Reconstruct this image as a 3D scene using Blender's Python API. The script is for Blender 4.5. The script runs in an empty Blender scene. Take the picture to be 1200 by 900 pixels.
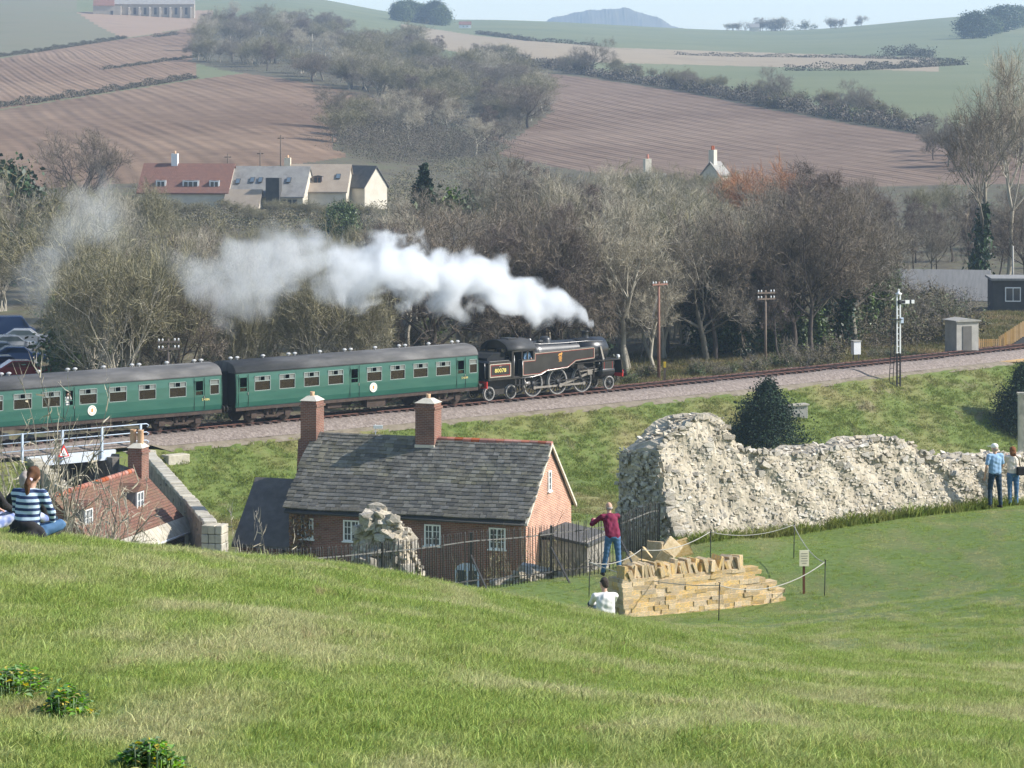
import bpy, bmesh, math, random
import numpy as np
from mathutils import Vector, Matrix

# ------------------------------------------------------------------ camera, sky, sun, exposure
S = bpy.context.scene
COL = S.collection
F = 3600.0            # focal length in photograph pixels (1200 px wide frame)
HOR = 100.0           # row of the horizon in the photograph
CZ = 20.6             # camera height above rail level
cam_d = bpy.data.cameras.new('camera'); cam = bpy.data.objects.new('camera', cam_d); COL.objects.link(cam)
cam.location = (0, 0, CZ); cam.rotation_euler = (math.radians(90), 0, 0)
cam_d.sensor_width = 36; cam_d.lens = 36 * F / 1200
cam_d.shift_y = -(450 - HOR) / 1200
cam_d.clip_start = 0.5; cam_d.clip_end = 20000
S.camera = cam
SUN_EL, SUN_PHI = math.radians(37), math.radians(4)     # sun to the right, a little behind the camera
sdir = Vector((math.cos(SUN_EL) * math.cos(SUN_PHI), -math.cos(SUN_EL) * math.sin(SUN_PHI), math.sin(SUN_EL)))
wd = bpy.data.worlds.new('World'); S.world = wd; wd.use_nodes = True
nt = wd.node_tree; nt.nodes.clear()
sky = nt.nodes.new('ShaderNodeTexSky'); sky.sky_type = 'NISHITA'; sky.sun_disc = False
sky.sun_elevation = SUN_EL; sky.sun_rotation = math.atan2(sdir.x, sdir.y)
sky.dust_density = 0.4; sky.air_density = 1.0
bgn = nt.nodes.new('ShaderNodeBackground'); bgn.inputs[1].default_value = 0.12
wo = nt.nodes.new('ShaderNodeOutputWorld')
nt.links.new(sky.outputs[0], bgn.inputs[0]); nt.links.new(bgn.outputs[0], wo.inputs[0])
sl = bpy.data.lights.new('sun', 'SUN'); sl.energy = 4.4; sl.angle = math.radians(0.53); sl.color = (1, 0.96, 0.9)
so = bpy.data.objects.new('sun', sl); COL.objects.link(so); so.location = sdir * 100
so.rotation_euler = sdir.to_track_quat('Z', 'Y').to_euler()
S.view_settings.view_transform = 'Standard'; S.view_settings.look = 'None'
S.view_settings.exposure = 0.76; S.view_settings.gamma = 1; S.view_settings.use_curve_mapping = False
cy = S.cycles
cy.use_denoising = True; cy.max_bounces = 10; cy.diffuse_bounces = 3; cy.glossy_bounces = 3
cy.transmission_bounces = 4; cy.transparent_max_bounces = 12; cy.volume_bounces = 6
cy.use_adaptive_sampling = True; cy.adaptive_threshold = 0.02
cy.volume_max_steps = 256

HAZE = 0.00017
rnd = random.Random(11)
nrng = np.random.default_rng(5)
R = math.radians

def px(u, v, Y):
    "world point seen at photograph pixel (u, v) at depth Y"
    return Vector(((u - 600) / F * Y, Y, CZ - (v - HOR) / F * Y))
def xu(u, Y): return (u - 600) / F * Y
def zv(v, Y): return CZ - (v - HOR) / F * Y
def smooth(t):
    t = np.clip(t, 0, 1); return t * t * (3 - 2 * t)

# ------------------------------------------------------------------ materials
MAT = {}
def _mat(name):
    m = bpy.data.materials.new(name); m.use_nodes = True
    m.node_tree.nodes.clear(); MAT[name] = m
    return m, m.node_tree
def N(t, typ, **kw):
    n = t.nodes.new(typ)
    for k, v in kw.items():
        if hasattr(n, k): setattr(n, k, v)
        else: n.inputs[k.replace('_', ' ')].default_value = v
    return n
def c4(c): return (c[0], c[1], c[2], 1)
def ramp(t, stops):
    r = t.nodes.new('ShaderNodeValToRGB'); e = r.color_ramp.elements
    while len(e) < len(stops): e.new(0.5)
    for el, (p, c) in zip(e, stops): el.position = p; el.color = c4(c)
    return r
def mix(t, fac, a, b, mode='MIX'):
    m = t.nodes.new('ShaderNodeMix'); m.data_type = 'RGBA'; m.blend_type = mode
    for sock, val in ((m.inputs[0], fac), (m.inputs[6], a), (m.inputs[7], b)):
        if isinstance(val, (int, float)): sock.default_value = val
        elif isinstance(val, tuple): sock.default_value = c4(val)
        else: t.links.new(val, sock)
    return m.outputs[2]
def math_n(t, op, a, b=None, c=None):
    m = t.nodes.new('ShaderNodeMath'); m.operation = op
    for i, val in enumerate((a, b, c)):
        if val is None: continue
        if isinstance(val, (int, float)): m.inputs[i].default_value = val
        else: t.links.new(val, m.inputs[i])
    return m.outputs[0]
def M(name, cols, scale=3.0, rough=0.85, bump=0.0, bscale=None, detail=5, metal=0.0, spec=0.35, jitter=0.0,
      coord='Object', big=None, trans=0.0, stretch=None, coat=0.0):
    "noise-varied procedural surface; cols is a list of 1-4 colours; jitter varies brightness per object / per island"
    m, t = _mat(name)
    out = N(t, 'ShaderNodeOutputMaterial'); b = N(t, 'ShaderNodeBsdfPrincipled')
    t.links.new(b.outputs[0], out.inputs[0])
    b.inputs['Roughness'].default_value = rough; b.inputs['Metallic'].default_value = metal
    b.inputs['Specular IOR Level'].default_value = spec
    if coat: b.inputs['Coat Weight'].default_value = coat
    if coord == 'World':
        src = N(t, 'ShaderNodeNewGeometry').outputs['Position']
    else:
        src = N(t, 'ShaderNodeTexCoord').outputs['Object']
    if stretch:
        mp = N(t, 'ShaderNodeMapping'); mp.inputs['Scale'].default_value = stretch
        t.links.new(src, mp.inputs[0]); src = mp.outputs[0]
    if len(cols) == 1:
        rgb = N(t, 'ShaderNodeRGB'); rgb.outputs[0].default_value = c4(cols[0]); col = rgb.outputs[0]
    else:
        nz = N(t, 'ShaderNodeTexNoise'); nz.inputs['Scale'].default_value = scale; nz.inputs['Detail'].default_value = detail
        nz.inputs['Roughness'].default_value = 0.62
        t.links.new(src, nz.inputs['Vector'])
        k = len(cols); st = [(0.3 + 0.4 * i / (k - 1), c) for i, c in enumerate(cols)]
        rp = ramp(t, st); t.links.new(nz.outputs[0], rp.inputs[0]); col = rp.outputs[0]
    if big:
        bs, bc, ba = big
        n2 = N(t, 'ShaderNodeTexNoise'); n2.inputs['Scale'].default_value = bs; n2.inputs['Detail'].default_value = 3
        t.links.new(src, n2.inputs['Vector'])
        rp2 = ramp(t, [(0.42, (0, 0, 0)), (0.62, (ba, ba, ba))]); t.links.new(n2.outputs[0], rp2.inputs[0])
        col = mix(t, rp2.outputs[0], col, bc)
    if jitter:
        oi = N(t, 'ShaderNodeObjectInfo'); ge = N(t, 'ShaderNodeNewGeometry')
        s = math_n(t, 'FRACT', math_n(t, 'ADD', oi.outputs['Random'], ge.outputs['Random Per Island']))
        mr = N(t, 'ShaderNodeMapRange'); mr.inputs[3].default_value = 1 - jitter; mr.inputs[4].default_value = 1 + jitter
        t.links.new(s, mr.inputs[0])
        hs = N(t, 'ShaderNodeHueSaturation'); t.links.new(col, hs.inputs['Color']); t.links.new(mr.outputs[0], hs.inputs['Value'])
        s2 = math_n(t, 'FRACT', math_n(t, 'MULTIPLY', s, 7.31))
        m2 = N(t, 'ShaderNodeMapRange'); m2.inputs[3].default_value = 1 - jitter; m2.inputs[4].default_value = 1 + jitter * .6
        t.links.new(s2, m2.inputs[0]); t.links.new(m2.outputs[0], hs.inputs['Saturation'])
        col = hs.outputs[0]
    t.links.new(col, b.inputs['Base Color'])
    if bump:
        nb = N(t, 'ShaderNodeTexNoise'); nb.inputs['Scale'].default_value = bscale or scale * 3; nb.inputs['Detail'].default_value = 4
        t.links.new(src, nb.inputs['Vector'])
        bp = N(t, 'ShaderNodeBump'); bp.inputs['Strength'].default_value = 1; bp.inputs['Distance'].default_value = bump
        t.links.new(nb.outputs[0], bp.inputs['Height']); t.links.new(bp.outputs[0], b.inputs['Normal'])
    if trans:
        tr = N(t, 'ShaderNodeBsdfTranslucent'); t.links.new(col, tr.inputs[0])
        mx = N(t, 'ShaderNodeMixShader'); mx.inputs[0].default_value = trans
        t.links.new(b.outputs[0], mx.inputs[1]); t.links.new(tr.outputs[0], mx.inputs[2]); t.links.new(mx.outputs[0], out.inputs[0])
    return m
def brick_mat(name, c1, c2, mortar, bw=0.235, rh=0.085, ms=0.012, dirt=(0.05, 0.04, 0.035), dirt_amt=0.5):
    m, t = _mat(name)
    out = N(t, 'ShaderNodeOutputMaterial'); b = N(t, 'ShaderNodeBsdfPrincipled'); t.links.new(b.outputs[0], out.inputs[0])
    b.inputs['Roughness'].default_value = 0.9; b.inputs['Specular IOR Level'].default_value = 0.2
    tc = N(t, 'ShaderNodeTexCoord'); sx = N(t, 'ShaderNodeSeparateXYZ'); t.links.new(tc.outputs['Object'], sx.inputs[0])
    cx = N(t, 'ShaderNodeCombineXYZ')
    t.links.new(math_n(t, 'ADD', sx.outputs[0], sx.outputs[1]), cx.inputs[0]); t.links.new(sx.outputs[2], cx.inputs[1])
    br = N(t, 'ShaderNodeTexBrick'); t.links.new(cx.outputs[0], br.inputs['Vector'])
    br.inputs['Color1'].default_value = c4(c1); br.inputs['Color2'].default_value = c4(c2); br.inputs['Mortar'].default_value = c4(mortar)
    br.inputs['Scale'].default_value = 1; br.inputs['Brick Width'].default_value = bw; br.inputs['Row Height'].default_value = rh
    br.inputs['Mortar Size'].default_value = ms
    nz = N(t, 'ShaderNodeTexNoise'); nz.inputs['Scale'].default_value = 1.3; nz.inputs['Detail'].default_value = 6
    t.links.new(tc.outputs['Object'], nz.inputs['Vector'])
    rp = ramp(t, [(0.45, (0, 0, 0)), (0.7, (dirt_amt,) * 3)]); t.links.new(nz.outputs[0], rp.inputs[0])
    col = mix(t, rp.outputs[0], br.outputs[0], dirt)
    t.links.new(col, b.inputs['Base Color'])
    bp = N(t, 'ShaderNodeBump'); bp.inputs['Distance'].default_value = 0.01; bp.invert = True
    t.links.new(br.outputs['Fac'], bp.inputs['Height']); t.links.new(bp.outputs[0], b.inputs['Normal'])
    return m
def glass_mat(name, tint=(0.02, 0.025, 0.03), rough=0.06):
    m, t = _mat(name)
    out = N(t, 'ShaderNodeOutputMaterial'); b = N(t, 'ShaderNodeBsdfPrincipled'); t.links.new(b.outputs[0], out.inputs[0])
    b.inputs['Base Color'].default_value = c4(tint); b.inputs['Roughness'].default_value = rough
    b.inputs['Specular IOR Level'].default_value = 0.6
    return m

# ------------------------------------------------------------------ mesh helpers
class MB:
    "collects shapes, builds ONE mesh object"
    def __init__(s): s.v = []; s.f = []; s.smooth = []
    def add(s, vs, fs, sm=False):
        o = len(s.v); s.v += [tuple(p) for p in vs]; s.f += [tuple(i + o for i in f) for f in fs]; s.smooth += [sm] * len(fs)
        return s
    def box(s, x0, x1, y0, y1, z0, z1, M_=None):
        vs = [Vector(p) for p in ((x0,y0,z0),(x1,y0,z0),(x1,y1,z0),(x0,y1,z0),(x0,y0,z1),(x1,y0,z1),(x1,y1,z1),(x0,y1,z1))]
        if M_ is not None: vs = [M_ @ p for p in vs]
        return s.add(vs, [(0,3,2,1),(4,5,6,7),(0,1,5,4),(1,2,6,5),(2,3,7,6),(3,0,4,7)])
    def cbox(s, c, d, M_=None):
        return s.box(c[0]-d[0]/2, c[0]+d[0]/2, c[1]-d[1]/2, c[1]+d[1]/2, c[2]-d[2]/2, c[2]+d[2]/2, M_)
    def bar(s, p0, p1, w, h=None, up=(0, 0, 1)):
        "rectangular bar from p0 to p1"
        p0, p1 = Vector(p0), Vector(p1); d = (p1 - p0); L = d.length
        if L < 1e-6: return s
        d /= L; h = h or w
        a = d.cross(Vector(up))
        if a.length < 1e-4: a = d.cross(Vector((1, 0, 0)))
        a.normalize(); b = a.cross(d)
        vs = []
        for p in (p0, p1):
            for i, j in ((-1,-1),(1,-1),(1,1),(-1,1)): vs.append(p + a * i * w / 2 + b * j * h / 2)
        return s.add(vs, [(0,1,2,3),(7,6,5,4),(0,4,5,1),(1,5,6,2),(2,6,7,3),(3,7,4,0)])
    def tube(s, pts, rs, n=8, cap=True, sm=True):
        pts = [Vector(p) for p in pts]
        if isinstance(rs, (int, float)): rs = [rs] * len(pts)
        vs = []; fs = []; prev = None
        for i, p in enumerate(pts):
            d = (pts[min(i + 1, len(pts) - 1)] - pts[max(i - 1, 0)])
            if d.length < 1e-9: d = Vector((0, 0, 1))
            d.normalize()
            if prev is None:
                a = d.cross(Vector((0, 0, 1)))
                if a.length < 1e-3: a = d.cross(Vector((1, 0, 0)))
            else:
                a = prev - d * prev.dot(d)
                if a.length < 1e-4: a = d.cross(Vector((1, 0, 0)))
            a.normalize(); prev = a; b = d.cross(a)
            for k in range(n):
                t = 2 * math.pi * k / n
                vs.append(p + (a * math.cos(t) + b * math.sin(t)) * rs[i])
        for i in range(len(pts) - 1):
            for k in range(n):
                k2 = (k + 1) % n
                fs.append((i*n+k, i*n+k2, (i+1)*n+k2, (i+1)*n+k))
        o = len(s.v); s.add(vs, fs, sm)
        if cap and n > 2:
            s.f += [tuple(o + k for k in range(n - 1, -1, -1)), tuple(o + (len(pts) - 1) * n + k for k in range(n))]; s.smooth += [False, False]
        return s
    def cyl(s, p0, p1, r, n=16, r1=None, sm=True): return s.tube([p0, p1], [r, r if r1 is None else r1], n, True, sm)
    def lathe(s, prof, n=20, c=(0, 0, 0), axis='Z', sm=True):
        vs = []; fs = []
        for r, z in prof:
            for k in range(n):
                t = 2 * math.pi * k / n; a, b = r * math.cos(t), r * math.sin(t)
                p = {'Z': (a, b, z), 'X': (z, a, b), 'Y': (b, z, a)}[axis]
                vs.append((p[0] + c[0], p[1] + c[1], p[2] + c[2]))
        for i in range(len(prof) - 1):
            for k in range(n):
                k2 = (k + 1) % n; fs.append((i*n+k, i*n+k2, (i+1)*n+k2, (i+1)*n+k))
        return s.add(vs, fs, sm)
    def prism(s, poly, y0, y1, axis='Y', M_=None):
        "polygon in the plane across `axis`, extruded; Y: (x,z), X: (y,z), Z: (x,y)"
        def P(a, b, t): return Vector({'Y': (a, t, b), 'X': (t, a, b), 'Z': (a, b, t)}[axis])
        n = len(poly); vs = [P(a, b, y0) for a, b in poly] + [P(a, b, y1) for a, b in poly]
        if M_ is not None: vs = [M_ @ p for p in vs]
        fs = [tuple(range(n)), tuple(range(2 * n - 1, n - 1, -1))] + [(i, i + n, (i + 1) % n + n, (i + 1) % n) for i in range(n)]
        return s.add(vs, fs)
    def ell(s, c, r, n=12, m=8, M_=None):
        vs = []; fs = []
        for i in range(m + 1):
            ph = math.pi * i / m
            for k in range(n):
                t = 2 * math.pi * k / n
                p = Vector((r[0] * math.sin(ph) * math.cos(t), r[1] * math.sin(ph) * math.sin(t), r[2] * math.cos(ph)))
                if M_ is not None: p = M_ @ p
                vs.append(p + Vector(c))
        for i in range(m):
            for k in range(n):
                k2 = (k + 1) % n; fs.append((i*n+k, (i+1)*n+k, (i+1)*n+k2, i*n+k2))
        return s.add(vs, fs, True)
    def mesh(s, name, mat):
        me = bpy.data.meshes.new(name); me.from_pydata(s.v, [], s.f)
        me.polygons.foreach_set('use_smooth', s.smooth)
        if mat: me.materials.append(MAT[mat] if isinstance(mat, str) else mat)
        bm = bmesh.new(); bm.from_mesh(me); bmesh.ops.recalc_face_normals(bm, faces=bm.faces); bm.to_mesh(me); bm.free()
        me.update(); return me
    def build(s, name, mat, parent=None, bevel=0, seg=2):
        o = put(name, s.mesh(name, mat), parent)
        if bevel:
            b = o.modifiers.new('bevel', 'BEVEL'); b.width = bevel; b.segments = seg; b.limit_method = 'ANGLE'
        return o
def put(name, me, parent=None, loc=None, rot=None, scl=None):
    o = bpy.data.objects.new(name, me); COL.objects.link(o)
    if parent is not None: o.parent = parent
    if loc is not None: o.location = loc
    if rot is not None: o.rotation_euler = rot
    if scl is not None: o.scale = (scl,) * 3 if isinstance(scl, (int, float)) else scl
    return o
def tag(o, label=None, cat=None, group=None, kind=None):
    if label: o['label'] = label
    if cat: o['category'] = cat
    if group: o['group'] = group
    if kind: o['kind'] = kind
    return o
def thing(name, label, cat, loc=(0, 0, 0), rz=0, group=None, scl=1):
    o = bpy.data.objects.new(name, None); COL.objects.link(o); o.empty_display_size = 0.2
    o.location = loc; o.rotation_euler = (0, 0, rz); o.scale = (scl,) * 3
    return tag(o, label, cat, group)
def copy_tree(o, parent=None):
    c = o.copy(); COL.objects.link(c); c.parent = parent
    for ch in list(o.children): copy_tree(ch, c)
    return c
def np_mesh(name, verts, faces, mat=None, smooth_=False):
    "fast mesh from numpy arrays; faces all of one size"
    me = bpy.data.meshes.new(name); verts = np.asarray(verts, np.float32); faces = np.asarray(faces, np.int32)
    k = faces.shape[1]; me.vertices.add(len(verts)); me.vertices.foreach_set('co', verts.ravel())
    me.loops.add(faces.size); me.loops.foreach_set('vertex_index', faces.ravel())
    me.polygons.add(len(faces)); me.polygons.foreach_set('loop_start', np.arange(0, faces.size, k, dtype=np.int32))
    me.polygons.foreach_set('use_smooth', np.full(len(faces), bool(smooth_)))
    if mat: me.materials.append(MAT[mat] if isinstance(mat, str) else mat)
    me.update(calc_edges=True); return me
def eval_mesh(o):
    "mesh with modifiers applied, then the helper object is removed"
    bpy.context.view_layer.update()
    dg = bpy.context.evaluated_depsgraph_get()
    me = bpy.data.meshes.new_from_object(o.evaluated_get(dg)); bpy.data.objects.remove(o); return me
def text_mesh(s, size, depth=0.004, align='CENTER'):
    cu = bpy.data.curves.new('lettering', 'FONT'); cu.body = s; cu.size = size; cu.extrude = depth
    cu.align_x = align; cu.align_y = 'CENTER'; cu.resolution_u = 2
    o = bpy.data.objects.new('lettering', cu); COL.objects.link(o)
    me = eval_mesh(o); bpy.data.curves.remove(cu); return me

# ------------------------------------------------------------------ terrain heights
def tps_fit(P, Z):
    n = len(P); d = np.linalg.norm(P[:, None] - P[None], axis=2)
    K = np.where(d > 0, d * d * np.log(d + 1e-9), 0) + np.eye(n) * 0.05
    Q = np.hstack([np.ones((n, 1)), P]); A = np.block([[K, Q], [Q.T, np.zeros((3, 3))]])
    return np.linalg.solve(A, np.concatenate([Z, np.zeros(3)]))
LC = []
for u, prof in {
    -420: [(890,11),(790,14.5),(712,20),(652,28),(620,36)],
    50: [(900,11),(800,14.5),(720,20),(660,28),(630,35),(624,38)],
    250: [(900,11.2),(790,15.5),(725,21.5),(683,29),(657,38),(649,43)],
    450: [(900,11.5),(800,16.5),(740,23),(700,31),(676,41),(670,45)],
    600: [(900,11.8),(810,17),(760,23.5),(722,32),(701,42),(694,49)],
    720: [(900,12),(820,17.5),(780,24),(750,34),(735,44),(726,52)],
    850: [(900,12.2),(840,18.5),(800,26),(775,37),(762,47),(752,54),(738,62),(722,67)],
    1000: [(900,12.5),(850,20),(800,32),(770,45),(740,56),(716,64),(680,71),(645,76.5),(615,81)],
    1200: [(900,13),(850,21.5),(800,33),(740,50),(690,62),(640,73),(597,83)],
    1620: [(890,13.5),(840,22),(780,36),(720,52),(660,66),(610,78)]}.items():
    for v, Y in prof: LC.append((xu(u, Y), Y, zv(v, Y)))
for u, Y, z in [(-420,45,-7.0),(-420,60,-10.0),(50,46,-7.4),(50,60,-10.3),(250,52,-8.6),(250,62,-10.7),(330,62,-10.7),(448,55,-9.3),(448,66,-11.1),
                (552,70,-11.43),(600,60,-10.3),(646,73,-11.72),(714,73,-11.64),(714,57,-10.1),(772,78,-11.72),(732,67,-11.67),(917,69.2,-11.67),
                (795,78,-11.75),(690,64,-11.2),(850,78,-11.55),(1150,84,-11.55),(552,78,-13.8),(646,81,-14.2),(-420,88,-16),(50,88,-16),(330,88,-15),(600,90,-15.5),(850,92,-14),(1150,95,-13),(1620,92,-13)]:
    LC.append((xu(u, Y), Y, CZ + z))
for x in (-8, 0, 8): LC += [(x, 2, CZ - 1.72 - .02 * x), (x, -6, CZ - 1.3 - .02 * x)]
LC = np.array(LC); LW = tps_fit(LC[:, :2] / 10, LC[:, 2])
def lawn(x, y):
    x = np.asarray(x, float); y = np.asarray(y, float); sh = x.shape
    Q = np.stack([x.ravel(), y.ravel()], 1) / 10; out = np.zeros(len(Q))
    P = LC[:, :2] / 10
    for i in range(0, len(Q), 20000):
        q = Q[i:i+20000]; d = np.linalg.norm(q[:, None] - P[None], axis=2)
        out[i:i+20000] = np.where(d > 0, d * d * np.log(d + 1e-9), 0) @ LW[:-3] + LW[-3] + q @ LW[-2:]
    return out.reshape(sh)
def ty(x): return 203.1 + .93 * x + .0018 * x * x           # railway centre line
def tm(x): return .93 + .0036 * x
def tdist(x, y): return (ty(x) - y) / np.sqrt(1 + tm(x) ** 2)   # + on the camera's side
BX = -27.2; BY = ty(BX); BA = math.atan(tm(BX))             # bridge over the lane
PROF = {
  -600: [(200,489),(262,397),(350,310),(430,250),(480,200),(600,150),(830,95),(980,65),(1300,30),(1700,-15),(2500,-60),(7000,-70)],
  0: [(200,489),(262,397),(350,316),(430,262),(480,208),(600,160),(830,105),(980,75),(1300,40),(1700,0),(2500,-40),(7000,-55)],
  300: [(200,489),(262,400),(350,320),(430,258),(490,195),(620,150),(830,100),(980,75),(1300,45),(1700,14),(2500,-8),(7000,-15)],
  550: [(200,485),(262,392),(350,315),(430,262),(500,215),(640,165),(830,110),(980,80),(1300,55),(1700,38),(2300,22),(7000,45)],
  900: [(200,480),(262,385),(350,300),(450,240),(520,205),(640,162),(780,122),(900,100),(1250,72),(1700,52),(2300,35),(7000,52)],
  1200: [(200,478),(262,380),(350,298),(450,235),(520,200),(640,160),(780,122),(900,100),(1250,72),(1700,45),(2300,15),(7000,40)],
  1800: [(200,478),(262,380),(350,298),(450,235),(520,200),(640,155),(780,115),(900,92),(1250,60),(1700,30),(2300,0),(7000,20)]}
PK = sorted(PROF)
def _prof(k, Y):
    a = np.array(PROF[k], float); L = np.log(np.maximum(Y, 150)); out = 0
    for o in (-.06, -.03, 0, .03, .06): out = out + np.interp(L + o, np.log(a[:, 0]), a[:, 1])
    return out / 5
def zfar(x, Y):
    u = 600 + F * x / np.maximum(Y, 50); res = np.zeros_like(u); 
    vs = [_prof(k, Y) for k in PK]
    uu = np.clip(u, PK[0], PK[-1])
    for i in range(len(PK) - 1):
        m = (uu >= PK[i]) & (uu <= PK[i + 1]); t = smooth((uu - PK[i]) / (PK[i + 1] - PK[i]))
        res = np.where(m, vs[i] * (1 - t) + vs[i + 1] * t, res)
    return CZ - (res - HOR) / F * Y
def H(x, y):
    x = np.asarray(x, float); y = np.asarray(y, float); sc = x.ndim == 0
    x, y = np.atleast_1d(x), np.atleast_1d(y)
    zl = np.zeros_like(x); nr_ = y < 129
    if nr_.any(): zl[nr_] = lawn(x[nr_], np.minimum(y[nr_], 86))
    base = np.interp(x, [-40, -19, -12, 0, 30, 60], [-4.6, -4.6, -3.6, -3.6, -7, -8])
    t = smooth((y - 86) / 42); val = zl * (1 - t) + base * t
    d = tdist(x, y)
    bank = -.8 - np.maximum(0, d - 3.25) / 1.75
    near = np.maximum(val, bank)
    k = .8; hgt = np.clip(1 - np.abs(val - bank) / k, 0, 1); near = near + hgt * hgt * k * .25 * (y > 120)
    w = smooth((-d - 4) / 12); farz = -.62 * (1 - w) + zfar(x, y) * w
    z = np.where(y < 86, zl, np.where(d > 0, near, farz))
    s = (x - BX) * math.cos(BA) + (y - BY) * math.sin(BA)
    z = np.where((np.abs(s) < 2.3) & (d > -7) & (d < 9) & (y > 120), np.minimum(z, -4.6), z)
    return float(z[0]) if sc else z
def hit(u, v, y0=20, y1=6000):
    "first ground point along the ray through pixel (u, v) beyond depth y0"
    Ys = np.exp(np.linspace(math.log(y0), math.log(y1), 900)); xs = (u - 600) / F * Ys; zr = CZ - (v - HOR) / F * Ys
    b = np.where(H(xs, Ys) >= zr)[0]; Y = Ys[b[0]] if len(b) else y1
    return Vector(((u - 600) / F * Y, Y, H((u - 600) / F * Y, Y)))
def on(u, Y, dz=0): x = xu(u, Y); return Vector((x, Y, H(x, Y) + dz))
# ------------------------------------------------------------------ shared materials
def grass_mat(name, cols, dry, mud, s_big=.25, s_fine=6, dry_amt=.8, aniso=1.0, tr=0.0):
    m, t = _mat(name)
    out = N(t, 'ShaderNodeOutputMaterial'); b = N(t, 'ShaderNodeBsdfPrincipled'); t.links.new(b.outputs[0], out.inputs[0])
    b.inputs['Roughness'].default_value = 0.75; b.inputs['Specular IOR Level'].default_value = 0.25
    g = N(t, 'ShaderNodeNewGeometry')
    n1 = N(t, 'ShaderNodeTexNoise', Scale=s_fine, Detail=6.0, Roughness=.65); t.links.new(g.outputs['Position'], n1.inputs['Vector'])
    mpg = N(t, 'ShaderNodeMapping'); mpg.inputs['Scale'].default_value = (1, aniso, 1); t.links.new(g.outputs['Position'], mpg.inputs[0])
    n2 = N(t, 'ShaderNodeTexNoise', Scale=s_big, Detail=5.0, Roughness=.6); t.links.new(mpg.outputs[0], n2.inputs['Vector'])
    n3 = N(t, 'ShaderNodeTexNoise', Scale=s_big * 3.3, Detail=4.0, Roughness=.6, Distortion=.6); t.links.new(mpg.outputs[0], n3.inputs['Vector'])
    r1 = ramp(t, [(.3, cols[0]), (.5, cols[1]), (.7, cols[2])]); t.links.new(n1.outputs[0], r1.inputs[0])
    r2 = ramp(t, [(.46, (0, 0, 0)), (.62, (dry_amt,) * 3)]); t.links.new(n2.outputs[0], r2.inputs[0])
    col = mix(t, r2.outputs[0], r1.outputs[0], dry)
    r3 = ramp(t, [(.6, (0, 0, 0)), (.72, (dry_amt * .8,) * 3)]); t.links.new(n3.outputs[0], r3.inputs[0])
    col = mix(t, r3.outputs[0], col, mud)
    oi = N(t, 'ShaderNodeObjectInfo'); ri = math_n(t, 'FRACT', math_n(t, 'ADD', oi.outputs['Random'], g.outputs['Random Per Island']))
    mr = N(t, 'ShaderNodeMapRange'); mr.inputs[3].default_value = .6; mr.inputs[4].default_value = 1.4; t.links.new(ri, mr.inputs[0])
    hs = N(t, 'ShaderNodeHueSaturation'); t.links.new(col, hs.inputs['Color']); t.links.new(mr.outputs[0], hs.inputs['Value'])
    s2 = math_n(t, 'FRACT', math_n(t, 'MULTIPLY', ri, 13.7)); m2 = N(t, 'ShaderNodeMapRange'); m2.inputs[3].default_value = .47; m2.inputs[4].default_value = .515
    t.links.new(s2, m2.inputs[0]); t.links.new(m2.outputs[0], hs.inputs['Hue'])
    t.links.new(hs.outputs[0], b.inputs['Base Color'])
    bp = N(t, 'ShaderNodeBump'); bp.inputs['Distance'].default_value = .05
    t.links.new(n1.outputs[0], bp.inputs['Height'])
    if not tr: t.links.new(bp.outputs[0], b.inputs['Normal'])
    if tr:
        tn = N(t, 'ShaderNodeBsdfTranslucent'); t.links.new(hs.outputs[0], tn.inputs[0])
        mx = N(t, 'ShaderNodeMixShader'); mx.inputs[0].default_value = tr
        t.links.new(b.outputs[0], mx.inputs[1]); t.links.new(tn.outputs[0], mx.inputs[2]); t.links.new(mx.outputs[0], out.inputs[0])
    return m
grass_mat('lawn', [(.11,.16,.03), (.165,.22,.045), (.21,.255,.063)], (.23,.22,.085), (.19,.15,.075), s_big=.85, dry_amt=.55, aniso=.28)
grass_mat('blade', [(.205,.285,.055), (.29,.375,.088), (.395,.445,.155)], (.53,.5,.25), (.45,.35,.18), s_big=.85, s_fine=1.8, dry_amt=.75, tr=.35, aniso=.28)
grass_mat('bank', [(.068,.1,.021), (.1,.135,.028), (.135,.16,.042)], (.19,.17,.065), (.19,.155,.095), s_big=.14, s_fine=1.6, dry_amt=.85)
grass_mat('bank_blade', [(.135,.19,.036), (.185,.24,.048), (.24,.275,.07)], (.33,.3,.12), (.31,.25,.14), s_big=.14, s_fine=.9, dry_amt=.85, tr=.25)
grass_mat('verge_blade', [(.11,.12,.035), (.17,.165,.06), (.24,.21,.09)], (.3,.24,.12), (.24,.17,.09), s_big=.2, s_fine=1.2, dry_amt=.9, tr=.25)
M('wood_floor', [(.06,.05,.035), (.1,.085,.05), (.09,.1,.045)], .25, coord='World', bump=.3, bscale=1)
M('pasture', [(.105,.125,.055), (.13,.145,.065), (.155,.16,.075)], .012, coord='World')
M('olive_pasture', [(.13,.13,.07), (.16,.145,.085), (.14,.145,.08)], .02, coord='World')
M('stubble', [(.24,.185,.115), (.29,.225,.145), (.21,.165,.1)], .05, coord='World')
M('hill_wood', [(.075,.07,.055), (.11,.095,.07)], .05, coord='World')
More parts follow.
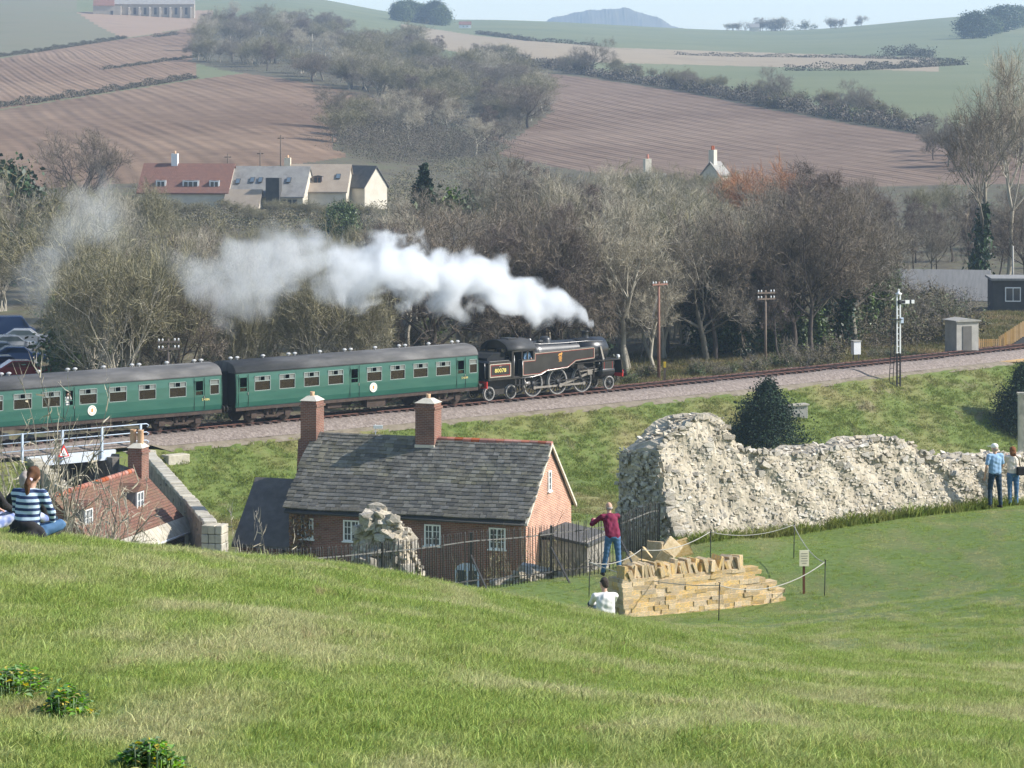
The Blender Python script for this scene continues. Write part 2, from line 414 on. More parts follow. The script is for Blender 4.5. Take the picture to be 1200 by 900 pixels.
def furrow_mat(name, a, b_, sp, amp=.12):
    m, t = _mat(name)
    out = N(t, 'ShaderNodeOutputMaterial'); b = N(t, 'ShaderNodeBsdfPrincipled'); t.links.new(b.outputs[0], out.inputs[0])
    b.inputs['Roughness'].default_value = 1; b.inputs['Specular IOR Level'].default_value = .1
    g = N(t, 'ShaderNodeNewGeometry'); sx = N(t, 'ShaderNodeSeparateXYZ'); t.links.new(g.outputs['Position'], sx.inputs[0])
    wn = N(t, 'ShaderNodeTexNoise', Scale=.004, Detail=1.0); t.links.new(g.outputs['Position'], wn.inputs['Vector'])
    rc = math_n(t, 'ADD', math_n(t, 'MULTIPLY', sx.outputs[0], .97), math_n(t, 'MULTIPLY', sx.outputs[1], .22))
    rc = math_n(t, 'ADD', rc, math_n(t, 'MULTIPLY', wn.outputs[0], 14))
    s1 = math_n(t, 'SINE', math_n(t, 'MULTIPLY', rc, 6.283 / sp)); s2 = math_n(t, 'SINE', math_n(t, 'MULTIPLY', rc, 6.283 / (sp * .37)))
    w = math_n(t, 'ADD', math_n(t, 'MULTIPLY', s1, .3), math_n(t, 'MULTIPLY', s2, .18))
    mk = N(t, 'ShaderNodeTexNoise', Scale=.022, Detail=4.0, Roughness=.7); t.links.new(g.outputs['Position'], mk.inputs['Vector'])
    mkr = ramp(t, [(.38, (.15,) * 3), (.62, (1, 1, 1))]); t.links.new(mk.outputs[0], mkr.inputs[0]); w = math_n(t, 'MULTIPLY', w, mkr.outputs[0])
    nz = N(t, 'ShaderNodeTexNoise', Scale=.16, Detail=7.0, Roughness=.75); t.links.new(g.outputs['Position'], nz.inputs['Vector'])
    nb = N(t, 'ShaderNodeTexNoise', Scale=.012, Detail=3.0); t.links.new(g.outputs['Position'], nb.inputs['Vector'])
    tot = math_n(t, 'ADD', math_n(t, 'MULTIPLY', w, amp), math_n(t, 'ADD', math_n(t, 'MULTIPLY', nz.outputs[0], 1.0), math_n(t, 'MULTIPLY', nb.outputs[0], .9)))
    tot = math_n(t, 'SUBTRACT', tot, .45)
    rp = ramp(t, [(.25, a), (.75, b_)]); t.links.new(tot, rp.inputs[0]); t.links.new(rp.outputs[0], b.inputs['Base Color'])
    bp = N(t, 'ShaderNodeBump'); bp.inputs['Distance'].default_value = .5; t.links.new(w, bp.inputs['Height']); t.links.new(bp.outputs[0], b.inputs['Normal'])
furrow_mat('furrow_a', (.125,.079,.053), (.23,.158,.107), 9)
furrow_mat('furrow_b', (.135,.085,.056), (.245,.168,.113), 5.5)
furrow_mat('furrow_c', (.12,.08,.059), (.215,.155,.115), 5)
M('pink_field', [(.24,.16,.11), (.28,.19,.125), (.21,.15,.1)], .03, coord='World')
M('ballast', [(.12,.093,.075), (.205,.165,.14), (.3,.25,.215)], 5, coord='World', bump=.06, bscale=7, detail=8)
M('cess', [(.13,.105,.07), (.2,.165,.115), (.25,.21,.16)], 1.2, coord='World', bump=.05)
M('sleeper', [(.04,.024,.018), (.085,.05,.038)], 6, jitter=.35)
M('rail', [(.11,.048,.034), (.17,.075,.052)], 9, rough=.6)
M('tarmac', [(.09,.09,.09), (.14,.14,.135)], 1.5, bump=.01)
M('soil', [(.07,.055,.035), (.12,.1,.06), (.09,.1,.04)], .8, coord='World', bump=.1)

def grid_sheet(name, x, y, z, mat, sel=None, kind='structure', parent=None):
    "x, y, z: 2-D arrays of a sheet; sel: which cells belong to it"
    r, c = x.shape; idx = np.arange(r * c).reshape(r, c)
    q = np.stack([idx[:-1, :-1], idx[:-1, 1:], idx[1:, 1:], idx[1:, :-1]], -1)
    q = q.reshape(-1, 4) if sel is None else q[sel]
    used, inv = np.unique(q, return_inverse=True)
    V = np.stack([x.ravel(), y.ravel(), z.ravel()], 1)[used]
    o = put(name, np_mesh(name, V, inv.reshape(-1, 4), mat, True), parent)
    if kind: o['kind'] = kind
    return o
# castle lawn
gx, gy = np.meshgrid(np.arange(-34, 34.1, .5), np.arange(-6, 86.1, .5))
gz = lawn(gx, gy) + .035 * np.sin(gx * 1.3 + gy * .7) * np.sin(gy * .9 - gx * .4)
grid_sheet('castle_lawn', gx, gy, gz, 'lawn')
# valley floor and railway embankment
ang = (np.arange(-720, 1921, 10) - 600) / F
Yv = np.concatenate([np.arange(84, 120, 2), np.arange(120, 262, .9), [262]])
A, YY = np.meshgrid(ang, Yv); XX = A * YY; ZZ = H(XX, YY)
rr = nrng.normal(0, .07, ZZ.shape); ZZ = ZZ + np.where((YY > 90) & (tdist(XX, YY) > 3.4) & (YY < 261), rr, 0) - np.where(YY < 88, .3, 0)
ac = (A[:-1, :-1] + A[1:, 1:]) / 2; yc = (YY[:-1, :-1] + YY[1:, 1:]) / 2; xc = ac * yc; dc = tdist(xc, yc)
sc_ = (xc - BX) * math.cos(BA) + (yc - BY) * math.sin(BA)
lane = (np.abs(sc_) < 2.6) & (dc > -7) & (dc < 14) & (yc > 120)
grid_sheet('embankment_ground', XX, YY, ZZ, 'bank', (dc > 0) & ~lane)
grid_sheet('valley_ground', XX, YY, ZZ, 'soil', (dc <= 0) & ~lane)
grid_sheet('lane', XX, YY, ZZ, 'tarmac', lane)
# hillside beyond, cut into fields
Yf = np.exp(np.linspace(math.log(262), math.log(2600), 330)); Yf = np.concatenate([Yf, np.exp(np.linspace(math.log(2700), math.log(6900), 12))])
af = (np.arange(-620, 1821, 5) - 600) / F
A, YY = np.meshgrid(af, Yf); XX = A * YY; ZZ = H(XX, YY)
uc = 600 + F * (A[:-1, :-1] + A[1:, 1:]) / 2; yc = (YY[:-1, :-1] + YY[1:, 1:]) / 2
zc = (ZZ[:-1, :-1] + ZZ[1:, 1:]) / 2; vc = HOR + (CZ - zc) / yc * F
def inpoly(u, v, poly):
    r = np.zeros(u.shape, bool); n = len(poly)
    for i in range(n):
        (x1, y1), (x2, y2) = poly[i], poly[i - 1]
        r ^= ((y1 > v) != (y2 > v)) & (u < (x2 - x1) * (v - y1) / (y2 - y1 + 1e-9) + x1)
    return r
ZONES = [
 ('ploughed_field', 'furrow_a', [(-620,150),(0,129),(120,110),(230,93),(300,84),(420,95),(505,112),(505,135),(400,185),(180,215),(0,222),(-620,235)]),
 ('harrowed_field', 'furrow_b', [(-620,88),(0,69),(75,56),(145,46),(240,30),(260,60),(230,75),(228,92),(120,109),(0,128),(-620,149)]),
 ('vine_field', 'furrow_c', [(600,84),(720,86),(900,124),(1090,155),(1200,172),(1200,215),(850,222),(650,196),(545,172),(640,135)]),
 ('fallow_field', 'pink_field', [(90,14),(250,12),(245,29),(145,45),(118,32)]),
 ('olive_meadow', 'olive_pasture', [(-620,-80),(90,-80),(90,14),(118,32),(145,45),(0,68),(-620,87)]),
 ('stubble_field', 'stubble', [(470,28),(560,42),(720,56),(1100,68),(1100,84),(930,79),(700,73),(560,66),(480,50)]),
]
WP = [[(222,72),(228,44),(262,26),(330,22),(430,42),(500,62),(560,84),(640,112),(648,130),(600,165),(520,140),(440,112),(330,92),(260,82)], [(390,175),(400,140),(460,128),(560,160),(600,172),(560,190),(450,195)]]
done = np.zeros(uc.shape, bool); wood = np.zeros(uc.shape, bool)
for poly in WP: wood |= inpoly(uc, vc, poly) & (yc > 440)
wood |= inpoly(uc, vc, [(552,58),(700,82),(800,95),(900,114),(1000,130),(1095,146),(1095,160),(1000,146),(900,128),(800,108),(700,93),(552,74)]) & (yc > 440)
done |= wood
for nm, mt, poly in ZONES:
    s = inpoly(uc, vc, poly) & ~done & (yc > 440); done |= s
    grid_sheet(nm, XX, YY, ZZ, mt, s)
fl = wood | (yc < 560) & ~done | ((vc > 175) & ~done); done |= fl
grid_sheet('woodland_floor', XX, YY, ZZ, 'wood_floor', fl)
grid_sheet('pasture_land', XX, YY, ZZ, 'pasture', ~done)
# distant wooded hill on the skyline
hx = np.linspace(xu(600, 5000), xu(830, 5000), 240); hy = np.linspace(4850, 5600, 40)
HX, HY = np.meshgrid(hx, hy); tu = (600 + F * HX / 5000)
top = np.interp(tu, [600, 628, 645, 690, 735, 775, 790, 830], [42, 33, 22, 12, 10, 22, 32, 42])
HZ = zv(top, 5000) * smooth((HY - 4850) / 160) + zv(60, 5000) * (1 - smooth((HY - 4850) / 160)) + 2.2 * np.sin(HX * .11) * np.sin(HX * .043 + HY * .05) + nrng.normal(0, .8, HX.shape)
grid_sheet('distant_hill', HX, HY, HZ, 'hill_wood')

# ------------------------------------------------------------------ railway
def tpoint(s_x, off=0.0, z=0.0):
    "point on the railway at world x = s_x, off metres towards the far side"
    m = tm(s_x); n = Vector((-m, 1, 0)).normalized()
    return Vector((s_x, ty(s_x), z)) + n * off
TX = np.arange(-62, 84, .75)
def strip(offs, zs, name, mat, jitter=0, parent=None, kind='structure'):
    P = np.array([[tpoint(x, max(o, -2.72) if -33.5 < x < -22.6 else o, z if o > -2.72 or not -33.5 < x < -22.6 else -.55) for o, z in zip(offs, zs)] for x in TX])
    if jitter: P[:, 1:-1, 2] += nrng.normal(0, jitter, P[:, 1:-1, 2].shape)
    return grid_sheet(name, P[..., 0], P[..., 1], P[..., 2], mat, None, kind, parent)
trk = strip([-2.75, -2.45, -2.05, -1.75, -1.5, 0, 1.5, 1.9, 2.35, 3.0], [-.66, -.46, -.26, -.16, -.14, -.15, -.14, -.16, -.34, -.6], 'railway_ballast', 'ballast', .02)
strip([-3.5, -3.05, -2.5], [-.95, -.74, -.62], 'trackside_path', 'cess', .03)
strip([2.7, 3.6, 5.5], [-.5, -.55, -.6], 'far_trackside_path', 'cess', .03)
slp = MB().box(-1.3, 1.3, -.125, .125, -.15, -.035).mesh('sleeper', 'sleeper')
x = -44.0
while x < 58:
    a = math.atan(tm(x)); put('sleeper', slp, trk, tpoint(x) + Vector((0, 0, rnd.uniform(-.01, .01))), (0, 0, a + math.pi / 2 + rnd.uniform(-.02, .02)))
    x += .68 * math.cos(a)
for off in (-.7525, .7525):
    b = MB(); pts = [tpoint(x, off) for x in np.arange(-60, 82, 1.5)]
    for w, z0, z1 in ((.07, -.045, 0), (.02, -.12, -.045), (.13, -.15, -.12)):
        P = np.array([[p + Vector((-tm(p.x), 1, 0)).normalized() * dx + Vector((0, 0, z)) for dx, z in ((-w/2, z0), (w/2, z0), (w/2, z1), (-w/2, z1), (-w/2, z0))] for p in pts])
        r, c = P.shape[:2]; vs = P.reshape(-1, 3); fs = [(i*c+j, i*c+j+1, (i+1)*c+j+1, (i+1)*c+j) for i in range(r-1) for j in range(c-1)]
        b.add(vs, fs)
    b.build('rail', 'rail', trk)
# ------------------------------------------------------------------ train
M('loco_black', [(.012,.012,.013), (.02,.02,.021), (.03,.029,.028)], 1.5, rough=.32, spec=.5, bump=.002, bscale=3)
M('loco_grey', [(.025,.025,.026), (.05,.05,.05)], 2, rough=.55)
M('loco_under', [(.02,.018,.016), (.045,.038,.032)], 4, rough=.7)
M('steel', [(.35,.34,.33), (.5,.48,.46)], 6, rough=.35, metal=.8)
M('rod_steel', [(.22,.2,.18), (.36,.33,.3)], 5, rough=.4, metal=.6)
M('tyre_steel', [(.3,.29,.28), (.42,.4,.38)], 6, rough=.45, metal=.4)
M('lining_red', [(.35,.04,.03)]); M('lining_cream', [(.5,.43,.34)]); M('buffer_red', [(.5,.025,.02)], rough=.5)
M('number_cream', [(.85,.72,.2)]); M('emblem_gold', [(.62,.3,.07)], rough=.4)
M('coach_green', [(.02,.09,.068), (.026,.108,.08), (.036,.12,.09)], .5, rough=.28, spec=.5, stretch=(1, 1, 5))
M('coach_roof', [(.045,.045,.045), (.085,.082,.08), (.15,.145,.14)], .7, rough=.75, stretch=(.5, 2, 1))
M('under_brown', [(.04,.028,.022), (.085,.058,.045)], 3, rough=.9)
M('bellows', [(.008,.008,.009)], rough=.8)
M('vent_metal', [(.3,.3,.3), (.45,.45,.44)], 4, rough=.5)
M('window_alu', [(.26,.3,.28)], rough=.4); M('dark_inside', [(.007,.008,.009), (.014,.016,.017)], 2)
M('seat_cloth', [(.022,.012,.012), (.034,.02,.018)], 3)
M('white_paint', [(.74,.74,.7), (.8,.8,.77)], 2); M('coach_letter', [(.75,.62,.25)])
m, t = _mat('coach_glass'); out = N(t, 'ShaderNodeOutputMaterial'); gl = N(t, 'ShaderNodeBsdfGlossy'); gl.inputs['Roughness'].default_value = .05; tp0 = N(t, 'ShaderNodeBsdfTransparent'); tp0.inputs[0].default_value = (.6, .65, .64, 1); fr0 = N(t, 'ShaderNodeFresnel'); fr0.inputs[0].default_value = 1.5; mx = N(t, 'ShaderNodeMixShader')
mx.inputs[0].default_value = .045; t.links.new(tp0.outputs[0], mx.inputs[1]); t.links.new(gl.outputs[0], mx.inputs[2]); t.links.new(mx.outputs[0], out.inputs[0])
glass_mat('vent_glass', (.16, .18, .175), .12)
def place_on_track(o, xc_):
    a = math.atan(tm(xc_)); o.location = tpoint(xc_); o.rotation_euler = (0, 0, a)

# --- tank locomotive, local +X forward, -Y is the side towards the castle
loco = thing('steam_locomotive', 'black steam tank locomotive with red and cream lining pulling the green carriages', 'locomotive')
place_on_track(loco, 2.1)
YT = -1.32
def both(f):
    for s in (1, -1): f(s)
b = MB(); b.box(-6.1, 6.05, -.62, -.5, .72, 1.35); b.box(-6.1, 6.05, .5, .62, .72, 1.35)
for x in (-6, -4.8, -2.8, -.5, 1.7, 4, 5.9): b.box(x, x + .06, -.5, .5, .75, 1.3)
b.box(-1.9, 2.0, -.45, .45, .55, 1.3)
b.build('frame', 'loco_under', loco)
b = MB(); b.box(-6.2, -3.2, -1.3, 1.3, 1.36, 1.44)
b.box(-3.2, -2.1, -1.3, 1.3, 1.36, 1.44)
b.box(3.5, 6.1, -1.28, 1.28, 2.02, 2.08)                    # high running plate at the front
b.box(1.1, 3.5, -1.28, 1.28, 1.98, 2.03)
b.prism([(6.06, 2.08), (6.12, 2.08), (6.28, 1.1), (6.2, 1.1)], -1.25, 1.25, 'Y')
b.build('running_plate', 'loco_black', loco)
# boiler, smokebox
b = MB(); b.lathe([(.02, -2.15), (.88, -2.15), (.88, -.9), (.84, .6), (.79, 2.6), (.79, 2.75)], 28, (0, 0, 2.72), 'X')
boil = b.build('boiler', 'loco_black', loco)
for x in (-1.2, .0, 1.2, 2.3):
    MB().lathe([(.0, x-.025), (.885 - .028*(x+1.2), x-.025), (.885 - .028*(x+1.2), x+.025), (0, x+.025)], 28, (0, 0, 2.72), 'X').build('boiler_band', 'loco_grey', boil)
b = MB(); b.lathe([(.02, 2.75), (.86, 2.75), (.86, 5.25), (.8, 5.34), (.62, 5.4), (.55, 5.48), (.3, 5.55), (.02, 5.57)], 28, (0, 0, 2.72), 'X')
sb = b.build('smokebox', 'loco_black', loco)
MB().cyl((5.5, -.3, 2.72), (5.6, -.3, 2.72), .03).bar((5.62, -.2, 2.72), (5.62, .2, 2.72), .03).build('door_handle', 'steel', sb)
MB().prism([(4.35, 2.98), (4.47, 2.98), (4.78, 2.1), (4.62, 2.1)], -.98, -.9, 'Y').build('steam_pipe', 'steel', sb)
MB().lathe([(.3, 3.42), (.25, 3.56), (.22, 3.66), (.225, 3.9), (.26, 3.96), (.26, 4.0), (.18, 4.0), (.16, 3.6)], 20, (3.9, 0, 0)).build('chimney', 'loco_black', loco)
MB().lathe([(.5, 3.34), (.42, 3.5), (.4, 3.66), (.33, 3.78), (.18, 3.84), (.0, 3.85)], 20, (.15, 0, 0)).build('dome', 'loco_black', loco)
for y in (-.25, .25): MB().lathe([(.1, 3.5), (.1, 3.75), (.06, 3.8), (0, 3.8)], 10, (-1.5, y, 0)).build('safety_valve', 'steel', loco)
MB().tube([(-1.9, -.62, 3.5), (-.8, -.66, 3.42), (1.2, -.62, 3.38), (3.4, -.62, 3.38), (4.9, -.66, 3.3)], .022, 6).build('handrail', 'steel', boil)
MB().cyl((-.9, -.35, 3.55), (-.45, -.35, 3.55), .1).build('boiler_fitting', 'loco_grey', boil); MB().cyl((1.9, -.55, 3.3), (2.1, -.55, 3.42), .07).build('boiler_fitting', 'loco_grey', boil)
# side tanks (stepped lower edge)
tank = [(-3.2, 1.44), (-1.6, 1.44), (-1.0, 1.62), (1.0, 1.72), (1.75, 2.12), (3.55, 2.2), (3.55, 3.02), (3.45, 3.06), (-2.12, 2.98), (-2.12, 2.55), (-3.2, 2.55)]
for s in (-1, 1):
    b = MB(); b.prism(tank, s * .92, s * 1.32, 'Y'); tk = b.build('side_tank', 'loco_black', loco, .02)
    def line(inset, w, mat, nm):
        cx = sum(p[0] for p in tank) / len(tank); q = MB(); off = []
        n = len(tank)
        for i in range(n):
            p0, p1, p2 = Vector(tank[i-1]), Vector(tank[i]), Vector(tank[(i+1) % n])
            e1 = (p1 - p0).normalized(); e2 = (p2 - p1).normalized(); n1 = Vector((-e1.y, e1.x)); n2 = Vector((-e2.y, e2.x))
            k = (n1 + n2); k /= max(.35, k.dot(n1)); off.append(p1 + k * inset)
        for i in range(n):
            a, c = off[i], off[(i+1) % n]
            if (a - c).length > .06: q.bar((a.x, s * 1.325, a.y), (c.x, s * 1.325, c.y), w if abs(c.x-a.x) > abs(c.y-a.y) else .012, .012 if abs(c.x-a.x) > abs(c.y-a.y) else w, up=(0, 0, 1)) if False else q.bar((a.x, s * 1.326, a.y), (c.x, s * 1.326, c.y), .014, w, up=(0, 1, 0)) if False else q.prism_bar(a, c, s * 1.322, s * 1.332, w)
        q.build(nm, mat, tk)
    def prism_bar(q, a, c, y0, y1, w):
        d = (c - a).normalized(); n_ = Vector((-d.y, d.x)) * w / 2
        q.prism([tuple(a + n_), tuple(a - n_), tuple(c - n_), tuple(c + n_)], y0, y1, 'Y')
    MB.prism_bar = prism_bar
    line(.085, .03, 'lining_cream', 'lining'); line(.13, .02, 'lining_red', 'lining')
# emblem: lion standing over a spoked wheel
for s in (-1,):
    e = MB(); c = Vector((.28, 2.55))
    for k in range(12):
        a0, a1 = k * math.pi / 6, (k + 1) * math.pi / 6
        e.prism([(c.x + .15*math.cos(a0), c.y - .08 + .15*math.sin(a0)), (c.x + .15*math.cos(a1), c.y - .08 + .15*math.sin(a1)), (c.x + .11*math.cos(a1), c.y - .08 + .11*math.sin(a1)), (c.x + .11*math.cos(a0), c.y - .08 + .11*math.sin(a0))], -1.322, -1.332)
    for k in range(4): e.prism_bar(c + Vector((math.cos(k*.785), math.sin(k*.785)))*.12 - Vector((0, .08)), c - Vector((math.cos(k*.785), math.sin(k*.785)))*.12 - Vector((0, .08)), -1.322, -1.332, .025)
    e.prism([(.1, 2.61), (.13, 2.75), (.2, 2.78), (.3, 2.77), (.38, 2.84), (.46, 2.82), (.47, 2.74), (.41, 2.7), (.43, 2.6), (.38, 2.6), (.35, 2.68), (.2, 2.68), (.18, 2.6)], -1.322, -1.333)
    e.prism([(.12, 2.25), (.44, 2.25), (.38, 2.3), (.18, 2.3)], -1.322, -1.333)
    e.build('emblem', 'emblem_gold', loco)
# cab
b = MB()
for s in (-1, 1):
    y0, y1 = s * 1.27, s * 1.32
    b.box(-4.12, -3.95, min(y0, y1), max(y0, y1), 1.44, 3.2)              # rear post
    b.box(-2.75, -2.62, min(y0, y1), max(y0, y1), 2.55, 3.2); b.box(-2.2, -2.06, min(y0, y1), max(y0, y1), 2.55, 3.2)
    b.box(-3.25, -3.15, min(y0, y1), max(y0, y1), 2.55, 3.2)
    b.box(-4.12, -2.06, min(y0, y1), max(y0, y1), 3.1, 3.24)
arc = [(1.34 * math.cos(t), 3.2 + .68 * math.sin(t)) for t in np.linspace(0, math.pi, 17)]
def sheet(mb, x0, x1, th=.05):
    n = len(arc); vs = [(x0, a, z) for a, z in arc] + [(x1, a, z) for a, z in arc] + [(x0, a * .96, z - th) for a, z in arc] + [(x1, a * .96, z - th) for a, z in arc]
    fs = []
    for i in range(n - 1): fs += [(i, i+1, n+i+1, n+i), (2*n+i, 3*n+i, 3*n+i+1, 2*n+i+1), (i, 2*n+i, 2*n+i+1, i+1), (n+i, n+i+1, 3*n+i+1, 3*n+i)]
    fs += [(0, n, 3*n, 2*n), (n-1, 3*n-1, 4*n-1, 2*n-1)]
    mb.add(vs, fs, True)
cabo = b.build('cab', 'loco_black', loco, .01)
b = MB(); sheet(b, -4.5, -1.95); roof = b.build('roof', 'loco_grey', cabo)
MB().box(-3.6, -2.7, -.4, .4, 3.86, 3.93).build('roof_hatch', 'loco_grey', cabo)
# rear spectacle plate with windows, front plate
b = MB()
b.prism([(-1.27, 2.3), (1.27, 2.3), (1.27, 2.6), (-1.27, 2.6)], -4.14, -4.08, 'X')
b.prism([(-.12, 2.6), (.12, 2.6), (.12, 3.3), (-.12, 3.3)], -4.14, -4.08, 'X'); b.prism([(-1.27, 2.6), (-1.05, 2.6), (-1.05, 3.3), (-1.27, 3.3)], -4.14, -4.08, 'X'); b.prism([(1.05, 2.6), (1.27, 2.6), (1.27, 3.3), (1.05, 3.3)], -4.14, -4.08, 'X')
b.prism([(a, z) for a, z in [(-1.27, 3.3), (1.27, 3.3)] + [(1.27 * math.cos(t), 3.22 + .62 * math.sin(t)) for t in np.linspace(.15, math.pi - .15, 10)]], -4.14, -4.08, 'X')
b.build('rear_plate', 'loco_black', cabo)
MB().prism([(-1.27, 1.44), (1.27, 1.44)] + [(1.27 * math.cos(t), 3.2 + .62 * math.sin(t)) for t in np.linspace(0, math.pi, 12)], -2.12, -2.06, 'X').build('front_plate', 'loco_black', cabo)
MB().box(-3.9, -2.2, -1.2, 1.2, 1.4, 1.5).build('cab_floor', 'loco_under', cabo)
MB().box(-2.4, -2.12, -.55, .55, 1.5, 2.9).cyl((-2.45, -.2, 2.5), (-2.12, -.2, 2.5), .12).build('backhead', 'dark_inside', cabo)
MB().tube([(-3.98, -1.38, 1.5), (-3.98, -1.4, 2.9)], .018, 6).build('grab_rail', 'steel', cabo); MB().tube([(-3.2, -1.36, 1.5), (-3.2, -1.36, 2.5)], .018, 6).build('grab_rail', 'steel', cabo)
# bunker
b = MB()
b.prism([(-6.2, 1.44), (-4.1, 1.44), (-4.1, 2.45), (-4.35, 2.62), (-6.05, 2.62), (-6.2, 2.5)], -1.3, 1.3, 'Y')
bk = b.build('bunker', 'loco_black', loco, .03)
MB().prism([(-6.0, 2.6), (-4.3, 2.6), (-4.3, 3.0), (-4.6, 3.12), (-5.5, 3.05), (-6.0, 2.8)], -.95, .95, 'Y').build('coal', 'dark_inside', bk)
b = MB(); 
for (x0, z0), (x1, z1) in (((-6.05, 1.58), (-4.22, 1.58)), ((-4.22, 1.58), (-4.22, 2.4)), ((-4.22, 2.4), (-6.05, 2.4)), ((-6.05, 2.4), (-6.05, 1.58))): b.prism_bar(Vector((x0, z0)), Vector((x1, z1)), -1.302, -1.312, .05)
b.build('lining', 'lining_cream', bk)
b = MB(); 
for (x0, z0), (x1, z1) in (((-5.97, 1.66), (-4.3, 1.66)), ((-4.3, 1.66), (-4.3, 2.32)), ((-4.3, 2.32), (-5.97, 2.32)), ((-5.97, 2.32), (-5.97, 1.66))): b.prism_bar(Vector((x0, z0)), Vector((x1, z1)), -1.302, -1.311, .03)
b.build('lining', 'lining_red', bk)
o = put('number', text_mesh('80078', .36, .01), bk, (-5.14, -1.315, 1.97), (R(90), 0, 0), (1.15, 1, 1)); o.data.materials.append(MAT['number_cream'])
o = put('power_class', text_mesh('4MT', .11, .006), bk, (-5.14, -1.315, 2.24), (R(90), 0, 0)); o.data.materials.append(MAT['lining_cream'])
MB().tube([(-6.3, -1.1, 1.5), (-6.35, -1.1, 2.5)], .02, 6).build('grab_rail', 'steel', bk)
# buffers, beams
for x0, sg in ((6.22, 1), (-6.22, -1)):
    bb = MB().box(min(x0, x0 + sg * .08), max(x0, x0 + sg * .08), -1.25, 1.25, .85, 1.3).build('buffer_beam', 'buffer_red', loco)
    for y in (-.87, .87):
        MB().lathe([(.0, 0), (.14, 0), (.12, sg * .3), (.1, sg * .45), (.24, sg * .46), (.24, sg * .52), (.0, sg * .54)], 16, (x0 + sg * .08, y, 1.06), 'X').build('buffer', 'loco_under', bb)
MB().tube([(6.4, .0, 1.05), (6.5, 0, .85), (6.45, 0, .6)], .03, 6).build('coupling_hook', 'loco_under', loco)
for y in (-.5, .4): MB().tube([(6.35, y, 1.0), (6.42, y, .6), (6.2, y, .4)], .04, 6).build('brake_hose', 'loco_under', loco)
MB().cyl((6.35, -.7, 2.05), (6.35, -.7, 2.3), .09).cyl((6.4, -.7, 2.18), (6.46, -.7, 2.18), .07).build('lamp', 'white_paint', loco)
# wheels
def wheel(x, r, y, nspk, mat_t, parent):
    t_ = thing_part('wheel', parent, (x, y, r))
    sg = -1 if y < 0 else 1
    MB().lathe([(r - .07, -.06), (r, -.055), (r, .06), (r + .03, .075), (r + .03, .09), (r - .07, .09), (r - .07, -.06)], 32, axis='Y', sm=False).build('tyre', 'tyre_steel', t_)
    c = MB(); c.lathe([(r - .14, -.05), (r - .06, -.05), (r - .06, .07), (r - .14, .07), (r - .14, -.05)], 32, axis='Y', sm=False)
    for k in range(nspk):
        a = 2 * math.pi * k / nspk; c.bar((.08 * math.cos(a), 0, .08 * math.sin(a)), ((r - .1) * math.cos(a), 0, (r - .1) * math.sin(a)), .055, .05, up=(0, 1, 0))
    c.lathe([(.0, -.09), (.15, -.09), (.15, .09), (0, .09)], 16, axis='Y'); c.build('spokes', 'loco_grey', t_)
    return t_
def thing_part(name, parent, loc):
    o = bpy.data.objects.new(name, None); COL.objects.link(o); o.parent = parent; o.location = loc; o.empty_display_size = .1; return o
DRV = (-1.72, .55, 2.85)
for y in (-.75, .75):
    for x in DRV: wheel(x, .865, y, 15, None, loco)
    for x in (5.4, -3.7, -5.65): wheel(x, .46, y, 9, None, loco)
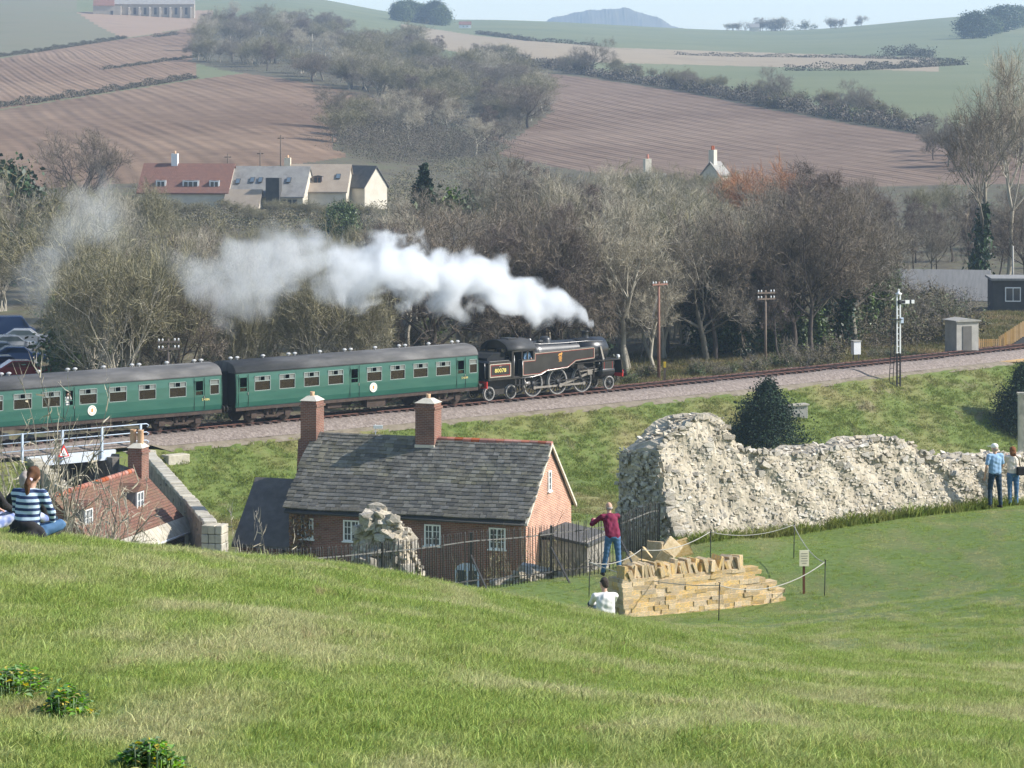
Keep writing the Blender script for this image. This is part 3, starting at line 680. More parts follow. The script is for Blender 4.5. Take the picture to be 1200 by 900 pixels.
for s in (-1, 1):
    y = s * .93
    r_ = MB(); r_.bar((DRV[0] - .1, y, .6), (DRV[2] + .1, y, .6), .05, .13)
    for x in DRV: r_.cyl((x, y - .05, .6), (x, y + .05, .6), .12)
    r_.build('coupling_rod', 'rod_steel', loco)
    r_ = MB(); r_.bar((.55, s * 1.03, .62), (3.3, s * 1.03, 1.28), .06, .15); r_.cyl((.55, s * .98, .62), (.55, s * 1.1, .62), .14); r_.build('connecting_rod', 'rod_steel', loco)
    r_ = MB(); r_.bar((2.3, s * 1.03, 1.42), (4.1, s * 1.03, 1.5), .1, .07); r_.bar((3.05, s * 1.03, 1.3), (3.5, s * 1.03, 1.3), .14, .3); r_.bar((3.3, s * 1.03, 1.3), (4.2, s * 1.03, 1.38), .06)
    r_.build('slide_bar', 'rod_steel', loco)
    r_ = MB(); r_.bar((2.2, s * 1.12, 1.55), (2.45, s * 1.12, .95), .07, .12); r_.bar((.62, s * 1.14, .95), (2.45, s * 1.12, 1.0), .04, .07); r_.bar((2.3, s * 1.1, 1.5), (3.75, s * 1.1, 1.65), .04, .07); r_.bar((3.72, s * 1.1, 1.72), (3.6, s * 1.1, .95), .05, .07)
    r_.box(2.0, 2.6, min(s * 1.0, s * 1.2), max(s * 1.0, s * 1.2), 1.62, 1.95); r_.build('valve_gear', 'loco_under', loco)
    cl = MB(); cl.lathe([(.0, 4.15), (.36, 4.15), (.38, 4.25), (.38, 5.25), (.36, 5.35), (0, 5.35)], 20, (0, s * 1.02, 1.32), 'X')
    cl.lathe([(.0, 4.0), (.2, 4.0), (.22, 4.1), (.22, 5.4), (.2, 5.5), (0, 5.5)], 16, (0, s * 1.0, 1.78), 'X'); cl.box(4.2, 5.3, min(s * .6, s * 1.36), max(s * .6, s * 1.36), 1.35, 1.98)
    cy_ = cl.build('cylinder', 'loco_black', loco)
    [MB().box(a0, a0 + .03, min(s * 1.362, s * 1.372), max(s * 1.362, s * 1.372), 1.4, 1.95).build('lining', 'lining_red', cy_) for a0 in (4.35, 5.12)]
    st = MB(); st.box(-3.7, -3.3, min(s * 1.1, s * 1.34), max(s * 1.1, s * 1.34), .5, .54); st.box(-3.7, -3.3, min(s * 1.1, s * 1.34), max(s * 1.1, s * 1.34), .9, .94); st.bar((-3.68, s * 1.2, .5), (-3.68, s * 1.2, 1.4), .04, .1); st.bar((-3.32, s * 1.2, .5), (-3.32, s * 1.2, 1.4), .04, .1)
    st.build('footstep', 'loco_under', loco)
    br = MB(); br.tube([(-3.3, s * 1.27, 1.36), (-2.2, s * 1.3, 1.38), (-1.4, s * 1.3, 1.5), (-.9, s * 1.3, 1.72), (1.0, s * 1.3, 1.82), (1.6, s * 1.3, 2.12)], .03, 6); br.build('valance', 'steel', loco)
    MB().tube([(-2.9, s * 1.1, 1.35), (-2.7, s * 1.2, .9), (-2.9, s * 1.2, .5)], .05, 6).cyl((-2.9, s * 1.15, .95), (-2.4, s * 1.15, .98), .12).build('injector', 'rod_steel', loco)
# bogie frame
for y in (-.66, .66): MB().box(-6.0, -3.3, y - .04, y + .04, .35, .7).build('bogie_frame', 'loco_under', loco)

# --- carriages; local +X is the end towards the engine, -Y the castle side
def profile(off=0):
    return [(-1.30 - off, 1.02), (-1.38 - off, 1.35), (-1.40 - off, 1.9), (-1.38 - off, 2.6), (-1.32 - off, 3.16)]
WIN = (1.98, 2.88)
def make_coach(label, xc_, wins, doors, narrow, number, emblem_x, group):
    c = thing('railway_carriage', label, 'carriage', group=group); place_on_track(c, xc_)
    LH = 9.75
    ops = sorted([(x - .61, x + .61, 'w') for x in wins] + [(x - .3, x + .3, 'd') for x in doors] + [(x - .34, x + .34, 'n') for x in narrow])
    def side_y(z): return float(np.interp(z, [1.02, 1.35, 1.9, 2.6, 3.16], [1.30, 1.38, 1.40, 1.38, 1.32]))
    for s in (-1, 1):
        b = MB()
        def panel(x0, x1, z0, z1):
            zs = [z0] + [z for z in (1.35, 1.9, 2.6) if z0 < z < z1] + [z1]
            P = []
            for z in zs: P += [(x0, s * side_y(z), z), (x1, s * side_y(z), z), (x1, s * (side_y(z) - .05), z), (x0, s * (side_y(z) - .05), z)]
            f = []
            for i in range(len(zs) - 1):
                o = i * 4; f += [(o, o+1, o+5, o+4), (o+1, o+2, o+6, o+5), (o+2, o+3, o+7, o+6), (o+3, o, o+4, o+7)]
            n = len(zs) - 1; f += [(0, 3, 2, 1), (n*4, n*4+1, n*4+2, n*4+3)]
            b.add(P, f)
        panel(-LH, LH, 1.02, WIN[0]); panel(-LH, LH, WIN[1], 3.16)
        x = -LH
        for x0, x1, k in ops: panel(x, x0, WIN[0], WIN[1]); x = x1
        panel(x, LH, WIN[0], WIN[1])
        body = b.build('side', 'coach_green', c)
        for x0, x1, k in ops:
            yo = side_y(2.4); xm = (x0 + x1) / 2
            w = MB(); t_ = .035
            def bx(a0, a1, z0, z1, d0=-.01, d1=.03): w.box(a0, a1, min(s * (yo - d1), s * (yo - d0)), max(s * (yo - d1), s * (yo - d0)), z0, z1)
            bx(x0, x1, WIN[0], WIN[0] + t_); bx(x0, x1, WIN[1] - t_, WIN[1]); bx(x0, x0 + t_, WIN[0], WIN[1]); bx(x1 - t_, x1, WIN[0], WIN[1])
            if k != 'd': bx(x0, x1, 2.55, 2.6)
            if k == 'w': bx(xm - .2, xm - .17, 2.6, 2.85); bx(xm + .17, xm + .2, 2.6, 2.85)
            if k == 'd': bx(x0, x1, 2.24, 2.28)
            fr = w.build('window', 'window_alu' if k != 'd' else 'coach_green', c)
            if k == 'd':
                if (round(xm, 2), s) not in OPEN: MB().box(x0, x1, min(s * (yo - .07), s * (yo - .055)), max(s * (yo - .07), s * (yo - .055)), WIN[0], 2.27).build('pane', 'coach_glass', fr)
                [MB().box(a0, a0 + .015, s * side_y(2) - .012, s * side_y(2) + .012, 1.1, 3.05).build('door_gap', 'bellows', c) for a0 in (x0 - .08, x1 + .065)]
                MB().bar((x1 + .02, s * (side_y(1.85) + .03), 1.8), (x1 + .02, s * (side_y(1.85) + .03), 1.95), .03).build('door_handle', 'steel', c)
            else:
                MB().box(x0, x1, min(s * (yo - .05), s * (yo - .04)), max(s * (yo - .05), s * (yo - .04)), WIN[0], 2.56).build('pane', 'coach_glass', fr)
                if k == 'w':
                    for a0, a1 in ((x0, xm - .18), (xm + .18, x1)): MB().box(a0, a1, min(s * (yo - .045), s * (yo - .035)), max(s * (yo - .045), s * (yo - .035)), 2.58, WIN[1]).build('vent_pane', 'vent_glass', fr)
                else: MB().box(x0, x1, min(s * (yo - .05), s * (yo - .04)), max(s * (yo - .05), s * (yo - .04)), 2.58, WIN[1]).build('pane', 'vent_glass', fr)
    b = MB(); arcp = [(-1.38, 3.12), (-1.34, 3.2)] + [(-1.30 * math.cos(t), 3.2 + .62 * math.sin(t) ** .8) for t in np.linspace(.12, math.pi - .12, 15)] + [(1.34, 3.2), (1.38, 3.12)]
    b.prism(arcp, -LH, LH, 'X'); b.smooth = [False, False] + [True] * (len(b.f) - 2); rf = b.build('roof', 'coach_roof', c)
    for k, x in enumerate(np.linspace(-8.9, 8.9, 9)):
        for dx in ((-.25, .25) if k % 2 == 0 else (0,)):
            v = MB(); v.cyl((x + dx, 0, 3.8), (x + dx, 0, 3.93), .05, 8); v.tube([(x + dx - .16, 0, 3.95), (x + dx - .06, 0, 3.95), (x + dx + .06, 0, 3.95), (x + dx + .16, 0, 3.95)], [.03, .09, .09, .03], 10); v.build('roof_vent', 'vent_metal', rf)
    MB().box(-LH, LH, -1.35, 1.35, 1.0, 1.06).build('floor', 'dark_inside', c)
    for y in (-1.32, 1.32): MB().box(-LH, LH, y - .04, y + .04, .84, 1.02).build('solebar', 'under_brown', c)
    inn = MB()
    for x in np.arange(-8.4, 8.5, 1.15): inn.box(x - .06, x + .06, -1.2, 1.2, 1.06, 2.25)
    inn.build('seats', 'seat_cloth', c); MB().box(-LH + .1, LH - .1, .3, .34, 1.06, 3.1).build('sight_screen', 'dark_inside', c)  # lengthwise dark screen added to block the view through the carriage
    for s in (-1, 1):
        e = MB(); P = [(y, z) for y, z in profile()] + [(-1.2, 3.4), (-.7, 3.7), (0, 3.8), (.7, 3.7), (1.2, 3.4)] + [(-y, z) for y, z in profile()[::-1]]
        e.prism(P, s * (LH - .06), s * (LH - .02), 'X'); e.build('end_wall', 'bellows', c)
        g = MB(); g.box(min(s * LH, s * (LH + .42)), max(s * LH, s * (LH + .42)), -.55, .55, 1.1, 3.2); g.build('gangway', 'bellows', c)
        for y in (-.87, .87): MB().lathe([(0, 0), (.11, 0), (.09, s * .35), (.22, s * .36), (.22, s * .42), (0, s * .44)], 12, (s * LH, y, 1.0), 'X').build('buffer', 'loco_under', c)
        # bogie
        bg = thing_part('bogie', c, (s * 6.9, 0, 0))
        f = MB()
        for y in (-1.0, 1.0):
            f.prism([(-1.75, .5), (-1.6, .75), (-.6, .62), (-.45, .42), (.45, .42), (.6, .62), (1.6, .75), (1.75, .5), (1.5, .45), (.9, .38), (.5, .25), (-.5, .25), (-.9, .38), (-1.5, .45)], y - .05, y + .05)
            for x in (-1.3, 1.3): f.box(x - .2, x + .2, y - .12, y + .12, .3, .62); f.bar((x - .5, y, .5), (x - .2, y, .8), .08); f.bar((x + .5, y, .5), (x + .2, y, .8), .08)
            f.box(-.45, .45, y - .15, y + .15, .3, .4)
            for x in (-.25, .25): f.lathe([(.11, .4), (.13, .48), (.11, .56), (.13, .64), (.11, .74)], 10, (x, y, 0))
            f.box(-1.9, 1.9, y - .2, y - .12, .9, .98) if y < 0 else None
        f.box(-.4, .4, -1, 1, .5, .75); f.build('bogie_frame', 'under_brown', bg)
        for x in (-1.3, 1.3):
            for y in (-.75, .75): MB().lathe([(.0, -.06), (.4, -.06), (.46, -.05), (.46, .06), (.49, .07), (.49, .09), (0, .09)], 24, (x, y, .46), 'Y', False).build('wheel', 'under_brown', bg)
    MB().box(.6, 2.1, -1.2, -.6, .35, .98).build('battery_box', 'under_brown', c); MB().box(-2.5, -1.4, -1.15, -.7, .5, .98).build('battery_box', 'under_brown', c)
    u = MB()
    for y in (-.9, .9): u.bar((-5, y, .92), (-2.2, y, .45), .08); u.bar((-2.2, y, .45), (2.2, y, .45), .08); u.bar((2.2, y, .45), (5, y, .92), .08); u.bar((-2.2, y, .45), (-2.2, y, .95), .08); u.bar((2.2, y, .45), (2.2, y, .95), .08)
    u.cyl((-.9, .2, .65), (.4, .2, .65), .22); u.cyl((2.6, -.3, .7), (3.2, -.3, .7), .2); u.build('truss', 'under_brown', c)
    em = MB(); em.lathe([(0, 0), (.3, 0), (.3, -.012), (0, -.012)], 24, (emblem_x, -1.405, 1.6), 'Y', False)
    eo = em.build('emblem', 'white_paint', c)
    e2 = MB()
    for k in range(16):
        a0, a1 = k * math.pi / 8, (k + 1) * math.pi / 8
        e2.prism([(emblem_x + .24*math.cos(a0), 1.6 + .24*math.sin(a0)), (emblem_x + .24*math.cos(a1), 1.6 + .24*math.sin(a1)), (emblem_x + .21*math.cos(a1), 1.6 + .21*math.sin(a1)), (emblem_x + .21*math.cos(a0), 1.6 + .21*math.sin(a0))], -1.418, -1.424)
    e2.prism([(emblem_x - .06, 1.5), (emblem_x + .06, 1.5), (emblem_x + .07, 1.68), (emblem_x, 1.74), (emblem_x - .07, 1.68)], -1.418, -1.424)
    e2.build('emblem_ring', 'emblem_gold', eo)
    o = put('number', text_mesh(number, .2, .006), c, (8.55, -1.408, 1.72), (R(90), 0, 0)); o.data.materials.append(MAT['coach_letter'])
    return c
OPEN = set()
def coach_x(u0, u1):
    return (u0 + u1) / 2
# engine end of the nearer carriage stands at u = 562, its far end at u = 283
def x_at_u(u):
    xs = np.linspace(-60, 60, 4001); uu = 600 + F * xs / ty(xs); return float(np.interp(u, uu, xs))
XA = tpoint(2.1).x - (6.8 + 10.1) * math.cos(math.atan(tm(-4)))
XB = XA - 20.35 * math.cos(math.atan(tm(-22)))
W1 = [-7.75, -5.85, -3.95, -2.05, 1.05, 2.95, 4.85, 6.75]
OPEN.add((-.55, -1))
make_coach('green passenger carriage coupled directly behind the black tank engine', XA, W1, [-9.2, -.55, 8.25], [9.3], 'S 4549', .95, 'green carriages of the train')
W2 = [-7.9, -6.0, -4.1, -2.2, .3, 2.35, 4.4, 6.55]
OPEN.add((-1.0, -1))
make_coach('green passenger carriage crossing the bridge with a passenger leaning out', XB, W2, [-9.1, -1.0, 8.1], [9.2], 'S 4386', .55, 'green carriages of the train')
# ------------------------------------------------------------------ steam
PLUME = [(690,380,9,1.5),(684,366,16,1.5),(660,356,24,1.5),(630,350,32,1.5),(592,338,38,1.5),(550,332,44,1.4),(500,320,46,1.3),(455,316,48,1.1),(415,322,46,.7),
         (370,308,46,.4),(320,315,58,.3),(270,330,60,.25),(225,318,48,.16),(185,290,32,.015),(150,262,40,.03),(115,255,60,.12),(70,285,62,.1),(25,335,44,.05),(0,340,30,.0)]
PP = []
for u, v, r_, dn in PLUME:
    Y = float(np.interp(u, [-60, 690, 700], [172, 207, 207])) + 1.2
    p = px(u, v, Y); PP.append((p.x, p.y, p.z, 1.0 * r_ * Y / F, dn))
PP.sort(); pa = np.array(PP); x0_, x1_ = pa[0, 0], pa[-1, 0]
m, t = _mat('steam_cloud')
out = N(t, 'ShaderNodeOutputMaterial'); g = N(t, 'ShaderNodeNewGeometry'); sx = N(t, 'ShaderNodeSeparateXYZ'); t.links.new(g.outputs['Position'], sx.inputs[0])
mr = N(t, 'ShaderNodeMapRange'); mr.inputs[1].default_value = x0_; mr.inputs[2].default_value = x1_; t.links.new(sx.outputs[0], mr.inputs[0])
def curve(vals):
    lo, hi = min(vals), max(vals); fc = N(t, 'ShaderNodeFloatCurve'); c = fc.mapping.curves[0]
    pts = [((x - x0_) / (x1_ - x0_), (v - lo) / (hi - lo)) for x, v in zip(pa[:, 0], vals)]
    while len(c.points) < len(pts): c.points.new(.5, .5)
    for p, (a, b_) in zip(c.points, pts): p.location = (a, b_); p.handle_type = 'AUTO_CLAMPED'
    fc.mapping.update(); t.links.new(mr.outputs[0], fc.inputs['Value'])
    return math_n(t, 'MULTIPLY_ADD', fc.outputs[0], hi - lo, lo)
cyn, czn, crn, cdn = curve(pa[:, 1]), curve(pa[:, 2]), curve(pa[:, 3]), curve(pa[:, 4])
dy, dz = math_n(t, 'SUBTRACT', sx.outputs[1], cyn), math_n(t, 'SUBTRACT', sx.outputs[2], czn)
dist = math_n(t, 'SQRT', math_n(t, 'ADD', math_n(t, 'MULTIPLY', dy, dy), math_n(t, 'MULTIPLY', dz, dz)))
q = math_n(t, 'SUBTRACT', 1, math_n(t, 'DIVIDE', dist, crn))
n1 = N(t, 'ShaderNodeTexNoise', Scale=.42, Detail=5.0, Roughness=.58, Distortion=.4); t.links.new(g.outputs['Position'], n1.inputs['Vector'])
vo = N(t, 'ShaderNodeTexVoronoi', Scale=.75); t.links.new(g.outputs['Position'], vo.inputs['Vector'])
nn = math_n(t, 'MULTIPLY', math_n(t, 'SUBTRACT', n1.outputs[0], .52), 2.6)
vv = math_n(t, 'MULTIPLY', math_n(t, 'SUBTRACT', .5, vo.outputs['Distance']), .42)
e = math_n(t, 'ADD', q, math_n(t, 'ADD', nn, vv))
ss = N(t, 'ShaderNodeMapRange'); ss.interpolation_type = 'SMOOTHSTEP'; ss.inputs[1].default_value = .12; ss.inputs[2].default_value = .62; t.links.new(e, ss.inputs[0])
dens = math_n(t, 'MULTIPLY', math_n(t, 'MULTIPLY', ss.outputs[0], cdn), .9)
pv = N(t, 'ShaderNodeVolumePrincipled'); pv.inputs['Color'].default_value = (.955, .97, .99, 1); pv.inputs['Anisotropy'].default_value = .1
t.links.new(dens, pv.inputs['Density']); t.links.new(pv.outputs[0], out.inputs['Volume'])
try: m.cycles.volume_step_rate = .09
except Exception as ex: print('no step rate', ex)
b = MB(); ring = 18; vs = []; pr = random.Random(4)
xs = np.linspace(x0_ - .6, x1_ + .35, 60)
for i, x in enumerate(xs):
    cyv, czv, rv = [np.interp(x, pa[:, 0], pa[:, k]) for k in (1, 2, 3)]
    rr_ = max(.25, rv * 1.3 * (0.05 if i in (0, 59) else 1))
    for k in range(ring):
        a = 2 * math.pi * k / ring; w = rr_ * (1 + .07 * math.sin(3 * a + i * .7) + .05 * math.sin(5 * a - i * 1.1))
        vs.append((x, cyv + w * math.cos(a), czv + w * math.sin(a)))
fs = [(i*ring+k, i*ring+(k+1) % ring, (i+1)*ring+(k+1) % ring, (i+1)*ring+k) for i in range(59) for k in range(ring)]
fs += [tuple(range(ring)), tuple(59 * ring + k for k in range(ring - 1, -1, -1))]
b.add(vs, fs, True)
stm = b.build('steam_plume', 'steam_cloud'); tag(stm, 'billowing white steam trailing from the engine chimney over the carriages', 'steam', kind='stuff')

# ------------------------------------------------------------------ bridge over the lane
M('rail_paint', [(.42,.5,.6), (.55,.62,.7)], 3, rough=.5)
M('bridge_white', [(.5,.55,.6), (.62,.66,.7)], 2, rough=.6)
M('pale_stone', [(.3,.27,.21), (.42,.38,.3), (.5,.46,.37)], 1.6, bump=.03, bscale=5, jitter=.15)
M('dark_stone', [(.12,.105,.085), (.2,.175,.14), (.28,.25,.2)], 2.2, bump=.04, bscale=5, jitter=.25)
M('sign_red', [(.6,.03,.02)]); M('sign_white', [(.8,.8,.78)]); M('sign_black', [(.02,.02,.02)])
br = thing('railway_bridge', 'low railway bridge with pale blue railings over the lane', 'bridge', (BX, BY, 0), BA)
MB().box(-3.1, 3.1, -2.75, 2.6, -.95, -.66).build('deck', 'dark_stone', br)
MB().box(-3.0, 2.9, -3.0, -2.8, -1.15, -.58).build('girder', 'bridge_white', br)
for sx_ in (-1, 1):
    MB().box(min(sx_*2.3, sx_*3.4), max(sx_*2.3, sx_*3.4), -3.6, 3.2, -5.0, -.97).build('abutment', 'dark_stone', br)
PS = (-8.6, -6.0, -3.4, -.75, 1.9, 4.55)
for s_ in PS: MB().box(s_ - .06, s_ + .06, -3.16, -3.04, -1.0, .82).build('railing_post', 'rail_paint', br)
for h in (.78, .3, -.18):
    MB().tube([(-9.0, -3.1, h), (4.55, -3.1, h), (4.95, -3.1, h), (5.12, -3.1, h - .09), (5.0, -3.1, h - .2)], .032, 8).build('handrail', 'rail_paint', br)
MB().box(3.6, 5.4, -3.5, -2.6, -1.3, -.78).build('coping_block', 'pale_stone', br, .04)
MB().box(5.5, 7.0, -4.6, -3.8, -1.6, -1.0).build('coping_block', 'pale_stone', br, .05)
sg = thing('warning_sign', 'red and white triangular warning sign fixed on the pale blue bridge railing', 'sign', br.matrix_basis @ Vector((-.75, -3.22, -.62)), BA)
tri = [(-.38, -.08), (.38, -.08), (0, .62)]
MB().prism(tri, -.02, .02).build('plate', 'sign_red', sg)
MB().prism([(-.26, -.02), (.26, -.02), (0, .45)], -.03, -.021).build('face', 'sign_white', sg)
MB().prism([(-.09, .04), (.09, .04), (.05, .1), (-.05, .1)], -.036, -.031).prism([(-.03, .12), (.03, .12), (.02, .3), (-.02, .3)], -.036, -.031).build('symbol', 'sign_black', sg)
# stone wing walls
def stone_wall(name, label, p0, p1, z0, t0, t1, th, mat, cap='pale_stone', n=None, seed=1):
    "rubble wall along p0-p1 with a coping of separate stones"
    r_ = random.Random(seed); d = (Vector(p1) - Vector(p0)); L = d.length; a = math.atan2(d.y, d.x)
    w = thing(name, label, 'wall', (p0[0], p0[1], 0), a)
    b = MB(); k = max(6, int(L / .6)); 
    P = [(0, z0)] + [(L, z0)] + [(L * i / k, t0 + (t1 - t0) * i / k + r_.uniform(-.05, .05)) for i in range(k, -1, -1)]
    b.prism(P, -th / 2, th / 2); b.build('wall_body', mat, w)
    x = 0
    while x < L:
        q = r_.uniform(.35, .7); zt = t0 + (t1 - t0) * (x + q / 2) / L
        c = MB(); c.cbox((x + q / 2, r_.uniform(-.03, .03), zt + .07), (q - .03, th + .12, .22 + r_.uniform(-.05, .05))); c.build('coping_stone', cap, w, .04); x += q
    # face stones
    for i in range(n or 0):
        x = r_.uniform(.1, L - .1); zt = t0 + (t1 - t0) * x / L; z = r_.uniform(z0 + .2, zt - .15); q = r_.uniform(.18, .42); s = r_.choice((-1, 1))
        c = MB(); c.cbox((x, s * th / 2, z), (q, .1, q * .5)); c.build('stone', mat, w, .03)
    return w
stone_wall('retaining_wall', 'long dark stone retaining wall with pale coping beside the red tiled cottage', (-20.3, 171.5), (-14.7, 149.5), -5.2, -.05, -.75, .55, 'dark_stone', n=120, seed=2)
MB_p = Vector((-14.4, 148.6))
pr_ = thing('stone_pier', 'square pale stone pier ending the retaining wall', 'pier', (-14.4, 148.9, -4.6), R(-14))
for i in range(9):
    for j in range(3): MB().cbox((rnd.uniform(-.02, .02) + (j - 1) * .36, rnd.uniform(-.02, .02), .2 + i * .44), (.34, 1.0, .42)).build('stone', 'pale_stone', pr_, .04)
e1 = br.matrix_basis @ Vector((-2.85, -3.3, 0)); e2 = br.matrix_basis @ Vector((-4.6, -16, 0))
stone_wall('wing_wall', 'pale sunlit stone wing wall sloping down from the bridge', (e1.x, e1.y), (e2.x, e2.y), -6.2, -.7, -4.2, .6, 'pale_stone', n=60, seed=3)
# ------------------------------------------------------------------ brick cottage with stone slate roof
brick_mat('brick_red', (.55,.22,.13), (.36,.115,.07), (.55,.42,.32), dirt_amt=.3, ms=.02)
brick_mat('brick_brown', (.2,.085,.06), (.27,.11,.075), (.3,.24,.19), dirt_amt=.4)  # on the brick cottage, a shaded copy of the red brick
M('slate_stone', [(.075,.07,.06), (.13,.12,.1), (.2,.185,.15)], 2.4, jitter=.38, bump=.015, bscale=9, big=(.5, (.16,.15,.09), .5))
M('ridge_red', [(.3,.09,.05), (.4,.14,.08)], 4, jitter=.25)
M('mortar', [(.42,.38,.3), (.55,.5,.4)], 5)
M('verge_pale', [(.5,.45,.36), (.62,.57,.47)], 4)
M('frame_white', [(.78,.78,.75)], rough=.5); glass_mat('house_glass', (.05, .06, .07), .08)
M('creeper', [(.13,.07,.035), (.2,.11,.05), (.1,.09,.03)], 3, jitter=.4)
M('dark_slate', [(.05,.05,.048), (.085,.083,.078)], 2, jitter=.3)
M('wing_slate', [(.09,.085,.078), (.14,.13,.12)], 2, bump=.02)
M('pot', [(.5,.3,.17), (.62,.4,.24)], 4)
def casement(parent, x, y, z, w, h, nx=2, ny=3, mat='frame_white', ax='x', sgn=-1, name='window', dep=.06):
    "white casement window; ax x: in a wall facing sgn*Y; ax y: in a wall facing sgn*X"
    def bx(b, a0, a1, d0, d1, z0, z1):
        d0, d1 = sorted((sgn * d0, sgn * d1))
        if ax == 'x': b.box(x + a0, x + a1, y + d0, y + d1, z0, z1)
        else: b.box(x + d0, x + d1, y + a0, y + a1, z0, z1)
    b = MB(); t_ = .07
    bx(b, -w/2, w/2, -.02, dep, z, z + t_); bx(b, -w/2, w/2, -.02, dep, z + h - t_, z + h); bx(b, -w/2, -w/2 + t_, -.02, dep, z + t_, z + h - t_); bx(b, w/2 - t_, w/2, -.02, dep, z + t_, z + h - t_)
    for i in range(1, nx): bx(b, -w/2 + w*i/nx - .035, -w/2 + w*i/nx + .035, -.02, dep - .01, z + t_, z + h - t_)
    for i in range(nx): 
        xm = -w/2 + w*(i+.5)/nx; bx(b, xm - .014, xm + .014, -.02, dep - .03, z + t_, z + h - t_)
    for j in range(1, ny): bx(b, -w/2 + t_, w/2 - t_, -.02, dep - .031, z + h*j/ny - .014, z + h*j/ny + .014)
    o = b.build(name, mat, parent)
    for i in range(nx):
        g_ = MB(); bx(g_, -w/2 + w*i/nx + .02, -w/2 + w*(i+1)/nx - .02, -.01, .008, z + .03, z + h - .03); g_.build('pane', 'house_glass', o)
    s_ = MB(); bx(s_, -w/2 - .06, w/2 + .06, -.02, .11, z - .06, z); s_.build('sill', mat, o)
    return o
CT = thing('brick_cottage', 'red brick cottage with grey stone slate roof and two brick chimneys', 'house', (-3.96, 150.5, 0), R(-20))
GZ, EZ, RZ, HW, HL = -4.2, .06, 3.33, 3.6, 6.25
pit = math.atan2(RZ - EZ, HW); wy = 3.3; wz = EZ + .3 * math.tan(pit)
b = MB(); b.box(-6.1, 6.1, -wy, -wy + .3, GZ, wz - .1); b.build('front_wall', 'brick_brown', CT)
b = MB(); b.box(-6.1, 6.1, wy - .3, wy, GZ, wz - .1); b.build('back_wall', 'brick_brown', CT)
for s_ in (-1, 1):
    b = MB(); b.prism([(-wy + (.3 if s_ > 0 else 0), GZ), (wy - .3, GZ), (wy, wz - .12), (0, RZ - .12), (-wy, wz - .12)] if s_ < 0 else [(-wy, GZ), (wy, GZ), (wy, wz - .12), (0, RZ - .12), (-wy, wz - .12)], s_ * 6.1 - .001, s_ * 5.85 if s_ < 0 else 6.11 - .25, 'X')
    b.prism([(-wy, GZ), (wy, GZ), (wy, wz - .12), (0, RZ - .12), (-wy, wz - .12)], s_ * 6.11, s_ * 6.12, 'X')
    b.build('gable_wall', 'brick_red' if s_ > 0 else 'brick_brown', CT)  # red on the sunlit gable; darker brown puts shade into the other walls
# roof deck
rf = MB().prism([(-HW, EZ - .1), (0, RZ - .1), (HW, EZ - .1), (HW, EZ - .2), (0, RZ - .22), (-HW, EZ - .2)], -HL + .03, HL - .03, 'X').build('roof', 'dark_slate', CT)
MB().add([(-HL, .02, RZ - .05), (HL, .02, RZ - .05), (HL, HW, EZ - .06), (-HL, HW, EZ - .06), (-HL, .02, RZ - .1), (HL, .02, RZ - .1), (HL, HW, EZ - .11), (-HL, HW, EZ - .11)], [(0,1,2,3),(7,6,5,4),(0,4,5,1),(2,6,7,3),(1,5,6,2),(0,3,7,4)]).build('back_slope', 'dark_slate', CT)
NC = 21; SL = math.hypot(HW, RZ - EZ); r_ = random.Random(8); rest = MB(); cnt = 0
slate_shapes = []
for k in range(10):
    w = .22 + .035 * k; q = MB()
    lv = [(-w/2 + r_.uniform(0, .012), 0, 0), (w/2 - r_.uniform(0, .012), 0, 0), (w/2, .31, .0), (-w/2, .31, .0)]
    q.add([(x, y, .062 + r_.uniform(-.008, .01)) for x, y, z in lv] + [(x, y, -.004) for x, y, z in lv], [(0,1,2,3),(7,6,5,4),(0,4,5,1),(1,5,6,2),(2,6,7,3),(3,7,4,0)])
    slate_shapes.append((w, q))
slate_me = [(w, q.mesh('slate', 'slate_stone'), q) for w, q in slate_shapes]
for j in range(NC):
    sl0 = SL * j / NC; x = -HL + r_.uniform(-.12, .0)
    while x < HL - .05:
        w, me, q = r_.choice(slate_me[2:] if j < 8 else slate_me[:8])
        if x + w > HL + .06: w, me, q = slate_me[0]
        sag = -.05 * math.sin(math.pi * (x + HL) / (2 * HL)) + .03 * math.sin(x * 1.7)
        y = -HW - .06 + sl0 * math.cos(pit); z = EZ - .05 + sl0 * math.sin(pit) + sag * .6 + .03
        if j < 1: z += .02
        Mx = Matrix.Translation((x + w / 2, y, z)) @ Matrix.Rotation(pit - .1 + r_.uniform(-.02, .02), 4, 'X') @ Matrix.Rotation(r_.uniform(-.025, .025), 4, 'Z')
        if cnt < 300 and j < 14:
            o = put('slate', me, CT); o.matrix_local = Mx; cnt += 1
        else: rest.add([Mx @ Vector(p) for p in q.v], q.f)
        x += w + .006
ro = rest.build('roof_slates', 'slate_stone', CT); ro['kind'] = 'stuff'
x = -.45
while x < HL:
    MB().prism([(-.17, RZ - .1), (-.13, RZ + .02), (0, RZ + .09), (.13, RZ + .02), (.17, RZ - .1)], x + .008, min(HL + .03, x + .42), 'X').build('ridge_tile', 'ridge_red', CT); x += .43
x = -HL + .4
while x < -.6:
    MB().prism([(-.17, RZ - .1), (-.13, RZ), (0, RZ + .06), (.13, RZ), (.17, RZ - .1)], x + .008, x + .5, 'X').build('ridge_tile', 'slate_stone', CT); x += .51
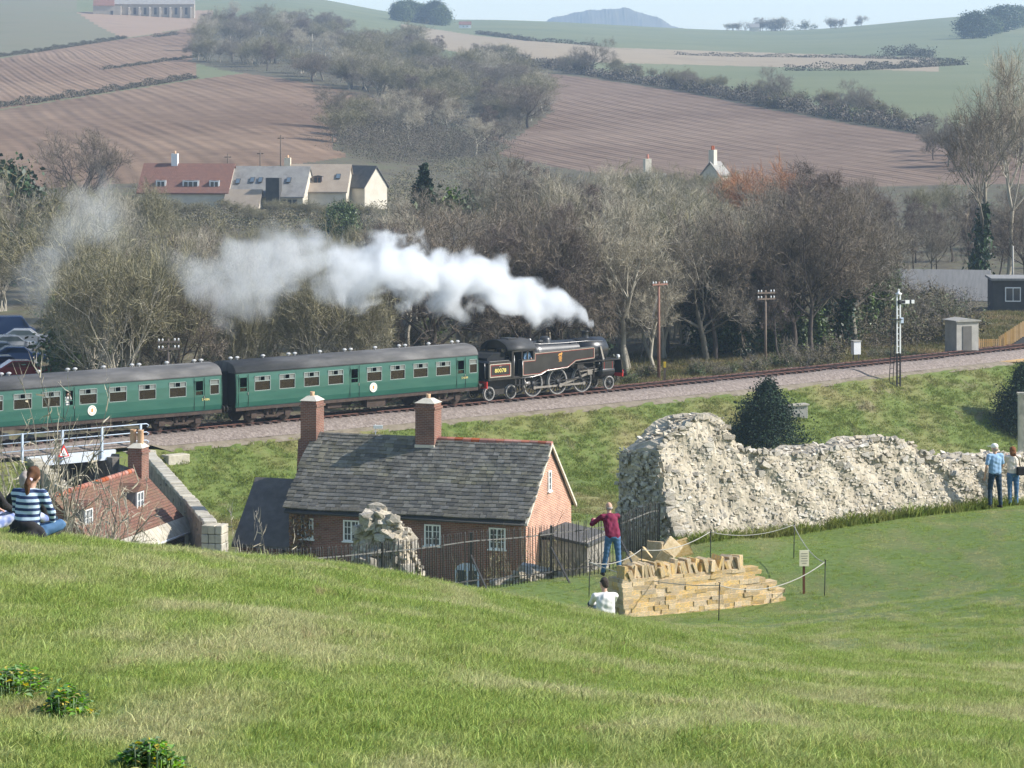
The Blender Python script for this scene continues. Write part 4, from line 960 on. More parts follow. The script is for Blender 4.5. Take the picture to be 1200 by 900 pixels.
for s_ in (-1, 1): MB().add([(HL - .06, s_ * (HW + .04), EZ - .12), (HL - .06, 0, RZ + .0), (HL - .06, 0, RZ - .16), (HL - .06, s_ * (HW + .04), EZ - .28), (HL + .06, s_ * (HW + .04), EZ - .12), (HL + .06, 0, RZ + .0), (HL + .06, 0, RZ - .16), (HL + .06, s_ * (HW + .04), EZ - .28)], [(0,1,2,3),(7,6,5,4),(0,4,5,1),(1,5,6,2),(2,6,7,3),(3,7,4,0)]).build('verge', 'verge_pale', CT)
MB().tube([(-6.2, -3.72, EZ - .16), (6.2, -3.72, EZ - .2)], .06, 8).build('gutter', 'dark_slate', CT)
def stack(parent, x, y, zb, zt, w, d, pot=True):
    b = MB(); b.box(x - w/2, x + w/2, y - d/2, y + d/2, zb, zt - .42); st = b.build('chimney', 'brick_brown', parent)
    MB().box(x - w/2 - .06, x + w/2 + .06, y - d/2 - .06, y + d/2 + .06, zt - .42, zt - .3).build('band', 'brick_brown', st)
    MB().box(x - w/2 + .01, x + w/2 - .01, y - d/2 + .01, y + d/2 - .01, zt - .3, zt - .12).build('neck', 'brick_brown', st)
    c = MB(); c.add([(x - w/2 - .04, y - d/2 - .04, zt - .12), (x + w/2 + .04, y - d/2 - .04, zt - .12), (x + w/2 + .04, y + d/2 + .04, zt - .12), (x - w/2 - .04, y + d/2 + .04, zt - .12), (x - .2, y - .2, zt + .1), (x + .2, y - .2, zt + .1), (x + .2, y + .2, zt + .1), (x - .2, y + .2, zt + .1)], [(0,3,2,1),(4,5,6,7),(0,1,5,4),(1,2,6,5),(2,3,7,6),(3,0,4,7)])
    c.build('cap', 'verge_pale', st)
    if pot: MB().lathe([(.1, zt + .08), (.12, zt + .3), (.09, zt + .3), (.07, zt + .08)], 12, (x, y, 0)).build('chimney_pot', 'pot', st)
    return st
stack(CT, -.15, 0, RZ - .9, RZ + 1.85, 1.0, .95)
st = stack(CT, -6.35, 0, GZ, RZ + 1.75, .85, .95)
MB().prism([(-.75, GZ), (.75, GZ), (.75, RZ - 2.6), (.48, RZ - .3), (-.48, RZ - .3), (-.75, RZ - 2.6)], -6.9, -6.1, 'X').build('chimney_breast', 'brick_brown', CT)
MB().box(-.66, .36, -.55, -.38, RZ - .62, RZ - .3).build('flashing', 'verge_pale', CT)
for lx in (-5.25, -2.83, 1.38, 4.68): casement(CT, lx, -wy, -1.42, .84, 1.02)
casement(CT, 6.12, 0, 1.0, .45, .98, 1, 3, ax='y', sgn=1)
dr = MB(); dr.prism([(2.55, GZ + .1), (3.75, GZ + .1), (3.75, -2.5)] + [(3.15 + .6 * math.cos(a), -2.5 + .35 * math.sin(a)) for a in np.linspace(.2, math.pi - .2, 8)] + [(2.55, -2.5)], -wy - .05, -wy + .05); d_ = dr.build('door', 'rail_paint', CT)
for k in (-1, 1): MB().box(3.15 + k * .28 - .2, 3.15 + k * .28 + .2, -wy - .07, -wy - .055, -3.6, -2.5).build('pane', 'house_glass', d_)
# low wing on the shaded side
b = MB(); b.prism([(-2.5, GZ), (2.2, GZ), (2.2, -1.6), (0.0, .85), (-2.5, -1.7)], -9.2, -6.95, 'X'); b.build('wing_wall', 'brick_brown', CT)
MB().prism([(-2.8, -1.95), (0, 1.0), (2.5, -1.8), (2.5, -1.95), (0, .84), (-2.8, -2.1)], -9.45, -6.15, 'X').build('wing_roof', 'wing_slate', CT)
cr = MB(); r_ = random.Random(3)
for i in range(900):
    x = -6.0 + abs(r_.gauss(0, .7)); z = r_.uniform(-3.6, .0) ; p = Vector((x, -wy - r_.uniform(.02, .25), z)); s = r_.uniform(.04, .1); n_ = Vector((r_.uniform(-1, 1), -1, r_.uniform(-1, 1))).normalized(); a = n_.orthogonal().normalized(); c_ = n_.cross(a)
    cr.add([p + a * s, p + c_ * s, p - a * s, p - c_ * s], [(0, 1, 2, 3)])
tag(cr.build('wall_creeper', 'creeper', CT), kind='stuff')

# ------------------------------------------------------------------ red tiled cottage by the bridge
def tile_mat(name, cols, row=.16, wid=.17):
    m, t = _mat(name); out = N(t, 'ShaderNodeOutputMaterial'); b = N(t, 'ShaderNodeBsdfPrincipled'); t.links.new(b.outputs[0], out.inputs[0]); b.inputs['Roughness'].default_value = .9
    tc = N(t, 'ShaderNodeTexCoord'); sx = N(t, 'ShaderNodeSeparateXYZ'); t.links.new(tc.outputs['Object'], sx.inputs[0]); cx = N(t, 'ShaderNodeCombineXYZ')
    t.links.new(sx.outputs[0], cx.inputs[0]); t.links.new(math_n(t, 'MULTIPLY', sx.outputs[2], 1.41), cx.inputs[1])
    br_ = N(t, 'ShaderNodeTexBrick'); t.links.new(cx.outputs[0], br_.inputs['Vector']); br_.inputs['Color1'].default_value = c4(cols[0]); br_.inputs['Color2'].default_value = c4(cols[1]); br_.inputs['Mortar'].default_value = c4(tuple(.45 * c for c in cols[0]))
    br_.inputs['Scale'].default_value = 1; br_.inputs['Brick Width'].default_value = wid; br_.inputs['Row Height'].default_value = row; br_.inputs['Mortar Size'].default_value = .014
    nz = N(t, 'ShaderNodeTexNoise', Scale=1.1, Detail=6.0, Roughness=.7); t.links.new(tc.outputs['Object'], nz.inputs['Vector'])
    rp = ramp(t, [(.42, (0, 0, 0)), (.7, (.75,) * 3)]); t.links.new(nz.outputs[0], rp.inputs[0]); col = mix(t, rp.outputs[0], br_.outputs[0], cols[2])
    t.links.new(col, b.inputs['Base Color']); bp = N(t, 'ShaderNodeBump'); bp.inputs['Distance'].default_value = .02; bp.invert = True; t.links.new(br_.outputs['Fac'], bp.inputs['Height']); t.links.new(bp.outputs[0], b.inputs['Normal'])
tile_mat('clay_tile', [(.15,.07,.048), (.22,.095,.06), (.17,.125,.07)])
tile_mat('clay_tile_far', [(.2,.1,.075), (.25,.12,.085), (.18,.1,.08)], .3, .35)
M('cheek_lead', [(.13,.13,.135), (.2,.2,.205)], 3)
M('render_cream', [(.6,.52,.38), (.68,.6,.46)], 1.5)
RC = thing('tiled_cottage', 'old cottage with mossy red clay tile roof and dormers below the bridge', 'house', (-20.3, 150.3, 0), math.atan2(10.6, 2.9))
rz_, ez_, hw_, hl_ = 1.2, -1.55, 2.75, 5.5
pit2 = math.atan2(rz_ - ez_, hw_)
b = MB(); b.prism([(-2.5, -5.2), (2.5, -5.2), (2.5, ez_ + .1), (0, rz_ - .15), (-2.5, ez_ + .1)], -5.3, 5.3, 'X'); b.build('walls', 'brick_brown', RC)
for s_ in (-1, 1):
    q = MB(); rows = 17
    for j in range(rows):                                  # lapped courses
        a0, a1 = j / rows, (j + 1.25) / rows
        y0, z0 = s_ * hw_ * (1 - a0), ez_ + (rz_ - ez_) * a0; y1, z1 = s_ * hw_ * (1 - a1) if a1 < 1 else 0, ez_ + (rz_ - ez_) * min(a1, 1)
        wob = .02 * math.sin(j)
        q.add([(-hl_, y0, z0 + .03 + wob), (hl_, y0, z0 + .03), (hl_, y1, z1), (-hl_, y1, z1), (-hl_, y0, z0 - .02), (hl_, y0, z0 - .02), (hl_, y1, z1 - .06), (-hl_, y1, z1 - .06)], [(0,1,2,3),(0,4,5,1),(1,5,6,2),(0,3,7,4),(7,6,5,4)])
    q.build('roof_slope', 'clay_tile', RC)
x = -hl_
while x < hl_ - .1: MB().tube([(x, 0, rz_ - .0), (x + .4, 0, rz_ - .01)], .13, 8).build('ridge_tile', 'ridge_red', RC); x += .42
x = -hl_
while x < hl_ - .1: MB().add([(x, -hw_ - .25, ez_ - .2), (x + .44, -hw_ - .25, ez_ - .2), (x + .44, -hw_ + .3, ez_ + .42), (x, -hw_ + .3, ez_ + .42), (x, -hw_ - .25, ez_ - .26), (x + .44, -hw_ - .25, ez_ - .26), (x + .44, -hw_ + .3, ez_ + .34), (x, -hw_ + .3, ez_ + .34)], [(0,1,2,3),(7,6,5,4),(0,4,5,1),(1,5,6,2),(2,6,7,3),(3,7,4,0)]).build('eaves_slate', 'pale_stone', RC); x += .46
MB().tube([(-hl_, -hw_ - .32, ez_ - .24), (hl_ - 1, -hw_ - .32, ez_ - .24)], .06, 8).build('gutter', 'frame_white', RC)
def dormer(parent, x, yw, zb, w, h, hw, rz, pit, roof_mat, up=.12):
    "gabled dormer facing -Y; window plane at local y = yw"
    yb = -(rz - (zb + h)) / math.tan(pit)
    d = MB(); d.add([(x - w/2, yw, zb), (x - w/2, yw, zb + h), (x - w/2, yb, zb + h), (x + w/2, yw, zb), (x + w/2, yw, zb + h), (x + w/2, yb, zb + h), (x - w/2, yw - .0, zb), (x + w/2, yw, zb)], [(0, 1, 2), (3, 5, 4), (0, 3, 4, 1)])
    do = d.build('dormer', 'cheek_lead', parent)
    yr = -(rz - (zb + h + up + .2)) / math.tan(pit)
    r0 = MB(); r0.add([(x - w/2 - .1, yw - .12, zb + h - .03), (x + w/2 + .1, yw - .12, zb + h - .03), (x, yw - .12, zb + h + up + .22), (x - w/2 - .1, yb + .2, zb + h - .03), (x + w/2 + .1, yb + .2, zb + h - .03), (x, yr + .2, zb + h + up + .22)], [(0, 1, 2), (0, 2, 5, 3), (1, 4, 5, 2), (0, 3, 4, 1)])
    r0.build('dormer_roof', roof_mat, do)
    return do
for lx in (2.0, -4.4):
    dd = dormer(RC, lx, -1.4, -.42, .95, 1.0, hw_, rz_, pit2, 'clay_tile'); casement(dd, lx, -1.41, -.39, .88, .92, 2, 2)
st = stack(RC, 5.05, -.1, rz_ - 1.4, rz_ + 1.25, .95, .75, False)
for k, dy_ in enumerate((-.22, .2)): MB().lathe([(.14, rz_ + 1.2), (.17, rz_ + 1.6), (.15, rz_ + 1.95), (.18, rz_ + 2.0), (.11, rz_ + 2.0), (.1, rz_ + 1.3)], 12, (5.05 + .05 * k, dy_, 0)).build('chimney_pot', 'pot', st)
# ------------------------------------------------------------------ ruined castle wall
M('rubble_core', [(.3,.255,.185), (.42,.365,.275), (.5,.445,.345)], 2.5, bump=.06, bscale=6, rough=.95)
M('rubble_stone', [(.3,.26,.19), (.42,.37,.29), (.53,.485,.4)], 3, jitter=.28, bump=.02, bscale=14, rough=.95)
M('gold_stone', [(.5,.32,.11), (.66,.45,.19), (.74,.56,.3)], 4, jitter=.24, bump=.012, bscale=16, rough=.9, big=(2.2, (.32,.3,.26), .55))
M('slab_stone', [(.44,.3,.13), (.56,.4,.2), (.62,.5,.32)], 3, jitter=.2, bump=.012, bscale=12)
def hull_arr(rng, n=20):
    "angular broken stone: convex hull of scattered points"
    bm = bmesh.new(); P = rng.uniform(-1, 1, (n, 3)); P = np.sign(P) * np.abs(P) ** .38
    for p in P: bm.verts.new(p)
    bmesh.ops.convex_hull(bm, input=bm.verts); bmesh.ops.delete(bm, geom=[v for v in bm.verts if not v.link_faces], context='VERTS')
    bmesh.ops.triangulate(bm, faces=bm.faces); bm.verts.index_update()
    V = np.array([v.co for v in bm.verts]); Fc = np.array([[v.index for v in f.verts] for f in bm.faces]); bm.free(); return V, Fc
def block_arr(rng, bev=.12, jit=.05):
    "squared stone with chipped edges"
    bm = bmesh.new(); bmesh.ops.create_cube(bm, size=2); bmesh.ops.bevel(bm, geom=list(bm.edges), offset=bev, segments=1, affect='EDGES', profile=.6)
    bmesh.ops.triangulate(bm, faces=bm.faces); bm.verts.index_update()
    V = np.array([v.co for v in bm.verts]); V = V + rng.normal(0, jit, V.shape)
    Fc = np.array([[v.index for v in f.verts] for f in bm.faces]); bm.free(); return V, Fc
HULLS = [hull_arr(np.random.default_rng(i)) for i in range(40)]
STONES = [np_mesh('stone', *hull_arr(np.random.default_rng(60 + i), 22), 'rubble_stone') for i in range(10)]
srng = np.random.default_rng(21)
def rubble(pts, nrm, sizes, seed=0, flat=(1.15, .68, .32)):
    "many stones as one array mesh: verts, faces"
    rng = np.random.default_rng(seed); Vs, Fs, o = [], [], 0
    for p, n, s in zip(pts, nrm, sizes):
        V, Fc = HULLS[rng.integers(0, 40)]; V = V * .82 * np.array([s * flat[0] * rng.uniform(.7, 1.3), s * flat[2] * rng.uniform(.7, 1.2), s * flat[1] * rng.uniform(.6, 1.2)])
        q = Vector((0, -1, 0)).rotation_difference(Vector(n)).to_matrix() @ Matrix.Rotation(rng.uniform(-.28, .28), 3, 'Y') @ Matrix.Rotation(rng.uniform(-.35, .35), 3, 'X')
        Vs.append(V @ np.array(q).T + np.array(p)); Fs.append(Fc + o); o += len(V)
    return np.concatenate(Vs), np.concatenate(Fs)
RU = thing('ruined_wall', 'long ruined castle wall of pale grey rubble stone with broken top', 'ruin', (4.225, 78, 0), R(35))
cX, sX = math.cos(R(35)), math.sin(R(35))
def r_world(s, y): return 4.225 + cX * s - sX * y, 78 + sX * s + cX * y
TOPU = [(762,527),(768,516),(776,510),(790,498),(800,492),(812,484),(826,482),(840,484),(848,495),(856,508),(868,520),(880,526),(905,528),(940,529),(970,521),(1000,521),(1018,513),(1035,511),(1062,512),(1074,520),(1088,531),(1100,534),(1120,535),(1150,533),(1205,532),(1260,534)]
TS, TZ, TB = [], [], []
for u, v in TOPU:
    yb = 1.2
    for _ in range(12):
        k = (u - 600) / F; s = (k * (78 + cX * yb) - 4.225 + sX * yb) / (cX - k * sX); x_, y_ = r_world(s, yb); z = zv(v, y_)
        yb = .38 * max(0, z - H(x_, y_))
    TS.append(s); TZ.append(z - .1); TB.append(yb)
ORD = np.argsort(TS); TS, TZ = np.array(TS)[ORD], np.array(TZ)[ORD]
SMAX = TS[-1]; nS, nT = 190, 26
ss_ = np.linspace(0, SMAX, nS); Vg = []
rr = np.random.default_rng(9)
lump = lambda s, t: .16 * math.sin(s * 2.1 + t * 3) * math.sin(t * 5 + s) + .1 * math.sin(s * 5.3 + 1.7 * t * 7)
def face_pt(s, t):
    zt = float(np.interp(s, TS, TZ)); x_, y_ = r_world(s, 0); zb = H(x_, y_) - .35
    h = zt - zb; return Vector((s + .05 * math.sin(9 * t + s), .36 * (h - .3) * t + .5 * lump(s, t) * (.35 + .65 * t), zb + h * t))
for s in ss_:
    row = [face_pt(s, j / nT) for j in range(nT + 1)]
    tp = row[-1]; row += [Vector((s, tp.y + (2.5 - tp.y) * k, tp.z + .12 * math.sin(s * 3 + k * 4) - .15 * k)) for k in (.3, .65, 1)]
    row += [Vector((s, 2.5, row[0].z))]
    Vg.append(row)
V = np.array([[tuple(p) for p in r_] for r_ in Vg]); V += rr.normal(0, .012, V.shape)
r_, c_ = V.shape[:2]; idx = np.arange(r_ * c_).reshape(r_, c_)
q = np.stack([idx[:-1, :-1], idx[1:, :-1], idx[1:, 1:], idx[:-1, 1:]], -1).reshape(-1, 4)
core = MB(); core.add(V.reshape(-1, 3), [tuple(f) for f in q]); core.f += [tuple(idx[0, ::-1]), tuple(idx[-1])]; core.smooth += [False] * 2
core.build('wall_core', 'rubble_core', RU)
pts, nr, sz = [], [], []
for i in range(8200):
    s = srng.uniform(0, SMAX); t = srng.uniform(.02, 1.0); p = face_pt(s, t); pts.append(p + Vector((0, srng.uniform(-.02, .05), 0))); nr.append((srng.normal(0, .2), -1, .38 + srng.normal(0, .2))); sz.append(.032 + .075 * srng.beta(1.2, 3.2))
for i in range(900):                                        # broken shaded end
    z0, z1 = V[0, 0, 2], TZ[0]; t = srng.uniform(0, 1); yf = face_pt(0, t).y; pts.append(Vector((srng.uniform(-.12, .08), srng.uniform(yf, 2.5), z0 + (z1 - z0) * t))); nr.append((-1, srng.normal(0, .25), srng.normal(0, .2))); sz.append(.04 + .08 * srng.beta(1.3, 2.5))
for i in range(900):                                        # broken top
    s = srng.uniform(.2, SMAX); tp = face_pt(s, 1); pts.append(Vector((s, srng.uniform(tp.y - .05, 2.1), tp.z + srng.uniform(-.16, .05)))); nr.append((srng.normal(0, .4), -.7, 1)); sz.append(.05 + .09 * srng.beta(1.3, 2.2))
Vr, Fr = rubble(pts, nr, sz, 5)
ro = put('rubble', np_mesh('rubble', Vr, Fr, 'rubble_stone'), RU); ro['kind'] = 'stuff'
for i in range(290):
    s = srng.uniform(.05, SMAX - .5); t = srng.choice([srng.uniform(.05, 1), srng.uniform(.75, 1.0), 1.0]); p = face_pt(s, t)
    k = .05 + .1 * srng.beta(1.4, 3)
    put('stone', STONES[i % 10], RU, p + Vector((0, .02, srng.uniform(-.03, .06))), (srng.uniform(-.5, .2), srng.uniform(-.4, .4), srng.uniform(-.5, .5)), (k * srng.uniform(.9, 1.5), k * .7, k * srng.uniform(.55, .85)))
# corner quoins at the fence end
for i in range(14):
    t = .04 + i * .042; p = face_pt(.12, t); put('stone', STONES[i % 10], RU, p + Vector((.02, .05, 0)), (0, 0, srng.uniform(-.1, .1)), (.2, .15, .085))
# isolated stump of ruin in front of the cottage, and low rubble by the fence
def rubble_heap(name, label, base, prof, depth, n_small, n_big, seed, rz=0, lean=.25):
    "prof: list of (x, height)"
    rng = np.random.default_rng(seed); o = thing(name, label, 'ruin', base, rz); xs = [p[0] for p in prof]; hs = [p[1] for p in prof]
    w0, w1 = xs[0], xs[-1]; nx, nz = 40, 14; g_ = []
    for i in range(nx + 1):
        x = w0 + (w1 - w0) * i / nx; h = float(np.interp(x, xs, hs)); e_ = math.sin(math.pi * i / nx) ** .5
        r_ = [Vector((x + rng.normal(0, .03), -depth / 2 * e_ * (1 - lean * j / nz) + .12 * math.sin(x * 4 + j * .9) + rng.normal(0, .03), -1.2 + (h + 1.2) * j / nz)) for j in range(nz + 1)]
        r_ += [Vector((x, depth / 2 * e_ * (1 - lean * j / nz), -1.2 + (h + 1.2) * j / nz)) for j in range(nz, -1, -2)]
        g_.append(r_)
    V = np.array([[tuple(p) for p in r_] for r_ in g_]); a, c = V.shape[:2]; ix = np.arange(a * c).reshape(a, c)
    q = np.stack([ix[:-1, :-1], ix[1:, :-1], ix[1:, 1:], ix[:-1, 1:]], -1).reshape(-1, 4)
    mb = MB(); mb.add(V.reshape(-1, 3), [tuple(f) for f in q]); mb.f += [tuple(ix[0, ::-1]), tuple(ix[-1])]; mb.smooth += [False] * 2; mb.build('core', 'rubble_core', o)
    P, Nn, Z = [], [], []
    for i in range(n_small):
        a_ = rng.integers(0, a); j = rng.integers(0, nz + 3); P.append(Vector(V[a_, min(j, c - 1)])); Nn.append((rng.normal(0, .4), -1, rng.uniform(0, .6))); Z.append(.04 + .09 * rng.beta(1.3, 2.5))
    Vr, Fr = rubble(P, Nn, Z, seed); ro = put('rubble', np_mesh('rubble', Vr, Fr, 'rubble_stone'), o); ro['kind'] = 'stuff'
    for i in range(n_big):
        a_ = rng.integers(1, a - 1); j = rng.integers(1, nz + 2); k = rng.uniform(.12, .26); put('stone', STONES[i % 10], o, V[a_, j], (rng.uniform(-.3, .3), rng.uniform(-.4, .4), rng.uniform(-3, 3)), (k, k * .8, k * .6))
    return o
rubble_heap('ruin_stump', 'tall broken stump of ruined stone standing behind the iron fence', (xu(455, 84), 84, zv(672, 84)), [(-.98, .5), (-.95, .9), (-.8, 1.05), (-.72, 1.45), (-.5, 1.62), (-.2, 1.72), (0, 1.6), (.3, 1.35), (.45, 1.1), (.6, .7), (.75, .45), (.92, .1), (1.0, -.1)], 1.4, 700, 90, 31)
rubble_heap('rubble_bank', 'low heap of pale rubble just behind the iron fence', (xu(620, 79), 79, zv(690, 79)), [(-1.0, .05), (-.6, .25), (-.2, .42), (.2, .5), (.5, .45), (.85, .4), (1.0, .1)], .9, 380, 50, 32)

# ------------------------------------------------------------------ sample of dry stone walling
YW = thing('dry_stone_wall', 'short new golden dry stone wall with upright coping stones on the lawn', 'wall', (2.456, 67, 0), R(31))
def yw_ground(s): return H(2.456 + math.cos(R(31)) * s, 67 + math.sin(R(31)) * s)
z_base = min(yw_ground(0), yw_ground(2), yw_ground(4)) - .02
GS = []
for k in range(10):
    rng = np.random.default_rng(100 + k); Vb, Fb = block_arr(rng, .05, .02); GS.append(np_mesh('stone', Vb, Fb, 'gold_stone'))
rw = random.Random(17); z = z_base - .05; CH = [.1, .095, .105, .085, .1, .08, .1, .09, .085, .08]
for j, h in enumerate(CH):
    f0 = j / len(CH); s = .0 + rw.uniform(-.02, .02) + .02 * f0; end = 4.3 - 1.05 * f0 ** 1.2 + rw.uniform(-.1, .1)
    while s < end:
        L = rw.choice((.13, .18, .22, .26, .3, .36, .42)); 
        put('stone', rw.choice(GS), YW, (s + L / 2, .13 + .012 * j + rw.uniform(-.018, .018), z + h / 2), (rw.uniform(-.05, .05), rw.uniform(-.03, .03), rw.uniform(-.06, .06)), (L * .53, .14, h * .545))
        s += L + .004
    y = .27
    for _ in range(2):                                       # end stones
        put('stone', rw.choice(GS), YW, (.1 + rw.uniform(-.02, .02), y + .09, z + h / 2), (0, 0, rw.uniform(-.1, .1)), (.125, .105, h * .51)); y += .2
    z += h
MB().prism([(.1, z_base - .1), (4.2, z_base - .1), (3.15, z - .04), (.12, z - .04)], .18, .6).build('wall_core', 'rubble_core', YW)
s = .12
while s < 3.2:
    th = rw.uniform(.06, .12); hh = rw.uniform(.2, .36)
    put('coping_stone', rw.choice(GS), YW, (s, .3 + rw.uniform(-.03, .03), z + hh * .42), (rw.uniform(-.1, .1), rw.uniform(-.55, -.12) if rw.random() < .75 else rw.uniform(.0, .3), rw.uniform(-.2, .2)), (th * .52, rw.uniform(.15, .22), hh * .5)); s += th + rw.uniform(.005, .03)
# big loose slabs behind it
SLB = []
for k in range(5):
    rng = np.random.default_rng(300 + k); Vb, Fb = block_arr(rng, .05, .1); SLB.append(np_mesh('stone_slab', Vb, Fb, 'slab_stone'))
slabs = [(741,656,74,.55,.14,.5,.6,'thin golden slab leaning at the end of the slab row by the iron fence'),(752,652,74.5,.5,.12,.55,.9,'golden slab tilted against its neighbour near the fence stay'),
         (766,648,75,.6,.18,.72,.15,'tall upright grey slab in the row of loose golden slabs'),(778,655,74.2,.5,.2,.45,.5,'pale square block lying before the upright grey slab'),
         (784,646,75.2,.75,.14,.6,-.8,'long golden slab leaning left beside the ruin corner'),(799,648,75.5,.6,.2,.55,-.35,'broad pale slab propped against the ruin corner'),(757,664,73.6,.5,.16,.3,.2,'small golden slab lying flat in the grass below the leaning slabs')]
for i, (u, v, Y, w, th, h, tilt, lb) in enumerate(slabs):
    p = on(u, Y); o = put('stone_slab', SLB[i % 5], None, p + Vector((0, 0, h * .34)), (rw.uniform(-.25, .1), tilt, rw.uniform(-.5, .5)), (w * .33, th * .42, h * .36)); tag(o, lb, 'stone', 'loose golden slabs beside the fence')
for i, (u, v) in enumerate([(806,664),(812,660),(818,664),(824,661),(830,665),(836,663),(815,666),(808,668)]):
    p = on(u, 72.6 + .1 * i); o = put('building_stone', GS[i], None, p + Vector((0, 0, .06)), (rw.uniform(-.3, .3), rw.uniform(-.3, .3), rw.uniform(0, 3)), (.15, .11, .07)); tag(o, 'small golden stone in the loose pile behind the dry stone wall', 'stone', 'loose pile of small golden stones')

# ------------------------------------------------------------------ iron fence
M('iron', [(.035,.034,.033), (.07,.066,.06)], 5, rough=.6); M('iron_pale', [(.1,.097,.09), (.17,.16,.145)], 4, rough=.6)
FN = thing('iron_fence', 'tall black iron bar fence with diagonal stays above the ditch', 'fence')
FP = [(300, 60.8), (329, 62), (448, 66), (552, 70), (646, 72.8), (714, 74.1), (726, 74.3), (772, 78.2)]
path = [Vector((xu(u, Y), Y)) for u, Y in FP]
bar_me = MB().tube([(0, 0, -.25), (0, 0, 1.27), (0, 0, 1.34)], [.0115, .0115, .003], 6).mesh('bar', 'iron')
def walk(path, step):
    out = []; rem = 0.0
    for a, b_ in zip(path[:-1], path[1:]):
        L = (b_ - a).length; t_ = rem
        while t_ < L: out.append((a + (b_ - a) * t_ / L)); t_ += step
        rem = t_ - L
    return out
for p in walk(path, .123): put('bar', bar_me, FN, (p.x, p.y, H(p.x, p.y)), (rnd.uniform(-.02, .02), rnd.uniform(-.025, .025), 0))
for hgt in (1.1, .2):
    w = walk(path, .8) + [path[-1]]
    b = MB()
    for a, c in zip(w[:-1], w[1:]): b.bar((a.x, a.y, H(a.x, a.y) + hgt), (c.x, c.y, H(c.x, c.y) + hgt), .012, .026)
    b.build('rail', 'iron_pale' if hgt > 1 else 'iron', FN)
for u, Y, st in [(448, 66, 0), (552, 70, 1), (646, 72.8, 1), (726, 74.2, 1), (772, 78.2, 0), (350, 62.7, 0)]:
    p = on(u, Y); MB().box(p.x - .03, p.x + .03, p.y - .03, p.y + .03, p.z - .3, p.z + 1.3).build('post', 'iron', FN)
    if st: q = on(u + 24, Y - 1.6); MB().bar((p.x, p.y - .03, p.z + .78), (q.x, q.y, q.z - .05), .035).build('stay', 'iron', FN)
# roped-off area
M('rope', [(.34,.32,.27), (.44,.42,.37)], 8); M('post_black', [(.03,.03,.03)]); M('post_brown', [(.14,.055,.03)]); M('notice', [(.82,.74,.52)]); M('notice_text', [(.25,.2,.15)])
RPT = [(690, 69.5), (751, 71.5), (832, 73.8), (930, 74.6), (966, 69.2), (842, 65.6)]
LBR = ['thin black rope post beside the man in the white shirt', 'thin black rope post in front of the loose slabs', 'thin black rope post behind the dry stone wall', 'thin black rope post farthest from the wall towards the ruin', 'thin black rope post just right of the small notice board', 'thin black rope post in front of the dry stone wall face']
tops = []
for (u, Y), lb in zip(RPT, LBR):
    p = on(u, Y); h = .78; tops.append(Vector((p.x, p.y, p.z + h))); o = thing('rope_post', lb, 'post', p, 0, 'rope posts round the dry stone wall')
    MB().tube([(0, 0, -.2), (.02, 0, h - .06)], .012, 6).build('shaft', 'post_black', o); MB().tube([(.02, 0, h - .06), (.02, 0, h), (.035, 0, h + .05), (.0, 0, h + .06)], .014, 6).build('hook', 'post_black', o)
LRP = ['pale rope sagging before the man in the maroon jumper', 'pale rope running behind the upright coping stones', 'pale rope strung across the lawn behind the golden wall', 'pale rope passing behind the notice board', 'pale rope crossing in front of the notice post to the wall', 'pale rope looped past the shaded end of the golden wall']
for i in range(6):
    a, c = tops[i], tops[(i + 1) % 6]; n_ = 12; sag = .16 if i != 4 else .3
    b = MB(); b.tube([a.lerp(c, k / n_) - Vector((0, 0, sag * 4 * (k / n_) * (1 - k / n_))) for k in range(n_ + 1)], .01, 6); tag(b.build('rope', 'rope'), LRP[i], 'rope', 'ropes round the dry stone wall')
p = on(942, 70.0); nb = thing('notice_board', 'small cream notice board on a brown post inside the ropes', 'sign', p, R(8))
MB().box(-.025, .025, -.02, .02, -.2, .72).build('post', 'post_brown', nb); bd = MB().box(-.11, .11, -.045, -.022, .62, .98).build('board', 'notice', nb)
for k, w in enumerate((.15, .16, .13, .16, .1)): MB().box(-w / 2, w / 2, -.049, -.046, .9 - k * .055, .912 - k * .055).build('text_line', 'notice_text', bd)

# ------------------------------------------------------------------ people
M('skin', [(.5,.29,.2), (.56,.34,.25)], 6, rough=.6); M('hair_brown', [(.07,.03,.015), (.12,.055,.025)], 20); M('hair_auburn', [(.16,.06,.025), (.24,.1,.04)], 20); M('hair_dark', [(.03,.022,.016), (.06,.045,.035)], 20); M('hair_grey', [(.3,.25,.22), (.4,.35,.31)], 20)
M('maroon', [(.155,.012,.04), (.2,.018,.055)], 4); M('denim', [(.05,.12,.23), (.09,.18,.31)], 6); M('dark_denim', [(.012,.03,.055), (.02,.045,.075)], 5); M('shirt_white', [(.7,.67,.62), (.78,.76,.72)], 4); M('shirt_blue', [(.2,.33,.5), (.26,.4,.56)], 4); M('cap_white', [(.8,.77,.68)]); M('cream_top', [(.66,.55,.45), (.74,.65,.56)], 4); M('black_cloth', [(.012,.011,.012), (.03,.028,.03)], 4); M('shoe', [(.02,.018,.016)]); M('scrunchie', [(.6,.5,.6)]); M('patterned', [(.15,.2,.4), (.6,.6,.65)], 14, detail=0)
m, t = _mat('striped'); out = N(t, 'ShaderNodeOutputMaterial'); bb = N(t, 'ShaderNodeBsdfPrincipled'); t.links.new(bb.outputs[0], out.inputs[0]); bb.inputs['Roughness'].default_value = .9
tc = N(t, 'ShaderNodeTexCoord'); sxx = N(t, 'ShaderNodeSeparateXYZ'); t.links.new(tc.outputs['Object'], sxx.inputs[0])
rp = ramp(t, [(.3, (.02,.04,.11)), (.5, (.5,.62,.72))]); t.links.new(math_n(t, 'FRACT', math_n(t, 'MULTIPLY', sxx.outputs[2], 13.5)), rp.inputs[0]); rp.color_ramp.interpolation = 'CONSTANT'; t.links.new(rp.outputs[0], bb.inputs['Base Color'])
